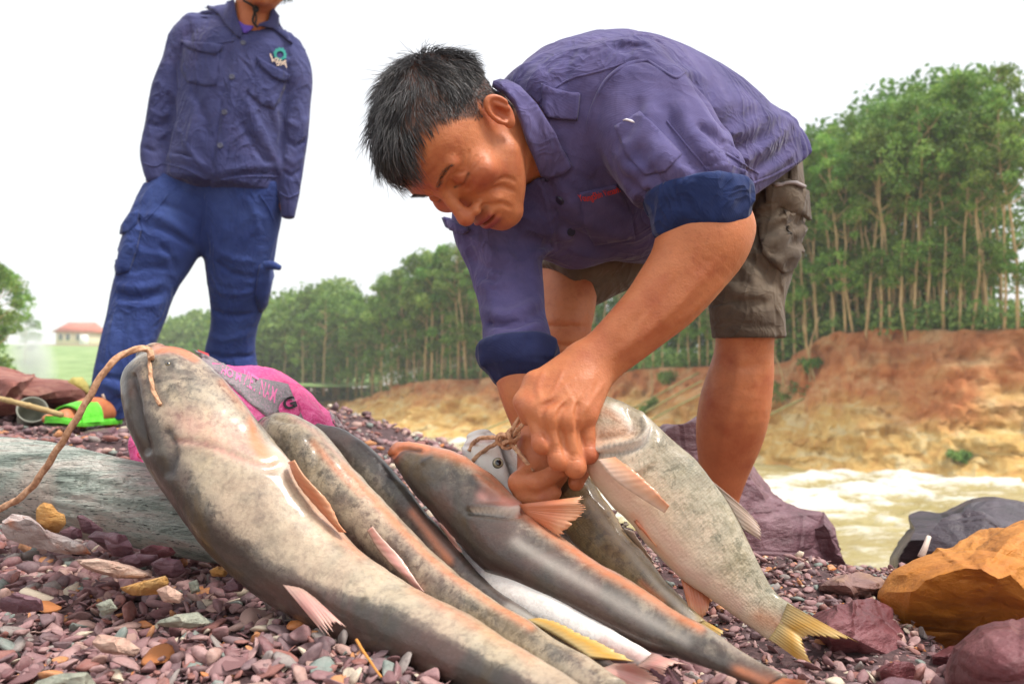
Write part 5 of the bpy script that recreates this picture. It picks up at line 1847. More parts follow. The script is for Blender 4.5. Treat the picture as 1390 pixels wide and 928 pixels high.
# ---- shorts
SH_L = Loft([(955, 190, 1084, 205, 1.56, 1.1), (970, 255, 1086, 250, 1.54, 1.1), (978, 310, 1088, 310, 1.48, 1.05), (968, 365, 1078, 360, 1.42, 1.0), (963, 410, 1064, 405, 1.395, 1.0), (966, 440, 1064, 438, 1.39, 1.0), (968, 456, 1066, 460, 1.39, 1.0)], 18)


def shorts_base(P):
    d = SH_L(P)
    d = smin(d, cone(P, W(985, 265, 1.5), W(900, 300, 1.5), .13, .11), .04)
    d = smin(d, cone(P, W(900, 290, 1.49), W(768, 385, 1.385), .10, .058), .03)
    hem = norm(W(1016, 458, 1.39) - W(1016, 400, 1.39)); d = smax(d, (P - W(1016, 459, 1.39)) @ hem, .004)
    h2 = norm(W(768, 420, 1.36) - W(860, 335, 1.44))
    near = sstep(0, .1, (W(880, 380, 1.4) - P) @ RIGHT)
    d = np.where(near > .5, smax(d, (P - W(774, 405, 1.37)) @ h2, .004), d)
    return d


SHF = Folds()
add_folds(SHF, shorts_base, .9, 2.2, [
    ([(1040, 250), (1030, 300), (1010, 340)], .008, .005), ([(1025, 255), (1020, 300), (1000, 330)], .007, -.005), ([(1020, 340), (1040, 350), (1060, 375), (1062, 395)], .008, .006), ([(1010, 348), (1035, 362), (1050, 390)], .007, -.006),
    ([(985, 345), (1010, 360), (1030, 400)], .008, .004), ([(975, 380), (1000, 395), (1040, 400)], .010, .004), ([(970, 400), (1010, 412), (1050, 410)], .008, -.004), ([(968, 438), (1010, 441), (1062, 445)], .003, -.003), ([(1052, 400), (1055, 430), (1056, 458)], .003, -.003),
    ([(1060, 262), (1078, 300), (1086, 340)], .008, .006), ([(1050, 275), (1062, 310), (1066, 350)], .007, -.006), ([(760, 360), (800, 365), (850, 350)], .01, .006), ([(780, 390), (820, 380), (870, 360)], .01, -.006), ([(1028, 270), (1060, 300), (1080, 330)], .006, .004), ([(1035, 330), (1062, 345), (1086, 345)], .006, .005)], 1.7)


def shorts_sdf(P):
    return shorts_base(P) - SHF(P) - .0016 * fbm(P, 24, 3, 12)


lo, hi = bounds(SH_L.C, W(768, 385, 1.385), W(900, 300, 1.5), pad=.15)
v, qd = sdf_mesh(shorts_sdf, lo, hi, .0036)
SHORTS = cloth_material('brown_shorts', srgb(94, 82, 70), srgb(122, 108, 92), srgb(66, 56, 48), fine=.55)
shorts = obj('shorts', new_mesh('cargo_shorts', v, qd), SHORTS, PERSON_A)
obj('cargo_pocket', patch_mesh(shorts_sdf, [(1032, 262), (1060, 256), (1084, 268), (1088, 310), (1082, 360), (1062, 372), (1034, 345), (1026, 300)], .9, 2.0, .004, .004, 5, bulge=.012, puff=lambda p: .004 * np.sin(p[:, 1] * .22 + p[:, 0] * .1)), SHORTS, shorts)
obj('pocket_flap', patch_mesh(shorts_sdf, [(1036, 250), (1060, 246), (1086, 262), (1089, 300), (1074, 290), (1050, 282), (1036, 276)], .9, 2.0, .003, .014, 5, bulge=.006), SHORTS, shorts)
obj('zip', patch_mesh(shorts_sdf, [(1040, 254), (1052, 250), (1066, 250), (1078, 256), (1077, 259), (1064, 254), (1052, 254), (1041, 258)], .9, 2.0, .002, .022, 3), M('zip_metal', color=srgb(150, 140, 138), rough=.5).m, shorts)
obj('belt_loop', patch_mesh(shorts_sdf, [(1070, 224), (1080, 222), (1079, 246), (1070, 248)], .9, 2.0, .003, .003, 4), SHORTS, shorts)
# ------------------------------------------------------------------ the man standing behind on the left
PERSON_B = empty('person', W(150, 582, 2.4), 'standing man in dark blue work clothes and green slippers, head cut by the top edge', 'person')
NAVY = cloth_material('navy_workshirt', srgb(62, 66, 108), srgb(82, 85, 126), srgb(46, 50, 90), weave=700, patt=5, dusty=srgb(76, 66, 100))
BLUE = cloth_material('blue_trousers', srgb(48, 64, 118), srgb(66, 84, 138), srgb(34, 46, 96), weave=700, patt=5)

B_HAX = np.stack([norm(np.array([.97, -.06, .22])), np.array([0.05, 1, -.02]), np.array([-.2, -.1, 1.0])])
l_ = B_HAX[0]; u_ = norm(B_HAX[1] - l_ * (B_HAX[1] @ l_)); B_HAX = np.stack([l_, u_, np.cross(l_, u_)]) @ view
B_H0 = W(352, -45, 2.42)
_save = (H0, HAX)


def b_head(P):
    global H0, HAX
    H0, HAX = B_H0, B_HAX
    d = head_sdf(P)
    H0, HAX = _save
    return d


NECK = (W(348, -6, 2.50), W(342, 42, 2.54))


def b_body(P):
    d = b_head(P)
    d = smin(d, cone(P, NECK[0], NECK[1], .056, .066), .03)
    d = smin(d, cone(P, NECK[1], W(335, 120, 2.58), .062, .07), .03)
    d = smin(d, cone(P, W(335, 120, 2.58), W(300, 250, 2.58), .07, .06), .03)
    d = smin(d, cone(P, W(335, 90, 2.58), W(268, 60, 2.57), .04, .028), .02)
    d = smin(d, cone(P, W(335, 90, 2.58), W(396, 88, 2.58), .04, .028), .02)
    d = smin(d, chain(P, [W(266, 60, 2.57), W(214, 180, 2.53), W(207, 232, 2.508), W(214, 250, 2.51), W(232, 272, 2.53)], (.028, .024, .022, .024, .020), .02), .02)
    d = smin(d, chain(P, [W(398, 85, 2.58), W(402, 180, 2.56), W(393, 255, 2.555), W(382, 276, 2.565), W(362, 296, 2.58)], (.028, .024, .018, .018, .018), .02), .02)
    d = smin(d, chain(P, [W(262, 280, 2.57), W(200, 400, 2.5), W(152, 540, 2.42), W(150, 568, 2.42)], (.06, .045, .026, .028), .03), .02)
    d = smin(d, chain(P, [W(320, 280, 2.60), W(326, 410, 2.64), W(318, 530, 2.69), W(320, 552, 2.70)], (.06, .045, .028, .030), .03), .02)
    d = smin(d, foot(P, B_HEEL, B_TOE, -1), .02)
    d = smin(d, cone(P, W(150, 556, 2.41), B_HEEL * .5 + B_TOE * .5 + np.array([0, 0, .035]), .028, .022), .03)
    d = smin(d, foot(P, B_HEEL2, B_TOE2, 1), .02)
    return d


B_HEEL = W(150, 578, 2.42); B_TOE = W(88, 573, 2.24)
B_TOE[2] = B_HEEL[2] = W(120, 577, 2.33)[2] + .012
B_HEEL2 = W(322, 556, 2.70); B_TOE2 = B_HEEL2 + np.array([.05, -.22, 0])
B_HEEL2[2] = B_TOE2[2] = near_h(B_HEEL2[0:1], B_HEEL2[1:2])[0] + .02
lo, hi = bounds(B_H0 + np.array([0, 0, .14]), W(180, 200, 2.5), W(430, 200, 2.6), B_HEEL, B_TOE, B_TOE2, B_HEEL2, pad=.13)
v, qd = sdf_mesh(b_body, lo, hi, .0045)
H0, HAX = B_H0, B_HAX
q = head_local(v)
H0, HAX = _save
hm = sstep(-.01, .02, q[:, 1] - .06 + np.maximum(0, -.03 - q[:, 2])) * (np.linalg.norm(q - np.array([0, .03, -.08]), axis=1) < .14)
lip = np.exp(-((q[:, 1] + .072) / .009) ** 2) * (1 - sstep(.016, .023, np.abs(q[:, 0]))) * sstep(.002, .010, q[:, 2])
obj('body', new_mesh('person_body', v, qd, {'lip': lip, 'scalp': hm, 'nail': 0 * hm, 'flush': 0 * hm}), SKIN, PERSON_B)
r = np.random.default_rng(15)
cand = np.nonzero(hm > .5)[0]
pick = r.choice(cand, 2500)
H0, HAX = B_H0, B_HAX
nb_h = norm(sdf_grad(head_skull, v[pick], .004))
H0, HAX = _save
obj('hair', strands(v[pick], lambda P, t: norm(nb_h * .5 + np.array([0, -.3, -.5 * t])), .02 + .01 * r.random(len(pick)), 3, np.full(len(pick), .0008), r), HAIR, PERSON_B)

# ---- shirt
B_TOR = Loft([(224, 246, 376, 256, 2.55, .72), (227, 215, 384, 220, 2.555, .72), (236, 160, 396, 160, 2.56, .68), (245, 105, 404, 112, 2.565, .66), (250, 62, 408, 80, 2.57, .60), (266, 32, 396, 52, 2.575, .50), (300, 16, 374, 30, 2.575, .5)], 24, .25)
B_SR = Loft([(250, 26, 290, 56, 2.565, .9), (232, 46, 274, 68, 2.56, .95), (223, 76, 260, 88, 2.55, .95), (208, 118, 246, 126, 2.54, .95), (198, 170, 232, 174, 2.53, .95), (191, 208, 226, 208, 2.515, .95), (196, 236, 224, 232, 2.50, .95), (200, 246, 222, 240, 2.495, .95)], 20, .55)
B_SL = Loft([(366, 68, 398, 48, 2.575, .9), (378, 90, 416, 72, 2.57, .95), (386, 116, 423, 100, 2.565, .95), (386, 150, 421, 145, 2.56, .95), (384, 195, 417, 190, 2.555, .95), (378, 238, 410, 238, 2.55, .95), (379, 268, 405, 274, 2.545, .95), (382, 290, 400, 298, 2.54, .9)], 22, .4)


def b_shirt_base(P):
    d = smin(B_TOR(P), np.minimum(B_SR(P), B_SL(P)), .03)
    d = smax(d, -cone(P, W(350, -30, 2.48), W(343, 30, 2.53), .075, .058), .01)
    return d


BF = Folds()
add_folds(BF, b_shirt_base, 1.8, 3.2, [
    ([(226, 128), (236, 150), (228, 190), (224, 212)], .012, -.012), ([(243, 66), (238, 100), (240, 130)], .008, -.006), ([(392, 90), (386, 130), (384, 170), (382, 215)], .011, -.012),
    ([(336, 150), (352, 175), (368, 205), (378, 232)], .012, .007), ([(326, 165), (345, 195), (365, 225)], .012, -.007), ([(250, 190), (262, 212), (276, 228)], .010, .006), ([(232, 208), (250, 206), (268, 222), (274, 228)], .007, -.008),
    ([(222, 220), (255, 226), (282, 240), (300, 242), (340, 236), (378, 238)], .006, -.006), ([(226, 212), (256, 214), (280, 228)], .008, .007), ([(300, 232), (340, 226), (376, 226)], .009, .006),
    ([(205, 150), (220, 158), (232, 150)], .008, .006), ([(200, 180), (215, 186), (228, 180)], .008, .006), ([(200, 166), (215, 172), (230, 164)], .007, -.006), ([(196, 200), (210, 206), (222, 198)], .007, -.006),
    ([(390, 165), (404, 172), (418, 160)], .008, .006), ([(388, 190), (402, 200), (416, 190)], .008, -.006), ([(386, 212), (398, 222), (412, 212)], .008, .006), ([(384, 232), (396, 240), (408, 230)], .006, -.006),
    ([(318, 34), (308, 90), (300, 140), (292, 200), (284, 258)], .004, -.004), ([(336, 52), (326, 100), (316, 150), (306, 205), (296, 258)], .004, -.004), ([(327, 44), (317, 95), (308, 146), (299, 203), (290, 258)], .010, .004),
    ([(360, 120), (372, 150), (380, 190)], .012, .006), ([(270, 130), (262, 165), (256, 195)], .014, .005), ([(345, 190), (356, 210), (362, 225)], .008, -.006), ([(300, 80), (290, 110), (270, 150)], .016, .005), ([(262, 120), (275, 150), (282, 190)], .014, -.006), ([(330, 130), (345, 160), (350, 190)], .014, .006), ([(255, 40), (262, 70)], .012, -.005), ([(385, 60), (392, 80)], .010, -.005)], 2.0)
b_shirt = lambda P: b_shirt_base(P) - BF(P) - .003 * fbm(P, 14, 3, 18)
lo, hi = bounds(B_TOR.C, B_SR.C, B_SL.C, pad=.17)
v, qd = sdf_mesh(b_shirt, lo, hi, .0046)
bshirt = obj('shirt', new_mesh('work_shirt', v, qd), NAVY, PERSON_B)
T0, T1 = 1.9, 3.2
bc = lambda P: smin(b_shirt(P), cone(P, NECK[0], NECK[1], .066, .078), .02)
obj('collar', patch_mesh(bc, [(308, 2), (318, 0), (322, 22), (330, 46), (326, 54), (312, 40), (300, 24), (290, 16), (276, 10), (292, 12), (304, 10)], T0, T1, .005, .004, 4), NAVY, bshirt)
obj('collar', patch_mesh(bc, [(368, 10), (376, 22), (380, 34), (390, 48), (396, 61), (384, 52), (370, 40), (352, 36), (348, 40), (352, 32), (364, 28)], T0, T1, .005, .004, 4), NAVY, bshirt)
obj('undershirt', patch_mesh(bc, [(322, 27), (332, 34), (345, 36), (342, 40), (334, 46), (328, 44)], T0, T1, .002, .001, 4), M('violet_tshirt', color=srgb(92, 70, 170), rough=.85).m, bshirt)
for poly in ([(247, 56), (262, 58), (284, 60), (303, 62), (300, 70), (293, 76), (283, 74), (266, 70), (256, 66)], [(349, 77), (358, 84), (374, 92), (394, 102), (392, 110), (383, 112), (370, 106), (358, 96), (350, 88)]):
    obj('pocket_flap', patch_mesh(b_shirt, poly, T0, T1, .004, .003, 4), NAVY, bshirt)
for poly in ([(250, 66), (298, 72), (294, 116), (280, 118), (254, 112), (247, 96)], [(350, 88), (390, 112), (372, 150), (354, 142), (334, 124)]):
    obj('chest_pocket', patch_mesh(b_shirt, poly, T0, T1, .002, .001, 5), NAVY, bshirt)
BTN = M('grey_button', color=srgb(70, 72, 92), rough=.4).m
for px, py in ((330, 59), (315, 105), (305, 153), (299, 198)):
    obj('button', disc_on(b_shirt, px, py, T0, T1, .0085, .003, .002), BTN, bshirt)
for pts, w_ in [([(332, 48), (322, 98), (312, 148), (303, 204), (292, 258)], 15), ([(222, 222), (252, 230), (280, 244)], 3), ([(292, 246), (335, 240), (378, 240)], 3), ([(246, 58), (242, 90), (244, 120)], 3), ([(196, 222), (210, 226), (224, 220)], 3), ([(380, 262), (392, 268), (406, 262)], 3), ([(262, 62), (290, 60), (318, 56)], 3)]:
    strip(b_shirt, pts, w_, T0, T1, 'seam', NAVY, bshirt, .002, .001)
GRN = M('green_thread', color=srgb(40, 140, 130), rough=.8).m; WHT = M('pale_thread', color=srgb(206, 186, 168), rough=.8).m
ang = np.linspace(0, 6.283, 22, endpoint=False)
ring_o = [(379.5 + 8 * math.cos(a) * (1 + .10 * math.cos(7 * a)), 76 + 8.6 * math.sin(a) * (1 + .10 * math.cos(7 * a))) for a in ang]


def ring_patch(cx, cy, ro, ri, a0, a1, tilt, name, mat, ry=1.0, n=26):
    a = np.linspace(a0, a1, n)
    c, s = math.cos(tilt), math.sin(tilt)
    pts = []
    for rr in (ro, ri):
        x = rr * np.cos(a); y = rr * ry * np.sin(a)
        pts.append(np.stack([cx + c * x - s * y, cy + s * x + c * y], -1))
    P2 = np.concatenate(pts)
    P, _ = hit(b_shirt, P2[:, 0], P2[:, 1], T0, T1)
    N = norm(sdf_grad(b_shirt, P, .006))
    q = grid_faces(2, n)
    return obj(name, new_mesh(name, P + N * .004, q, smooth=False), mat, bshirt)


ring_patch(379.5, 75, 8, 4.6, 0, 6.283, 0, 'emblem_ring', GRN)
for k in range(7):
    a = .35 + k * .55
    ring_patch(379.5 - 7.5 * math.cos(a), 75 - 8 * math.sin(a), 1.8, .2, 0, 6.283, 0, 'emblem_tooth', GRN, n=8)
ring_patch(379, 74, 13, 11.2, .55, 2.9, .25, 'emblem_swoosh', WHT, .95)
obj('lettering', text_mesh(b_shirt, 'VIJA', (365, 84), (388, 92.5), 7.5, T0, T1, lift=.0075, bold=.02), WHT, bshirt)
CORD = M('black_cord', color=srgb(20, 20, 22), rough=.7).m
P = hit(bc, [331, 340, 346, 346, 344, 350], [2, 7, 12, 20, 30, 38], T0, T1)[0] - FWD * .006
obj('chin_cord', new_mesh('chin_cord', *tube(catmull(P, 26), .0035, 6)), CORD, PERSON_B)
P = hit(bc, [346, 349, 347], [12, 26, 36], T0, T1)[0] - FWD * .008
obj('chin_cord', new_mesh('chin_cord', *tube(catmull(P, 14), .003, 6)), CORD, PERSON_B)
obj('cord_toggle', disc_on(bc, 347, 13, T0, T1, .010, .012, .004, 12, 'cord_toggle'), CORD, PERSON_B)

# ---- trousers
B_LR = Loft([(220, 228, 300, 252, 2.55, .8), (194, 262, 292, 268, 2.55, .85), (172, 315, 274, 332, 2.53, .85), (156, 385, 240, 382, 2.5, .9), (148, 424, 222, 430, 2.47, .9), (136, 475, 202, 484, 2.44, .9), (126, 522, 182, 534, 2.42, .9), (132, 548, 172, 560, 2.415, .9), (138, 562, 168, 574, 2.415, .9)], 24, .25)
B_LL = Loft([(268, 240, 384, 258, 2.56, .7), (270, 275, 384, 280, 2.57, .75), (276, 330, 374, 330, 2.59, .85), (283, 390, 366, 390, 2.62, .85), (287, 437, 350, 437, 2.64, .9), (280, 476, 346, 476, 2.66, .9), (274, 520, 352, 520, 2.67, .9), (280, 548, 350, 550, 2.68, .9)], 22, .25)


def trousers_base(P):
    return smin(B_LR(P), B_LL(P), .03)


TF = Folds()
add_folds(TF, trousers_base, 1.8, 3.2, [
    ([(158, 400), (180, 405), (205, 402), (222, 398)], .010, -.014), ([(156, 386), (185, 392), (220, 384)], .012, .012), ([(160, 412), (190, 416), (218, 412)], .010, .008), ([(200, 290), (230, 300), (262, 325)], .012, .008), ([(205, 305), (235, 318), (265, 338)], .010, -.008), ([(210, 275), (245, 285), (268, 300)], .010, -.007),
    ([(180, 340), (210, 345), (240, 350)], .012, .006), ([(190, 440), (196, 470), (186, 510)], .010, .006), ([(168, 430), (165, 470), (150, 510)], .012, -.006), ([(140, 520), (160, 528), (178, 540)], .010, .010), ([(134, 508), (160, 514), (180, 520)], .009, -.010), ([(150, 545), (162, 540), (172, 545)], .008, -.006),
    ([(278, 262), (276, 290), (272, 325)], .006, -.007), ([(290, 330), (310, 350), (345, 355)], .012, .007), ([(290, 350), (315, 372), (350, 376)], .010, -.007), ([(290, 390), (315, 400), (345, 395)], .010, .007), ([(288, 420), (312, 430), (345, 425)], .010, -.007), ([(284, 455), (310, 462), (340, 450)], .010, .008), ([(330, 265), (345, 285), (352, 320)], .010, .005), ([(282, 480), (310, 486), (345, 482)], .009, -.009), ([(215, 330), (235, 352), (240, 372)], .012, -.008), ([(310, 300), (300, 330), (292, 360)], .014, .007), ([(175, 370), (200, 362), (232, 366)], .012, -.008)], 1.7)
tro = lambda P: trousers_base(P) - TF(P) - .003 * fbm(P, 12, 3, 28)
lo, hi = bounds(B_LR.C, B_LL.C, pad=.15)
v, qd = sdf_mesh(tro, lo, hi, .0046)
trousers = obj('trousers', new_mesh('work_trousers', v, qd), BLUE, PERSON_B)
obj('cargo_pocket', patch_mesh(tro, [(170, 318), (186, 296), (192, 312), (186, 340), (176, 368), (160, 374), (158, 356)], T0, T1, .004, .004, 5, bulge=.012), BLUE, trousers)
obj('pocket_flap', patch_mesh(tro, [(182, 292), (192, 288), (190, 304), (182, 316), (170, 320), (172, 308)], T0, T1, .004, .014, 4), BLUE, trousers)
obj('cargo_pocket', patch_mesh(tro, [(352, 360), (366, 352), (370, 380), (364, 410), (352, 424), (346, 400)], T0, T1, .004, .004, 5, bulge=.012), BLUE, trousers)
fl = Loft([(356, 354, 360, 366, 2.56, 1), (370, 354, 368, 366, 2.545, 1), (381, 360, 379, 367, 2.54, 1)], 8)
lo, hi = bounds(fl.C, pad=.04)
v, qd = sdf_mesh(lambda P: fl(P), lo, hi, .003)
obj('pocket_flap', new_mesh('pocket_flap', v, qd), BLUE, trousers)
obj('paint_spot', patch_mesh(tro, [(138, 535), (141, 534), (144, 542), (141, 544)], T0, T1, .001, .001, 3), WHT, trousers)

for pts, w_ in [([(280, 262), (277, 295), (274, 328)], 3), ([(230, 262), (214, 282), (198, 300)], 3), ([(352, 264), (364, 282), (372, 300)], 3)]:
    strip(tro, pts, w_, T0, T1, 'seam', BLUE, trousers, .002, .001)
# ---- slipper
GREEN = M('green_rubber', rough=.5)
GREEN.set('Base Color', GREEN.ramp(GREEN.noise(60, 3), [(0.3, srgb(84, 196, 40)), (0.7, srgb(112, 222, 64))]))
GREEN.bump(GREEN.voronoi(220), .5, .002)
for hh, tt_, sd, lab in ((B_HEEL, B_TOE, -1, 'bright green rubber slipper on the standing man\'s forward foot'), (B_HEEL2, B_TOE2, 1, 'green rubber slipper on the foot behind the pink sack')):
    f_ = norm(tt_ - hh); s_ = norm(np.cross(f_, [0, 0, 1.0]))
    t = np.linspace(0, 1, 24)
    halfw = .036 + .016 * sstep(.3, .8, t) ; halfw = halfw * np.sqrt(np.clip(1 - ((t - .5) / .52) ** 6, 0.05, 1))
    c = hh - f_ * .03 + f_ * (t * (np.linalg.norm(tt_ - hh) + .075))[:, None]
    lift = .014 * np.clip((t - .72) / .28, 0, 1) ** 2
    rings = []
    for zz, k in ((-.012, .96), (-.010, 1.0), (.004, 1.0), (.007, .95)):
        rings.append((c + s_ * (halfw * k)[:, None] + np.array([0, 0, 1.0]) * (zz + lift)[:, None], c - s_ * (halfw * k)[:, None] + np.array([0, 0, 1.0]) * (zz + lift)[:, None]))
    loop = [np.concatenate([a, b[::-1]]) for a, b in rings]
    n = len(loop[0]); V = np.concatenate(loop); Fc = grid_faces(4, n, True).tolist() + [list(range(n)), [3 * n + i for i in range(n)][::-1]]
    slip = obj('sole', new_mesh('slipper_sole', V, Fc), GREEN.m, None)
    root = empty('slipper', hh, lab, 'slipper', 'green slippers')
    slip.parent = root; slip.matrix_parent_inverse = Matrix.Translation(root.location).inverted()
    # strap arching over the foot
    u = np.linspace(0, 1, 12); a = np.linspace(0, math.pi, 16)
    base = hh + f_ * (.095 + .085 * u)[:, None]
    V = []
    for rr in (1.0, .93):
        V.append(base[:, None] + s_ * (np.cos(a) * .052 * rr)[None, :, None] + np.array([0, 0, 1.0]) * ((np.sin(a) ** .8)[None] * (.066 - .016 * u)[:, None] * rr)[..., None])
    V = np.concatenate([x.reshape(-1, 3) for x in V]); g = grid_faces(12, 16); n = 12 * 16
    ringe = list(range(16)) + [i * 16 + 15 for i in range(1, 12)] + [11 * 16 + j for j in range(14, -1, -1)] + [i * 16 for i in range(10, 0, -1)]
    Fc = g.tolist() + (g[:, ::-1] + n).tolist() + [[x, y, y + n, x + n] for x, y in zip(ringe, ringe[1:] + ringe[:1])]
    obj('strap', new_mesh('slipper_strap', V, Fc), GREEN.m, root)
# ------------------------------------------------------------------ the catch
def paint(P2, front, pts, w, closed=False):
    """0..1 mark along a polyline (or inside a polygon) given in photo pixels, on the side facing the camera"""
    pts = np.asarray(pts, float)
    if closed:
        bd = densify(pts, 4)
        ins = inside_poly(P2[:, 0], P2[:, 1], pts)
        d = np.min(np.linalg.norm(P2[:, None] - bd[None], axis=2), 1)
        v = sstep(-w, w, np.where(ins, d, -d))
    else:
        c = catmull(pts, 24)
        d, _ = polydist(np.concatenate([P2, 0 * P2[:, :1]], 1).astype(np.float32), np.concatenate([c, 0 * c[:, :1]], 1))
        v = np.exp(-(d / w) ** 2)
    return v * front


def fish_material(name, back, mid, belly, spot, scale=26, gloss=.30, scales=0.0, hues=.22):
    m = M(name, rough=gloss)
    th = m.attr('back')
    n1 = m.noise(scale * .5, 8, 0.68); n2 = m.noise(scale * 2.2, 7, 0.66); n3 = m.noise(scale * 7, 3, 0.6)
    f = m.math('ADD', th, m.math('MULTIPLY', m.math('SUBTRACT', n1, 0.5), 1.0))
    f = m.math('ADD', f, m.math('MULTIPLY', m.math('SUBTRACT', n2, 0.5), 0.8))
    c = m.ramp(f, [(0.05, belly), (0.32, tuple(.6 * a + .4 * b for a, b in zip(belly, mid))), (0.52, mid), (0.74, tuple(.5 * a + .5 * b for a, b in zip(back, mid))), (0.95, back)])
    c = m.mix(m.math('MULTIPLY', m.ramp(n3, [(0.50, 0.0), (0.62, 1.0)]), m.math('MULTIPLY', th, 1.0)), c, spot)
    bl = m.math('MULTIPLY', m.ramp(m.noise(scale * 2.4, 8, .72, dist=.6), [(0.53, 0.0), (0.60, 1.0)]), m.ramp(th, [(0.12, 0.0), (0.45, .75), (1.0, .9)]))
    c = m.mix(bl, c, back)
    hue = m.ramp(m.noise(scale * .28, 4, .6, dist=.8), [(0.3, srgb(176, 142, 84)), (0.45, srgb(130, 120, 108)), (0.6, srgb(170, 130, 116)), (0.75, srgb(96, 100, 96))])
    c = m.mix(hues, c, hue)
    c = m.mix(m.math('MULTIPLY', m.attr('orange'), m.ramp(n2, [(0.25, 0.55), (0.65, 1.0)])), c, m.mix(n1, srgb(204, 98, 52), srgb(226, 150, 104)))
    c = m.mix(m.math('MULTIPLY', m.attr('pink'), m.ramp(n2, [(0.3, 0.4), (0.6, 1.0)])), c, m.mix(n1, srgb(206, 128, 120), srgb(228, 176, 160)))
    c = m.mix(m.attr('white'), c, srgb(226, 216, 204))
    c = m.mix(m.attr('dark'), c, srgb(36, 30, 32))
    m.set('Base Color', c)
    m.set('Subsurface Weight', 0.08); m.set('Subsurface Radius', (0.01, 0.006, 0.004)); m.set('Subsurface Scale', 0.5)
    m.set('Roughness', m.math('ADD', m.math('MULTIPLY', n2, 0.35), gloss - .08))
    m.set('Coat Weight', 0.45); m.set('Coat Roughness', 0.12); m.set('Specular IOR Level', 0.3)
    b = m.bump(m.noise(scale * 18, 3, .6), 0.12, 0.0008)
    b = m.bump(n3, 0.2, 0.002, b)
    if scales:
        uvn = m.attr('suv', 'Vector')
        v = m.n('TexVoronoi'); v.feature = 'F1'; v.inputs['Scale'].default_value = scales; v.inputs['Randomness'].default_value = 0.45
        m.t.links.new(uvn, v.inputs['Vector'])
        b = m.bump(v.outputs['Distance'], 0.28, 0.0018, b)
    m.bump(n2, 0.3, 0.005, b)
    return m.m


CATF = fish_material('catfish_skin', srgb(26, 22, 20), srgb(104, 97, 86), srgb(204, 186, 158), srgb(40, 36, 36))
CATD = fish_material('dark_catfish_skin', srgb(22, 21, 22), srgb(72, 70, 66), srgb(160, 148, 128), srgb(28, 27, 30), gloss=.26)
CARP = fish_material('silver_carp_skin', srgb(104, 102, 80), srgb(176, 166, 142), srgb(222, 200, 172), srgb(130, 122, 94), scales=95, gloss=.34, hues=.14)
OLIV = fish_material('olive_fish_skin', srgb(44, 38, 26), srgb(118, 98, 60), srgb(180, 156, 110), srgb(48, 38, 26), scales=105, gloss=.3)
WHIT = fish_material('white_fish_skin', srgb(130, 120, 114), srgb(222, 212, 204), srgb(242, 236, 228), srgb(180, 160, 150), gloss=.3, hues=.06)


def fin_material(name, root, tip, edge):
    m = M(name, rough=.4)
    v = m.attr('v')
    c = m.ramp(m.math('ADD', v, m.math('MULTIPLY', m.math('SUBTRACT', m.noise(60, 4), .5), .4)), [(0.05, root), (0.55, tip), (0.95, edge)])
    m.set('Base Color', m.mix(m.math('MULTIPLY', m.attr('ray'), .22), c, tuple(x * .55 for x in root)))
    m.set('Subsurface Weight', .15); m.set('Subsurface Radius', (.01, .005, .003)); m.set('Coat Weight', .3)
    m.bump(m.noise(140, 3), .3, .001)
    return m.m


FIN_OR = fin_material('orange_fin', srgb(196, 120, 84), srgb(206, 120, 80), srgb(222, 160, 120))
FIN_PK = fin_material('pink_fin', srgb(184, 150, 136), srgb(214, 150, 140), srgb(220, 176, 160))
FIN_YE = fin_material('yellow_fin', srgb(180, 156, 104), srgb(200, 150, 56), srgb(214, 180, 112))
FIN_PE = fin_material('peach_fin', srgb(214, 184, 164), srgb(216, 164, 130), srgb(212, 138, 96))
FIN_GY = fin_material('grey_fin', srgb(140, 126, 112), srgb(176, 150, 130), srgb(200, 176, 160))


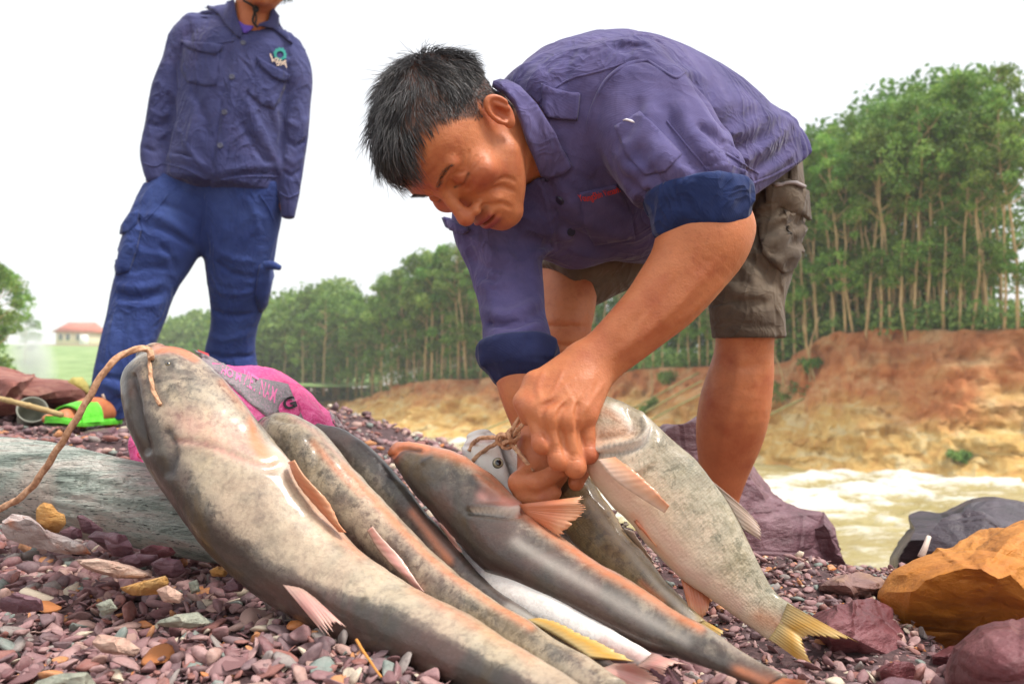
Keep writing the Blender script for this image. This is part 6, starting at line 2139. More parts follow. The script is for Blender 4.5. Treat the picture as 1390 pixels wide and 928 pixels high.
def fin(name, root, tip, dr, dt, mat, parent, rays=12, jag=.12, curl=.004, thick=.0016, m=8):
    """a fin between a root line and a tip line (photo pixels), with raised rays and a ragged edge"""
    n = rays * 4 + 1
    rr = np.random.default_rng(len(name) * 7 + int(root[0][0]))
    R2 = catmull(np.asarray(root, float), n); T2 = catmull(np.asarray(tip, float), n)
    dr = np.interp(np.linspace(0, 1, n), np.linspace(0, 1, len(np.atleast_1d(dr))), np.atleast_1d(dr)); dt = np.interp(np.linspace(0, 1, n), np.linspace(0, 1, len(np.atleast_1d(dt))), np.atleast_1d(dt))
    R = W(R2[:, 0], R2[:, 1], dr); T = W(T2[:, 0], T2[:, 1], dt)
    k = np.arange(n)
    ray = (0.5 + 0.5 * np.cos(2 * np.pi * k / 4)) * (.5 + .5 * np.repeat(rr.random(rays + 1), 4)[:n])
    cut = 1 - jag * (1 - ray) * (0.4 + 0.9 * rr.random(n)) - jag * .5 * np.repeat(rr.random(rays + 1), 4)[:n]
    t = np.linspace(0, 1, m)
    P = R[:, None] + (T - R)[:, None] * (t[None, :, None] * cut[:, None, None])
    N = norm(np.cross(np.gradient(P, axis=0), np.gradient(P, axis=1)))
    N = norm(N.mean((0, 1)))
    if N @ FWD > 0: N = -N
    bow = (np.sin(np.linspace(0, np.pi, n))[:, None] * np.sin(t * 1.8)[None] + .35 * np.sin(np.linspace(0, 9, n))[:, None] * t[None]) * curl
    P = P + N * (bow + ray[:, None] * .0006 * (1 - .4 * t)[None])[..., None]
    th = thick * (1.25 - t)[None, :, None]
    top = (P + N * th).reshape(-1, 3); bot = (P - N * th).reshape(-1, 3)
    q = grid_faces(n, m)
    faces = q.tolist() + (q[:, ::-1] + n * m).tolist()
    ring = list(range(m)) + [i * m + m - 1 for i in range(1, n)] + [(n - 1) * m + j for j in range(m - 2, -1, -1)] + [i * m for i in range(n - 2, 0, -1)]
    for a, b in zip(ring, ring[1:] + ring[:1]): faces.append([a, b, b + n * m, a + n * m][::-1])
    tv = np.tile(np.tile(t, n), 2); rv = np.tile(np.repeat(1 - ray, m), 2)
    return obj(name, new_mesh(name, np.concatenate([top, bot]), faces, {'v': tv, 'ray': rv}), mat, parent)


class Fish:
    def __init__(self, name, st, label, mat, back_fn, marks=(), cuts=(), nu=170, nv=88, snout=.75, cat='fish', group=None, sq=2.2, lump=.0015):
        L = Loft(st, nu, .3)
        self.L = L
        th = np.linspace(0, 2 * np.pi, nv, endpoint=False)
        ct, sn = np.cos(th), np.sin(th)
        p = 2.0 / sq
        cx = np.sign(ct) * np.abs(ct) ** p; sx = np.sign(sn) * np.abs(sn) ** p
        # rings follow the stations' own direction, so that the outline is met
        st = np.asarray(st, float)
        Lp = catmull(W(st[:, 0], st[:, 1], st[:, 4]), nu); Rp = catmull(W(st[:, 2], st[:, 3], st[:, 4]), nu)
        C = (Lp + Rp) / 2; A = (Rp - Lp) / 2
        T = norm(np.gradient(C, axis=0))
        B = norm(np.cross(T, A)); B = np.where(((B @ FWD) > 0)[:, None], -B, B)     # towards the camera
        ry = L.rx * L.ratio
        P = C[:, None] + A[:, None] * cx[None, :, None] + B[:, None] * (ry[:, None] * sx[None])[..., None]
        # round the snout
        nc = 10
        cap = []
        for k in range(nc):
            a = (k + .5) / nc * math.pi / 2
            cap.append(C[0] - T[0] * ry[0] * snout * math.cos(a) + (P[0] - C[0]) * math.sin(a))
        V = np.concatenate([np.stack(cap), P]); nu2 = nu + nc
        u = np.concatenate([np.zeros(nc), np.linspace(0, 1, nu)])
        flat = V.reshape(-1, 3)
        cen = np.concatenate([np.repeat(C[:1], nc, 0), C])
        N = norm(flat - np.repeat(cen, nv, 0))
        px, py, dd = pix(flat); P2 = np.stack([px, py], -1)
        front = sstep(-.1, .35, -(N @ FWD))
        U = np.repeat(u, nv); SB = np.tile(sx, nu2); CA = np.tile(cx, nu2)
        att = {'back': np.clip(back_fn(U, CA, SB), 0, 1.2), 'orange': 0 * U, 'pink': 0 * U, 'white': 0 * U, 'dark': 0 * U}
        for kind, pts, w, amt, closed in marks:
            v = paint(P2, front, pts, w, closed) * amt
            att[kind] = np.clip(np.maximum(att[kind], v), 0, 1)
        disp = lump * fbm(flat, 26, 3, 4) * 2 + lump * 1.5 * vnoise(flat, 11, 5)
        for pts, w, amp in cuts:
            disp = disp + paint(P2, front, pts, w) * amp
        flat = flat + N * disp[:, None]
        att['suv'] = np.stack([U * 1.0 * len(st) / 7, np.tile(th, nu2) / 6.283 * .55, 0 * U], -1)
        faces = grid_faces(nu2, nv, True).tolist()
        faces.append(list(range(nv))[::-1]); faces.append([(nu2 - 1) * nv + k for k in range(nv)])
        lowest = flat[np.argmin(flat[:, 2])]
        self.root = empty(name, lowest, label, cat, group)
        self.body = obj('body', new_mesh('fish_body', flat, faces, att), mat, self.root)
        self.V = flat; self.N = N; self.P2 = P2; self.front = front

    def surf(self, px, py):
        m = np.nonzero(self.front > .4)[0]
        i = m[np.argmin((self.P2[m, 0] - px) ** 2 + (self.P2[m, 1] - py) ** 2)]
        return self.V[i], self.N[i]

    def eye(self, px, py, r, iris=(200, 180, 120)):
        P, N = self.surf(px, py)
        A = norm(np.cross(N, [0.1, 0.3, 1.0])); B = np.cross(N, A)
        n = 20
        th = np.linspace(0, 6.2832, n, endpoint=False)
        V, val = [], []
        for k in range(7):
            a = k / 6 * math.pi / 2
            V.append(P + N * (r * .55 * math.cos(a) - r * .1) + r * math.sin(a) * (np.cos(th)[:, None] * A + np.sin(th)[:, None] * B))
            val += [math.sin(a)] * n
        m = M('fish_eye', rough=.08)
        m.set('Base Color', m.ramp(m.attr('v'), [(0.0, srgb(12, 14, 20)), (0.52, srgb(18, 22, 34)), (0.60, srgb(*iris)), (0.85, srgb(*[c * .7 for c in iris])), (1.0, srgb(80, 70, 60))]))
        m.set('Coat Weight', 1.0)
        faces = grid_faces(7, n, True)[:, ::-1].tolist()
        return obj('eye', new_mesh('fish_eye', np.concatenate(V), faces, {'v': np.array(val)}), m.m, self.root)


GRP = 'dead fish laid out on the gravel'
# A: the big mottled catfish in front
FA = Fish('catfish', [(188, 490, 224, 470, .985, .8), (174, 522, 264, 479, .975, .85), (176, 560, 306, 516, .955, .85), (190, 605, 350, 570, .935, .85), (215, 655, 390, 620, .915, .85), (250, 708, 426, 674, .89, .85), (300, 768, 471, 729, .865, .85), (360, 815, 530, 780, .835, .85), (430, 848, 590, 821, .80, .85), (510, 882, 650, 852, .755, .85), (600, 913, 710, 891, .705, .8), (680, 945, 770, 921, .66, .75), (760, 985, 825, 958, .615, .7)],
          'big mottled grey catfish in front with a rope through its raised mouth', CATF, lambda u, c, s: np.clip(.20 + .85 * sstep(.15, .72, -c) + .20 * sstep(.4, .8, u) * sstep(-.2, .6, -c) + .26 * (1 - sstep(.16, .34, u)), 0, 1.1), group=GRP,
          marks=[('orange', [(335, 560), (352, 590), (366, 612), (385, 622), (372, 634), (350, 622), (340, 600)], 8, .95, True), ('orange', [(392, 622), (420, 660), (452, 705), (490, 745)], 12, .75, False), ('orange', [(212, 474), (240, 473), (268, 484)], 6, .85, False), ('pink', [(235, 560), (280, 560), (330, 585), (345, 625), (300, 610), (250, 596)], 22, .45, True),
                 ('white', [(372, 612), (383, 624), (388, 634)], 9, .55, False), ('dark', [(228, 585), (234, 598), (236, 612), (232, 640)], 7, .75, False), ('dark', [(203, 482), (212, 510), (222, 545)], 3, .45, False), ('pink', [(236, 598), (275, 602), (320, 620), (362, 636)], 4, .8, False), ('dark', [(236, 599), (258, 599), (290, 607)], 2.5, .5, False), ('dark', [(181, 515), (186, 560), (200, 612)], 3, .6, False), ('dark', [(225, 492), (234, 496)], 3, .9, False), ('orange', [(300, 520), (330, 555)], 6, .4, False), ('orange', [(560, 800), (640, 846), (720, 895)], 8, .5, False)],
          cuts=[([(236, 598), (275, 602), (320, 620), (362, 636), (386, 628)], 4, -.0022), ([(240, 586), (280, 592), (325, 610), (360, 624)], 12, .0012), ([(181, 512), (186, 560), (198, 610)], 5, -.006), ([(205, 480), (240, 476), (268, 490)], 4, -.003), ([(372, 612), (386, 628)], 9, .007), ([(228, 585), (236, 612), (230, 640)], 6, -.004), ([(222, 498), (238, 494)], 6, .003), ([(300, 515), (340, 570)], 14, .004)])
fin('pectoral_fin', [(394, 626), (412, 662), (463, 720)], [(400, 624), (449, 678), (471, 722)], [.875, .86, .845], [.86, .845, .84], FIN_OR, FA.root, 9, .05, .006, .0028)
fin('pelvic_fin', [(385, 795), (410, 800), (428, 812)], [(450, 872), (458, 862), (473, 854)], [.80, .79, .785], [.735, .735, .73], FIN_PK, FA.root, 7, .22, .004)
FA.eye(230, 495, .0030, (120, 104, 60))

# B: slimmer grey catfish beside it
FB = Fish('catfish', [(353, 588, 366, 566, 1.045, .8), (362, 612, 392, 561, 1.03, .8), (398, 648, 430, 582, 1.01, .85), (432, 690, 474, 630, .985, .85), (482, 742, 524, 684, .955, .85), (545, 798, 578, 740, .91, .85), (610, 842, 642, 796, .85, .85), (680, 884, 716, 843, .79, .85), (745, 925, 790, 889, .725, .85), (800, 960, 850, 926, .67, .8)],
          'slim smooth grey catfish lying second from the front, dark red fin', CATF, lambda u, c, s: np.clip(.45 - .30 * np.abs(c - .35) + .55 * sstep(.2, .8, -c), .1, 1.1), group=GRP,
          marks=[('orange', [(470, 630), (520, 690), (575, 745), (640, 800), (720, 850)], 7, .7, False), ('orange', [(425, 600), (450, 630), (490, 670)], 5, .55, False), ('pink', [(395, 565), (430, 588), (470, 628)], 4, .4, False)],
          cuts=[([(418, 596), (430, 612), (424, 640), (410, 655)], 5, -.003), ([(372, 568), (400, 574)], 3, -.0025)])
fin('pectoral_fin', [(500, 720), (520, 752), (570, 803)], [(506, 714), (547, 758), (577, 803)], [.90, .885, .865], [.895, .88, .86], FIN_PK, FB.root, 8, .05, .004, .0024)
# C: dark backed one behind
FC = Fish('catfish', [(428, 592, 434, 575, 1.09, .8), (448, 618, 472, 586, 1.07, .8), (492, 662, 520, 624, 1.045, .8), (535, 712, 562, 674, 1.01, .8), (582, 762, 610, 731, .965, .8), (640, 808, 660, 790, .91, .8), (700, 845, 712, 828, .845, .8), (770, 885, 780, 868, .785, .7), (830, 918, 838, 902, .735, .6)],
          'dark backed catfish with yellow tail fin lying third from the front', CATD, lambda u, c, s: np.clip(.55 + .35 * c - .1 * s, 0, 1), group=GRP,
          marks=[('orange', [(560, 695), (590, 735), (610, 760)], 6, .7, False), ('white', [(690, 826), (720, 840)], 6, .5, False), ('dark', [(484, 600), (508, 622), (530, 650)], 7, .8, False)], nu=120, nv=60)
fin('pectoral_fin', [(597, 708), (606, 722), (614, 736)], [(618, 728), (629, 746), (626, 754)], .965, .95, FIN_PK, FC.root, 5, .05, .003)
fin('anal_fin', [(716, 842), (760, 866), (800, 892)], [(735, 838), (790, 862), (862, 898)], [.82, .785, .75], [.82, .78, .735], FIN_YE, FC.root, 12, .12, .004)
fin('tail_fin', [(806, 906), (822, 905), (836, 900)], [(880, 948), (908, 926), (866, 900)], .725, .69, FIN_PK, FC.root, 10, .18, .004)
# E: white bellied fish
FE = Fish('white_fish', [(592, 748, 618, 728, 1.02, .5), (628, 784, 656, 756, .97, .55), (666, 810, 698, 777, .905, .6), (712, 842, 744, 801, .865, .6), (772, 868, 802, 837, .82, .6), (828, 890, 852, 867, .78, .5), (868, 904, 888, 887, .755, .4)],
          'white bellied fish with pink tail wedged between the dark catfish', WHIT, lambda u, c, s: np.clip(.10 - .15 * c + .1 * s, 0, 1), group=GRP, nu=110, nv=56,
          marks=[('pink', [(820, 872), (850, 886), (885, 896)], 9, .6, False)])
fin('tail_fin', [(866, 904), (876, 898), (886, 888)], [(906, 918), (914, 906), (938, 904)], .75, .72, FIN_PK, FE.root, 9, .14, .003)
# D: dark catfish with fanned orange fin
FD = Fish('catfish', [(529, 621, 545, 599, 1.035, .8), (537, 634, 576, 602, 1.02, .8), (557, 662, 618, 613, 1.005, .85), (587, 699, 664, 639, .985, .85), (617, 733, 708, 681, .96, .85), (652, 767, 752, 723, .925, .85), (706, 797, 801, 758, .885, .85), (776, 832, 856, 791, .84, .85), (853, 871, 915, 829, .79, .85), (920, 894, 970, 856, .745, .8), (985, 917, 1026, 893, .71, .7), (1040, 937, 1066, 918, .68, .6)],
          'dark grey catfish with pink lips and one orange fin fanned up', CATD, lambda u, c, s: np.clip(.62 - .30 * c + .06 * s - .12 * (u > .45), 0, 1), group=GRP,
          marks=[('orange', [(530, 618), (541, 604), (556, 600), (580, 606)], 9, 1.0, False), ('dark', [(533, 626), (548, 611), (572, 610)], 2.2, .7, False), ('dark', [(575, 625), (586, 621)], 3, .7, False), ('white', [(640, 692), (672, 692), (706, 691)], 2.5, .7, False), ('dark', [(618, 640), (650, 660), (672, 676)], 7, .45, False), ('orange', [(590, 607), (625, 618), (655, 634), (690, 664)], 9, .75, False), ('orange', [(645, 640), (680, 660), (704, 684), (690, 690), (660, 672)], 8, .7, True), ('pink', [(655, 672), (685, 680), (708, 688)], 8, .7, False), ('white', [(692, 660), (700, 672)], 4, .7, False), ('orange', [(712, 692), (770, 738), (850, 792), (950, 850)], 8, .7, False),
                 ('dark', [(560, 662), (600, 706), (640, 738), (700, 776)], 16, .55, False), ('orange', [(1000, 912), (1040, 928)], 12, .7, False), ('white', [(700, 735), (740, 760), (800, 795), (860, 830), (930, 868)], 9, .32, False)],
          cuts=[([(636, 694), (670, 695), (706, 696), (712, 688)], 4, -.008), ([(640, 688), (670, 688), (704, 688)], 5, .005), ([(650, 655), (685, 668), (706, 684)], 9, .003), ([(528, 622), (546, 608), (574, 612)], 3, -.004), ([(577, 626), (584, 622)], 4, .003)])
fin('pectoral_fin', [(706, 684), (710, 690), (716, 698)], [(794, 673), (800, 692), (764, 730)], .93, [.895, .89, .895], FIN_OR, FD.root, 13, .10, .008, .0022, 10)
fin('pelvic_fin', [(752, 806), (770, 816), (796, 828)], [(842, 860), (850, 862), (846, 850)], .85, .815, FIN_PK, FD.root, 7, .12, .003)
fin('tail_fin', [(1030, 938), (1046, 930), (1064, 920)], [(1110, 962), (1116, 948), (1098, 924)], .675, .64, FIN_OR, FD.root, 8, .12, .003)
# F: olive fish under the hands
FF = Fish('olive_fish', [(712, 664, 742, 622, 1.03, .7), (735, 688, 790, 638, 1.015, .7), (765, 722, 824, 680, .99, .7), (800, 760, 852, 726, .965, .7), (842, 796, 882, 762, .935, .7), (890, 830, 916, 802, .905, .7), (935, 856, 958, 843, .875, .6)],
          'olive brown speckled fish under the hands behind the dark catfish', OLIV, lambda u, c, s: np.clip(.42 - .2 * np.abs(c) + .5 * (u < .22), 0, 1), group=GRP, nu=120, nv=60,
          marks=[('white', [(800, 680), (840, 730), (900, 800), (940, 840)], 6, .45, False), ('orange', [(870, 790), (900, 815)], 5, .6, False)])
fin('tail_fin', [(934, 857), (946, 850), (958, 843)], [(960, 884), (978, 872), (985, 858)], .87, .85, FIN_YE, FF.root, 8, .14, .003)
fin('ventral_fin', [(832, 776), (846, 788), (862, 800)], [(880, 812), (884, 818), (880, 820)], .905, .89, FIN_YE, FF.root, 6, .1, .003)
fin('dorsal_fin', [(846, 716), (858, 732), (872, 750)], [(862, 722), (890, 762), (884, 770)], .965, .96, FIN_GY, FF.root, 7, .12, .003)
# H: white fish head turned up, tied with the cord
FH = Fish('white_fish', [(632, 596, 668, 586, 1.075, .7), (626, 614, 692, 602, 1.07, .7), (640, 645, 714, 632, 1.06, .7), (668, 685, 742, 664, 1.05, .7), (705, 725, 775, 705, 1.03, .7), (745, 760, 800, 742, 1.01, .7), (790, 800, 830, 785, .985, .6)],
          'white fish head pointing up with dark eye, tied by the cord', WHIT, lambda u, c, s: np.clip(.12 + .25 * c, 0, 1), group=GRP, nu=110, nv=60,
          marks=[('dark', [(684, 600), (690, 625), (698, 650)], 5, .85, False), ('pink', [(634, 604), (650, 598), (668, 596)], 4, .5, False)], cuts=[([(682, 598), (690, 625), (698, 652)], 5, -.006), ([(630, 606), (650, 600), (672, 597)], 3, -.003)])
FH.eye(676, 627, .0075, (196, 186, 150))

# G: silver carp held up by the head
FG = Fish('silver_carp', [(788, 596, 806, 540, .955, .55), (791, 620, 826, 538, .95, .55), (801, 646, 868, 559, .942, .52), (823, 674, 908, 593, .932, .48), (851, 704, 942, 623, .922, .46), (886, 744, 974, 664, .91, .46), (926, 785, 1006, 716, .896, .46), (975, 819, 1031, 768, .88, .45), (1018, 847, 1053, 806, .865, .4), (1052, 871, 1076, 823, .85, .28)],
          'pale silver carp held up by the head in the man\'s fist', CARP, lambda u, c, s: np.clip(.30 + .42 * c + .1 * (u > .75), 0, 1), group=GRP, snout=.4,
          marks=[('white', [(878, 566), (880, 586), (864, 606), (822, 611), (795, 612)], 6, .85, False), ('orange', [(800, 600), (822, 590), (850, 585)], 14, .4, False), ('pink', [(800, 632), (830, 650), (880, 700), (930, 760)], 14, .4, False), ('pink', [(930, 770), (970, 800), (1000, 820)], 14, .45, False), ('orange', [(860, 700), (900, 750), (925, 780)], 7, .5, False), ('dark', [(868, 572), (869, 588), (854, 601), (820, 605)], 2.2, .55, False), ('dark', [(884, 580), (874, 604), (842, 616), (800, 619)], 2.2, .5, False), ('orange', [(816, 556), (835, 566), (850, 580)], 9, .35, False), ('orange', [(1030, 835), (1060, 848)], 12, .45, False), ('white', [(835, 552), (848, 566), (856, 580)], 6, .5, False)],
          cuts=[([(876, 560), (884, 580), (872, 604), (840, 614), (798, 617)], 4, -.005), ([(870, 562), (876, 582), (862, 600), (822, 606), (796, 607)], 7, .005), ([(852, 556), (860, 576), (846, 592), (815, 596)], 4, -.003), ([(822, 622), (852, 640), (880, 628), (890, 605)], 6, .003)])
fin('pectoral_fin', [(812, 624), (838, 654), (902, 696)], [(836, 620), (876, 650), (909, 686)], [.905, .885, .865], [.90, .875, .862], FIN_PE, FG.root, 10, .05, .005, .002)
fin('ventral_fin', [(862, 706), (868, 714), (874, 722)], [(892, 744), (898, 750), (900, 748)], .905, .895, FIN_OR, FG.root, 5, .08, .003)
fin('anal_fin', [(924, 784), (942, 796), (962, 808)], [(936, 830), (950, 842), (962, 826)], .895, .885, FIN_OR, FG.root, 8, .12, .003)
fin('dorsal_fin', [(955, 644), (975, 666), (1006, 716)], [(985, 668), (1030, 712), (1034, 734)], [.914, .91, .90], [.91, .905, .90], FIN_GY, FG.root, 10, .10, .004)
fin('tail_fin', [(1044, 866), (1058, 844), (1069, 818)], [(1110, 914), (1094, 866), (1168, 873)], .848, [.82, .84, .825], FIN_YE, FG.root, 16, .13, .004, .002, 10)
# ------------------------------------------------------------------ log, sack, ropes and small things
# ---- driftwood log
st = np.array([(-70, 600, -70, 700, 1.22), (0, 598, 0, 706, 1.2), (70, 606, 60, 718, 1.185), (150, 620, 130, 734, 1.165), (230, 642, 205, 748, 1.14), (300, 672, 275, 760, 1.12), (350, 705, 330, 770, 1.10)], float)
LOGL = Loft([(a, b, c, d, e, .95) for a, b, c, d, e in st], 60, .3)
LF = Folds()
add_folds(LF, LOGL, .8, 1.6, [([(0, 640), (100, 648), (220, 680)], .006, -.003), ([(20, 665), (120, 680), (240, 715)], .005, -.003), ([(0, 690), (90, 700), (180, 730)], .006, .003), ([(110, 655), (117, 657)], .008, -.012), ([(170, 650), (176, 654)], .006, -.007), ([(148, 672), (153, 674)], .006, -.007), ([(40, 620), (110, 628), (180, 640)], .008, .003), ([(250, 690), (300, 715)], .006, -.004)])
lo, hi = bounds(LOGL.C, pad=.09)
Tm = norm(LOGL.C[-1] - LOGL.C[0])
gr_rot = np.stack([Tm, norm(np.cross(Tm, [0, 0, 1])), np.cross(Tm, norm(np.cross(Tm, [0, 0, 1])))])
v, qd = sdf_mesh(lambda P: LOGL(P) - LF(P) - .006 * fbm((P @ gr_rot.T.astype(np.float32)) * np.array([.25, 1, 1], np.float32), 26, 4, 7) - .008 * vnoise(P, 7, 3), lo, hi, .0038)
m = M('weathered_wood', rough=.85)
ang_ = math.atan2(Tm[1], Tm[0])
co = m.coord((1, 9, 9), rot=(0, math.asin(-Tm[2]) * -1, -ang_))
c = m.ramp(m.noise(6, 7, .65, co, .4), [(0.30, srgb(84, 96, 88)), (0.42, srgb(166, 178, 166)), (0.52, srgb(204, 210, 198)), (0.62, srgb(224, 216, 204)), (0.74, srgb(150, 152, 136))])
c = m.mix(m.ramp(m.noise(9, 5, .6), [(0.5, 0.0), (0.64, .8)]), c, srgb(208, 188, 174))
c = m.mix(m.ramp(m.noise(40, 5, .6, co), [(0.57, 0.0), (0.66, .9)]), c, srgb(70, 76, 68))
m.set('Base Color', c)
b = m.bump(m.noise(10, 8, .7, co), 1.0, .02)
n0 = m.noise(16, 3, .6, m.coord((1, 12, 12), rot=(0, math.asin(-Tm[2]) * -1, -ang_)), .5)
rd = m.math('SUBTRACT', 1.0, m.math('MULTIPLY', m.math('ABSOLUTE', m.math('SUBTRACT', n0, .5)), 9.0, clamp=True))
b = m.bump(rd, -.8, .010, b)
m.bump(m.noise(60, 4, .6, co), .8, .005, b)
lg = obj('driftwood_log', new_mesh('driftwood_log', v - v[np.argmin(v[:, 2])], qd), m.m, None, [float(x) for x in v[np.argmin(v[:, 2])]])
tag(lg, 'weathered grey green driftwood log lying across the gravel at the left', 'log')

# ---- pink sack behind the catfish
SK = Loft([(228, 520, 244, 468, 1.18, 1.2), (226, 590, 292, 479, 1.17, 1.2), (236, 650, 354, 497, 1.17, 1.2), (280, 700, 411, 529, 1.18, 1.1), (335, 720, 452, 572, 1.19, 1.0), (385, 720, 468, 612, 1.2, .95)], 26, .6)
SKF = Folds()
add_folds(SKF, SK, .7, 1.8, [([(300, 500), (340, 540), (390, 600)], .02, .006), ([(390, 530), (405, 560), (420, 590)], .010, -.007), ([(380, 530), (396, 560), (404, 590)], .010, .006), ([(420, 555), (440, 580), (450, 600)], .012, .005), ([(260, 480), (300, 520)], .012, -.005), ([(430, 550), (448, 590)], .006, -.005), ([(182, 600), (196, 618)], .01, .006)])


def sack_sdf(P):
    d = SK(P)
    d = smin(d, cone(P, W(200, 604, 1.30), W(212, 632, 1.30), .026, .034), .03)
    return d - SKF(P) - .005 * fbm(P, 9, 3, 71) - .007 * (.55 - np.abs(fbm(P, 13, 2, 75))) - .004 * (.55 - np.abs(fbm(P, 27, 2, 77)))


lo, hi = bounds(SK.C, W(196, 620, 1.3), pad=.16)
v, qd = sdf_mesh(sack_sdf, lo, hi, .0045)


def plastic_weave(name, c0, c1):
    m = M(name, rough=.5)
    c = m.ramp(m.noise(9, 4), [(0.3, c0), (0.7, c1)])
    c = m.mix(m.math('MULTIPLY', m.ramp(m.noise(420, 2), [(0.45, 0.0), (0.65, 1.0)]), .25), c, srgb(250, 170, 205))
    m.set('Base Color', c)
    ck = m.n('TexChecker'); ck.inputs['Scale'].default_value = 420
    m.t.links.new(m.coord(), ck.inputs['Vector'])
    b = m.bump(ck.outputs['Fac'], .25, .0012)
    n0 = m.noise(24, 2, .5, None, .8)
    b = m.bump(m.math('SUBTRACT', 1.0, m.math('MULTIPLY', m.math('ABSOLUTE', m.math('SUBTRACT', n0, .5)), 6.0, clamp=True)), .5, .006, b)
    m.bump(m.noise(30, 4), .4, .006, b)
    return m.m


PINK = plastic_weave('pink_sackcloth', srgb(214, 48, 124), srgb(232, 92, 154))
GREYP = plastic_weave('grey_sack_print', srgb(120, 116, 116), srgb(140, 136, 134))
PINKT = M('pink_letter', color=srgb(236, 120, 172), rough=.6).m
BLK = M('black_letter', color=srgb(36, 26, 32), rough=.6).m
sack = obj('sack', new_mesh('sack', v, qd), PINK, None)
sk_root = empty('woven_sack', v[np.argmin(v[:, 2])], 'pink woven plastic sack with grey printed band behind the big catfish', 'sack')
sack.name = 'sack_body'; sack.parent = sk_root; sack.matrix_parent_inverse = Matrix.Translation(sk_root.location).inverted()
S0, S1 = .8, 1.6
obj('printed_band', patch_mesh(sack_sdf, [(262, 474), (282, 482), (300, 492), (320, 506), (350, 514), (390, 522), (400, 545), (412, 570), (396, 572), (380, 560), (362, 566), (340, 548), (318, 528), (300, 512), (276, 490)], S0, S1, .0008, .0012, 4), GREYP, sk_root)
obj('printed_corner', patch_mesh(sack_sdf, [(446, 556), (456, 564), (468, 582), (460, 584), (452, 574)], S0, S1, .0008, .001, 4), GREYP, sk_root)
obj('lettering', text_mesh(sack_sdf, 'HO M', (300, 508), (326, 520), 10, S0, S1, lift=.0026, shear=-.3, bold=.02), PINKT, sk_root)
obj('lettering', text_mesh(sack_sdf, 'VIET NAM', (328, 522), (372, 548), 18, S0, S1, lift=.0026, shear=-.35, bold=.02), PINKT, sk_root)
cpt = [(392 + 14 * math.cos(a) * 1.05, 556 + 13 * math.sin(a)) for a in np.linspace(0, 6.283, 20, endpoint=False)]
obj('printed_disc', patch_mesh(sack_sdf, cpt, S0, S1, .0006, .0026, 3), PINK, sk_root)
obj('lettering', text_mesh(sack_sdf, 'G', (384, 560), (400, 554), 15, S0, S1, lift=.0055, bold=.03), BLK, sk_root)
obj('printed_edge', patch_mesh(sack_sdf, [(268, 474), (282, 480), (286, 488), (274, 486)], S0, S1, .0006, .0028, 3), M('red_print', color=srgb(214, 60, 66), rough=.6).m, sk_root)
obj('lettering', text_mesh(sack_sdf, 'C A', (186, 618), (206, 632), 9, S0, S1 + .3, lift=.004, bold=.02), M('red_letter', color=srgb(214, 40, 90), rough=.6).m, sk_root)

# ---- ropes
def rope(name, pts, rad, parent=None, n=None, lobes=3, pitch=9.0, mat=None):
    P = catmull(np.asarray(pts, float), n or 40 * len(pts))
    T = norm(np.gradient(P, axis=0)); s = np.r_[0, np.cumsum(np.linalg.norm(np.diff(P, axis=0), axis=1))]
    a = norm(np.cross(T[0], [.2, .3, 1.0])); A = []
    for k in range(len(P)):
        a = norm(a - T[k] * (a @ T[k])); A.append(a)
    A = np.array(A); B = np.cross(T, A)
    nv = 15; th = np.linspace(0, 6.283, nv, endpoint=False)
    rr = rad * (1 + .20 * np.cos(lobes * (th[None] + s[:, None] / (rad * pitch) * 6.283 / lobes * 1.0)))
    V = P[:, None] + rr[..., None] * (np.cos(th)[None, :, None] * A[:, None] + np.sin(th)[None, :, None] * B[:, None])
    Fc = grid_faces(len(P), nv, True).tolist() + [list(range(nv))[::-1], [(len(P) - 1) * nv + k for k in range(nv)]]
    return obj(name, new_mesh(name, V.reshape(-1, 3), Fc), mat or ROPE, parent)


m = M('tan_rope', rough=.9)
m.set('Base Color', m.ramp(m.noise(180, 4), [(0.3, srgb(158, 112, 82)), (0.6, srgb(206, 162, 128)), (0.8, srgb(222, 188, 160))]))
m.bump(m.noise(500, 3), .5, .001)
ROPE = m.m
rp = empty('rope', W(0, 690, .93), 'long tan rope looping from the left edge up into the big catfish\'s mouth', 'rope')
mouth = W(204, 475, .935)
rope('strand', [W(-60, 706, .94), W(0, 690, .925), (W(40, 664, .915)), W(78, 610, .905), W(110, 558, .90), W(145, 500, .905), W(175, 477, .92), W(200, 474, .935), W(206, 486, .925)], .0036, rp)
S = [FA.surf(x, y)[0] - FWD * .002 for x, y in ((205, 484), (208, 508), (213, 530), (219, 550))]
rope('loose_end', S, .0022, rp)
kn = empty('cord', W(690, 590, 1.0), 'knotted tan cord around the upturned white fish head', 'cord')
rope('strand', [FH.surf(634, 612)[0] - FWD * .002, FH.surf(640, 600)[0] - FWD * .003, W(655, 594, 1.02), W(676, 594, 1.015), W(690, 598, 1.0), W(700, 586, .985), W(712, 574, .975)], .0026, kn)
rope('strand', [FH.surf(640, 624)[0] - FWD * .002, FH.surf(655, 612)[0] - FWD * .003, W(676, 600, 1.01), W(690, 590, .995), W(702, 572, .985), W(708, 562, .98)], .0026, kn)
rope('strand', [W(692, 600, .995), W(706, 616, .985), W(718, 632, .975), W(724, 640, .968)], .0026, kn)
rk = np.random.default_rng(3)
for k in range(4):
    a = np.linspace(0, 6.283 * 1.1, 14)
    R = norm(rk.normal(size=(3, 3)))
    q_, _ = np.linalg.qr(rk.normal(size=(3, 3)))
    c = W(691 + 3 * k - 4, 594 + rk.normal() * 3, .995)
    rope('knot_turn', c + (np.stack([np.cos(a) * .011, np.sin(a) * .008, .003 * np.sin(2 * a)], -1) @ q_), .0026, kn, 60)

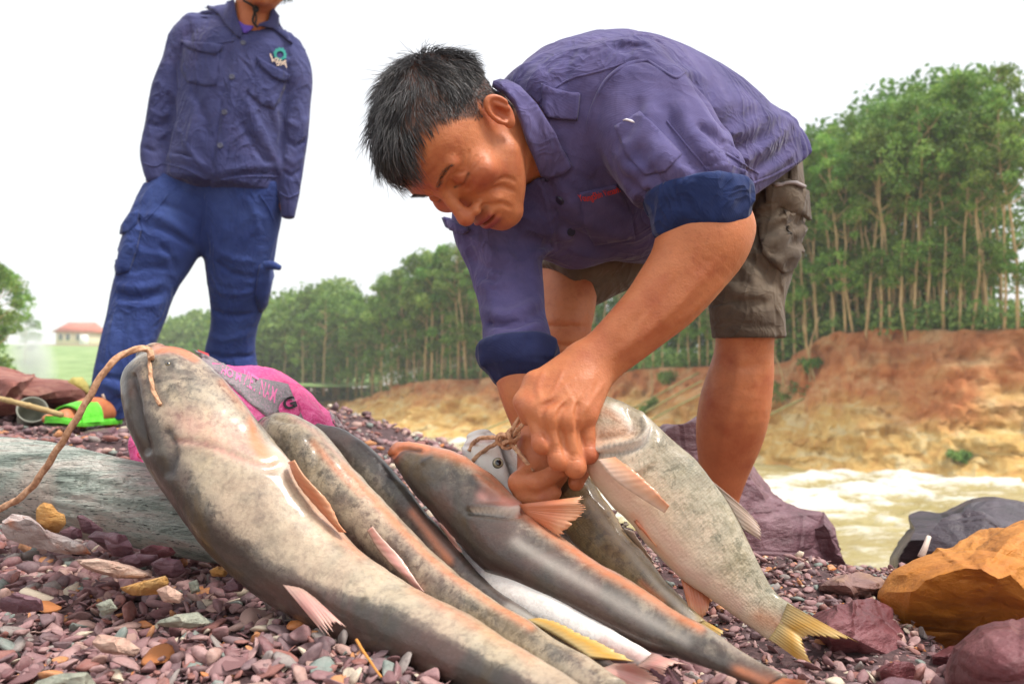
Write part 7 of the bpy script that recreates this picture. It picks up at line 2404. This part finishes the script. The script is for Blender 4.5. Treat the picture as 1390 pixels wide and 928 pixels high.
# ---- bamboo stick, cup, yellow helmet-like stone
m = M('bamboo', rough=.6)
m.set('Base Color', m.ramp(m.noise(20, 4, vec=m.coord((1, 8, 8))), [(0.3, srgb(150, 122, 74)), (0.7, srgb(196, 170, 116))]))
pts = catmull([W(-80, 524, 2.35), W(0, 541, 2.2), W(45, 552, 2.15), W(84, 563, 2.12)], 40)
rad = np.full(40, .0075); rad[::8] = .0092
o = obj('bamboo_stick', new_mesh('bamboo_stick', *tube(pts, rad, 10)), m.m)
tag(o, 'thin bamboo stick pointing in from the left edge to the slipper', 'stick')
m = M('grey_plastic', rough=.5)
m.set('Base Color', m.ramp(m.noise(12, 4), [(0.3, srgb(120, 122, 108)), (0.7, srgb(156, 156, 140))]))
a0, b0 = W(40, 572, 2.55), W(60, 546, 2.52)
ax = norm(b0 - a0 + np.array([.01, -.07, 0])); n = 28
p = norm(np.cross(ax, [0, 0, 1.0])); q2 = np.cross(ax, p)
th = np.linspace(0, 6.283, n, endpoint=False)
prof = [(0, .034), (.05, .038), (.088, .042), (.090, .044), (.094, .044), (.094, .040), (.05, .035), (.006, .031)]
V = np.concatenate([a0 + ax * h_ + rr * (np.cos(th)[:, None] * p + np.sin(th)[:, None] * q2) for h_, rr in prof])
Fc = grid_faces(len(prof), n, True).tolist() + [list(range(n))[::-1], [(len(prof) - 1) * n + k for k in range(n)]]
cup = obj('cup', new_mesh('cup', V - a0, Fc), m.m, None, [float(x) for x in a0])
tag(cup, 'grey green plastic cup tipped over in front of the red slab', 'cup')
boulder('stone', [(92, 518), (98, 512), (112, 512), (120, 522), (122, 536), (96, 536)], 3.0, .1, rock_material('yellow_lump', [(0.3, srgb(176, 160, 76)), (0.6, srgb(200, 184, 100)), (0.8, srgb(210, 198, 130))], 14, .7), 'rounded yellow stone behind the red slab beside the trouser leg', 'stone', seed=90, sub=4, cuts=0)

tw = obj('twig', new_mesh('twig', *tube(catmull([W(484, 868, .715), W(492, 884, .70), W(505, 900, .69), W(518, 916, .68)], 20) + np.array([0, 0, .0015]) * np.sin(np.linspace(0, 5, 20))[:, None], np.linspace(.0016, .0010, 20), 6)), M('orange_straw', color=srgb(206, 138, 62), rough=.8).m)
tag(tw, 'thin orange straw sticking up below the big catfish', 'twig')
st_ = obj('stick', new_mesh('stick', *tube(catmull([W(1250, 756, 1.36), W(1256, 742, 1.36), W(1261, 728, 1.37)], 8), np.linspace(.006, .004, 8), 7)), M('peeled_wood', color=srgb(222, 204, 190), rough=.7).m)
tag(st_, 'short peeled white stick between the grey slate and ochre rock', 'stick')
# ------------------------------------------------------------------ thin haze over the valley
hv = bpy.data.materials.new('haze_air'); hv.use_nodes = True
nt = hv.node_tree; nt.nodes.remove(nt.nodes['Principled BSDF'])
pv = nt.nodes.new('ShaderNodeVolumePrincipled')
pv.inputs['Color'].default_value = (0.96, 0.98, 1.0, 1); pv.inputs['Density'].default_value = 0.0013; pv.inputs['Anisotropy'].default_value = 0.0
nt.links.new(pv.outputs[0], nt.nodes['Material Output'].inputs['Volume'])
V, Fc = bx(-1600, 1600, -400, 2600, -7.5, 26)
tag(obj('haze', new_mesh('haze', V, Fc, smooth=False), hv), kind='stuff')
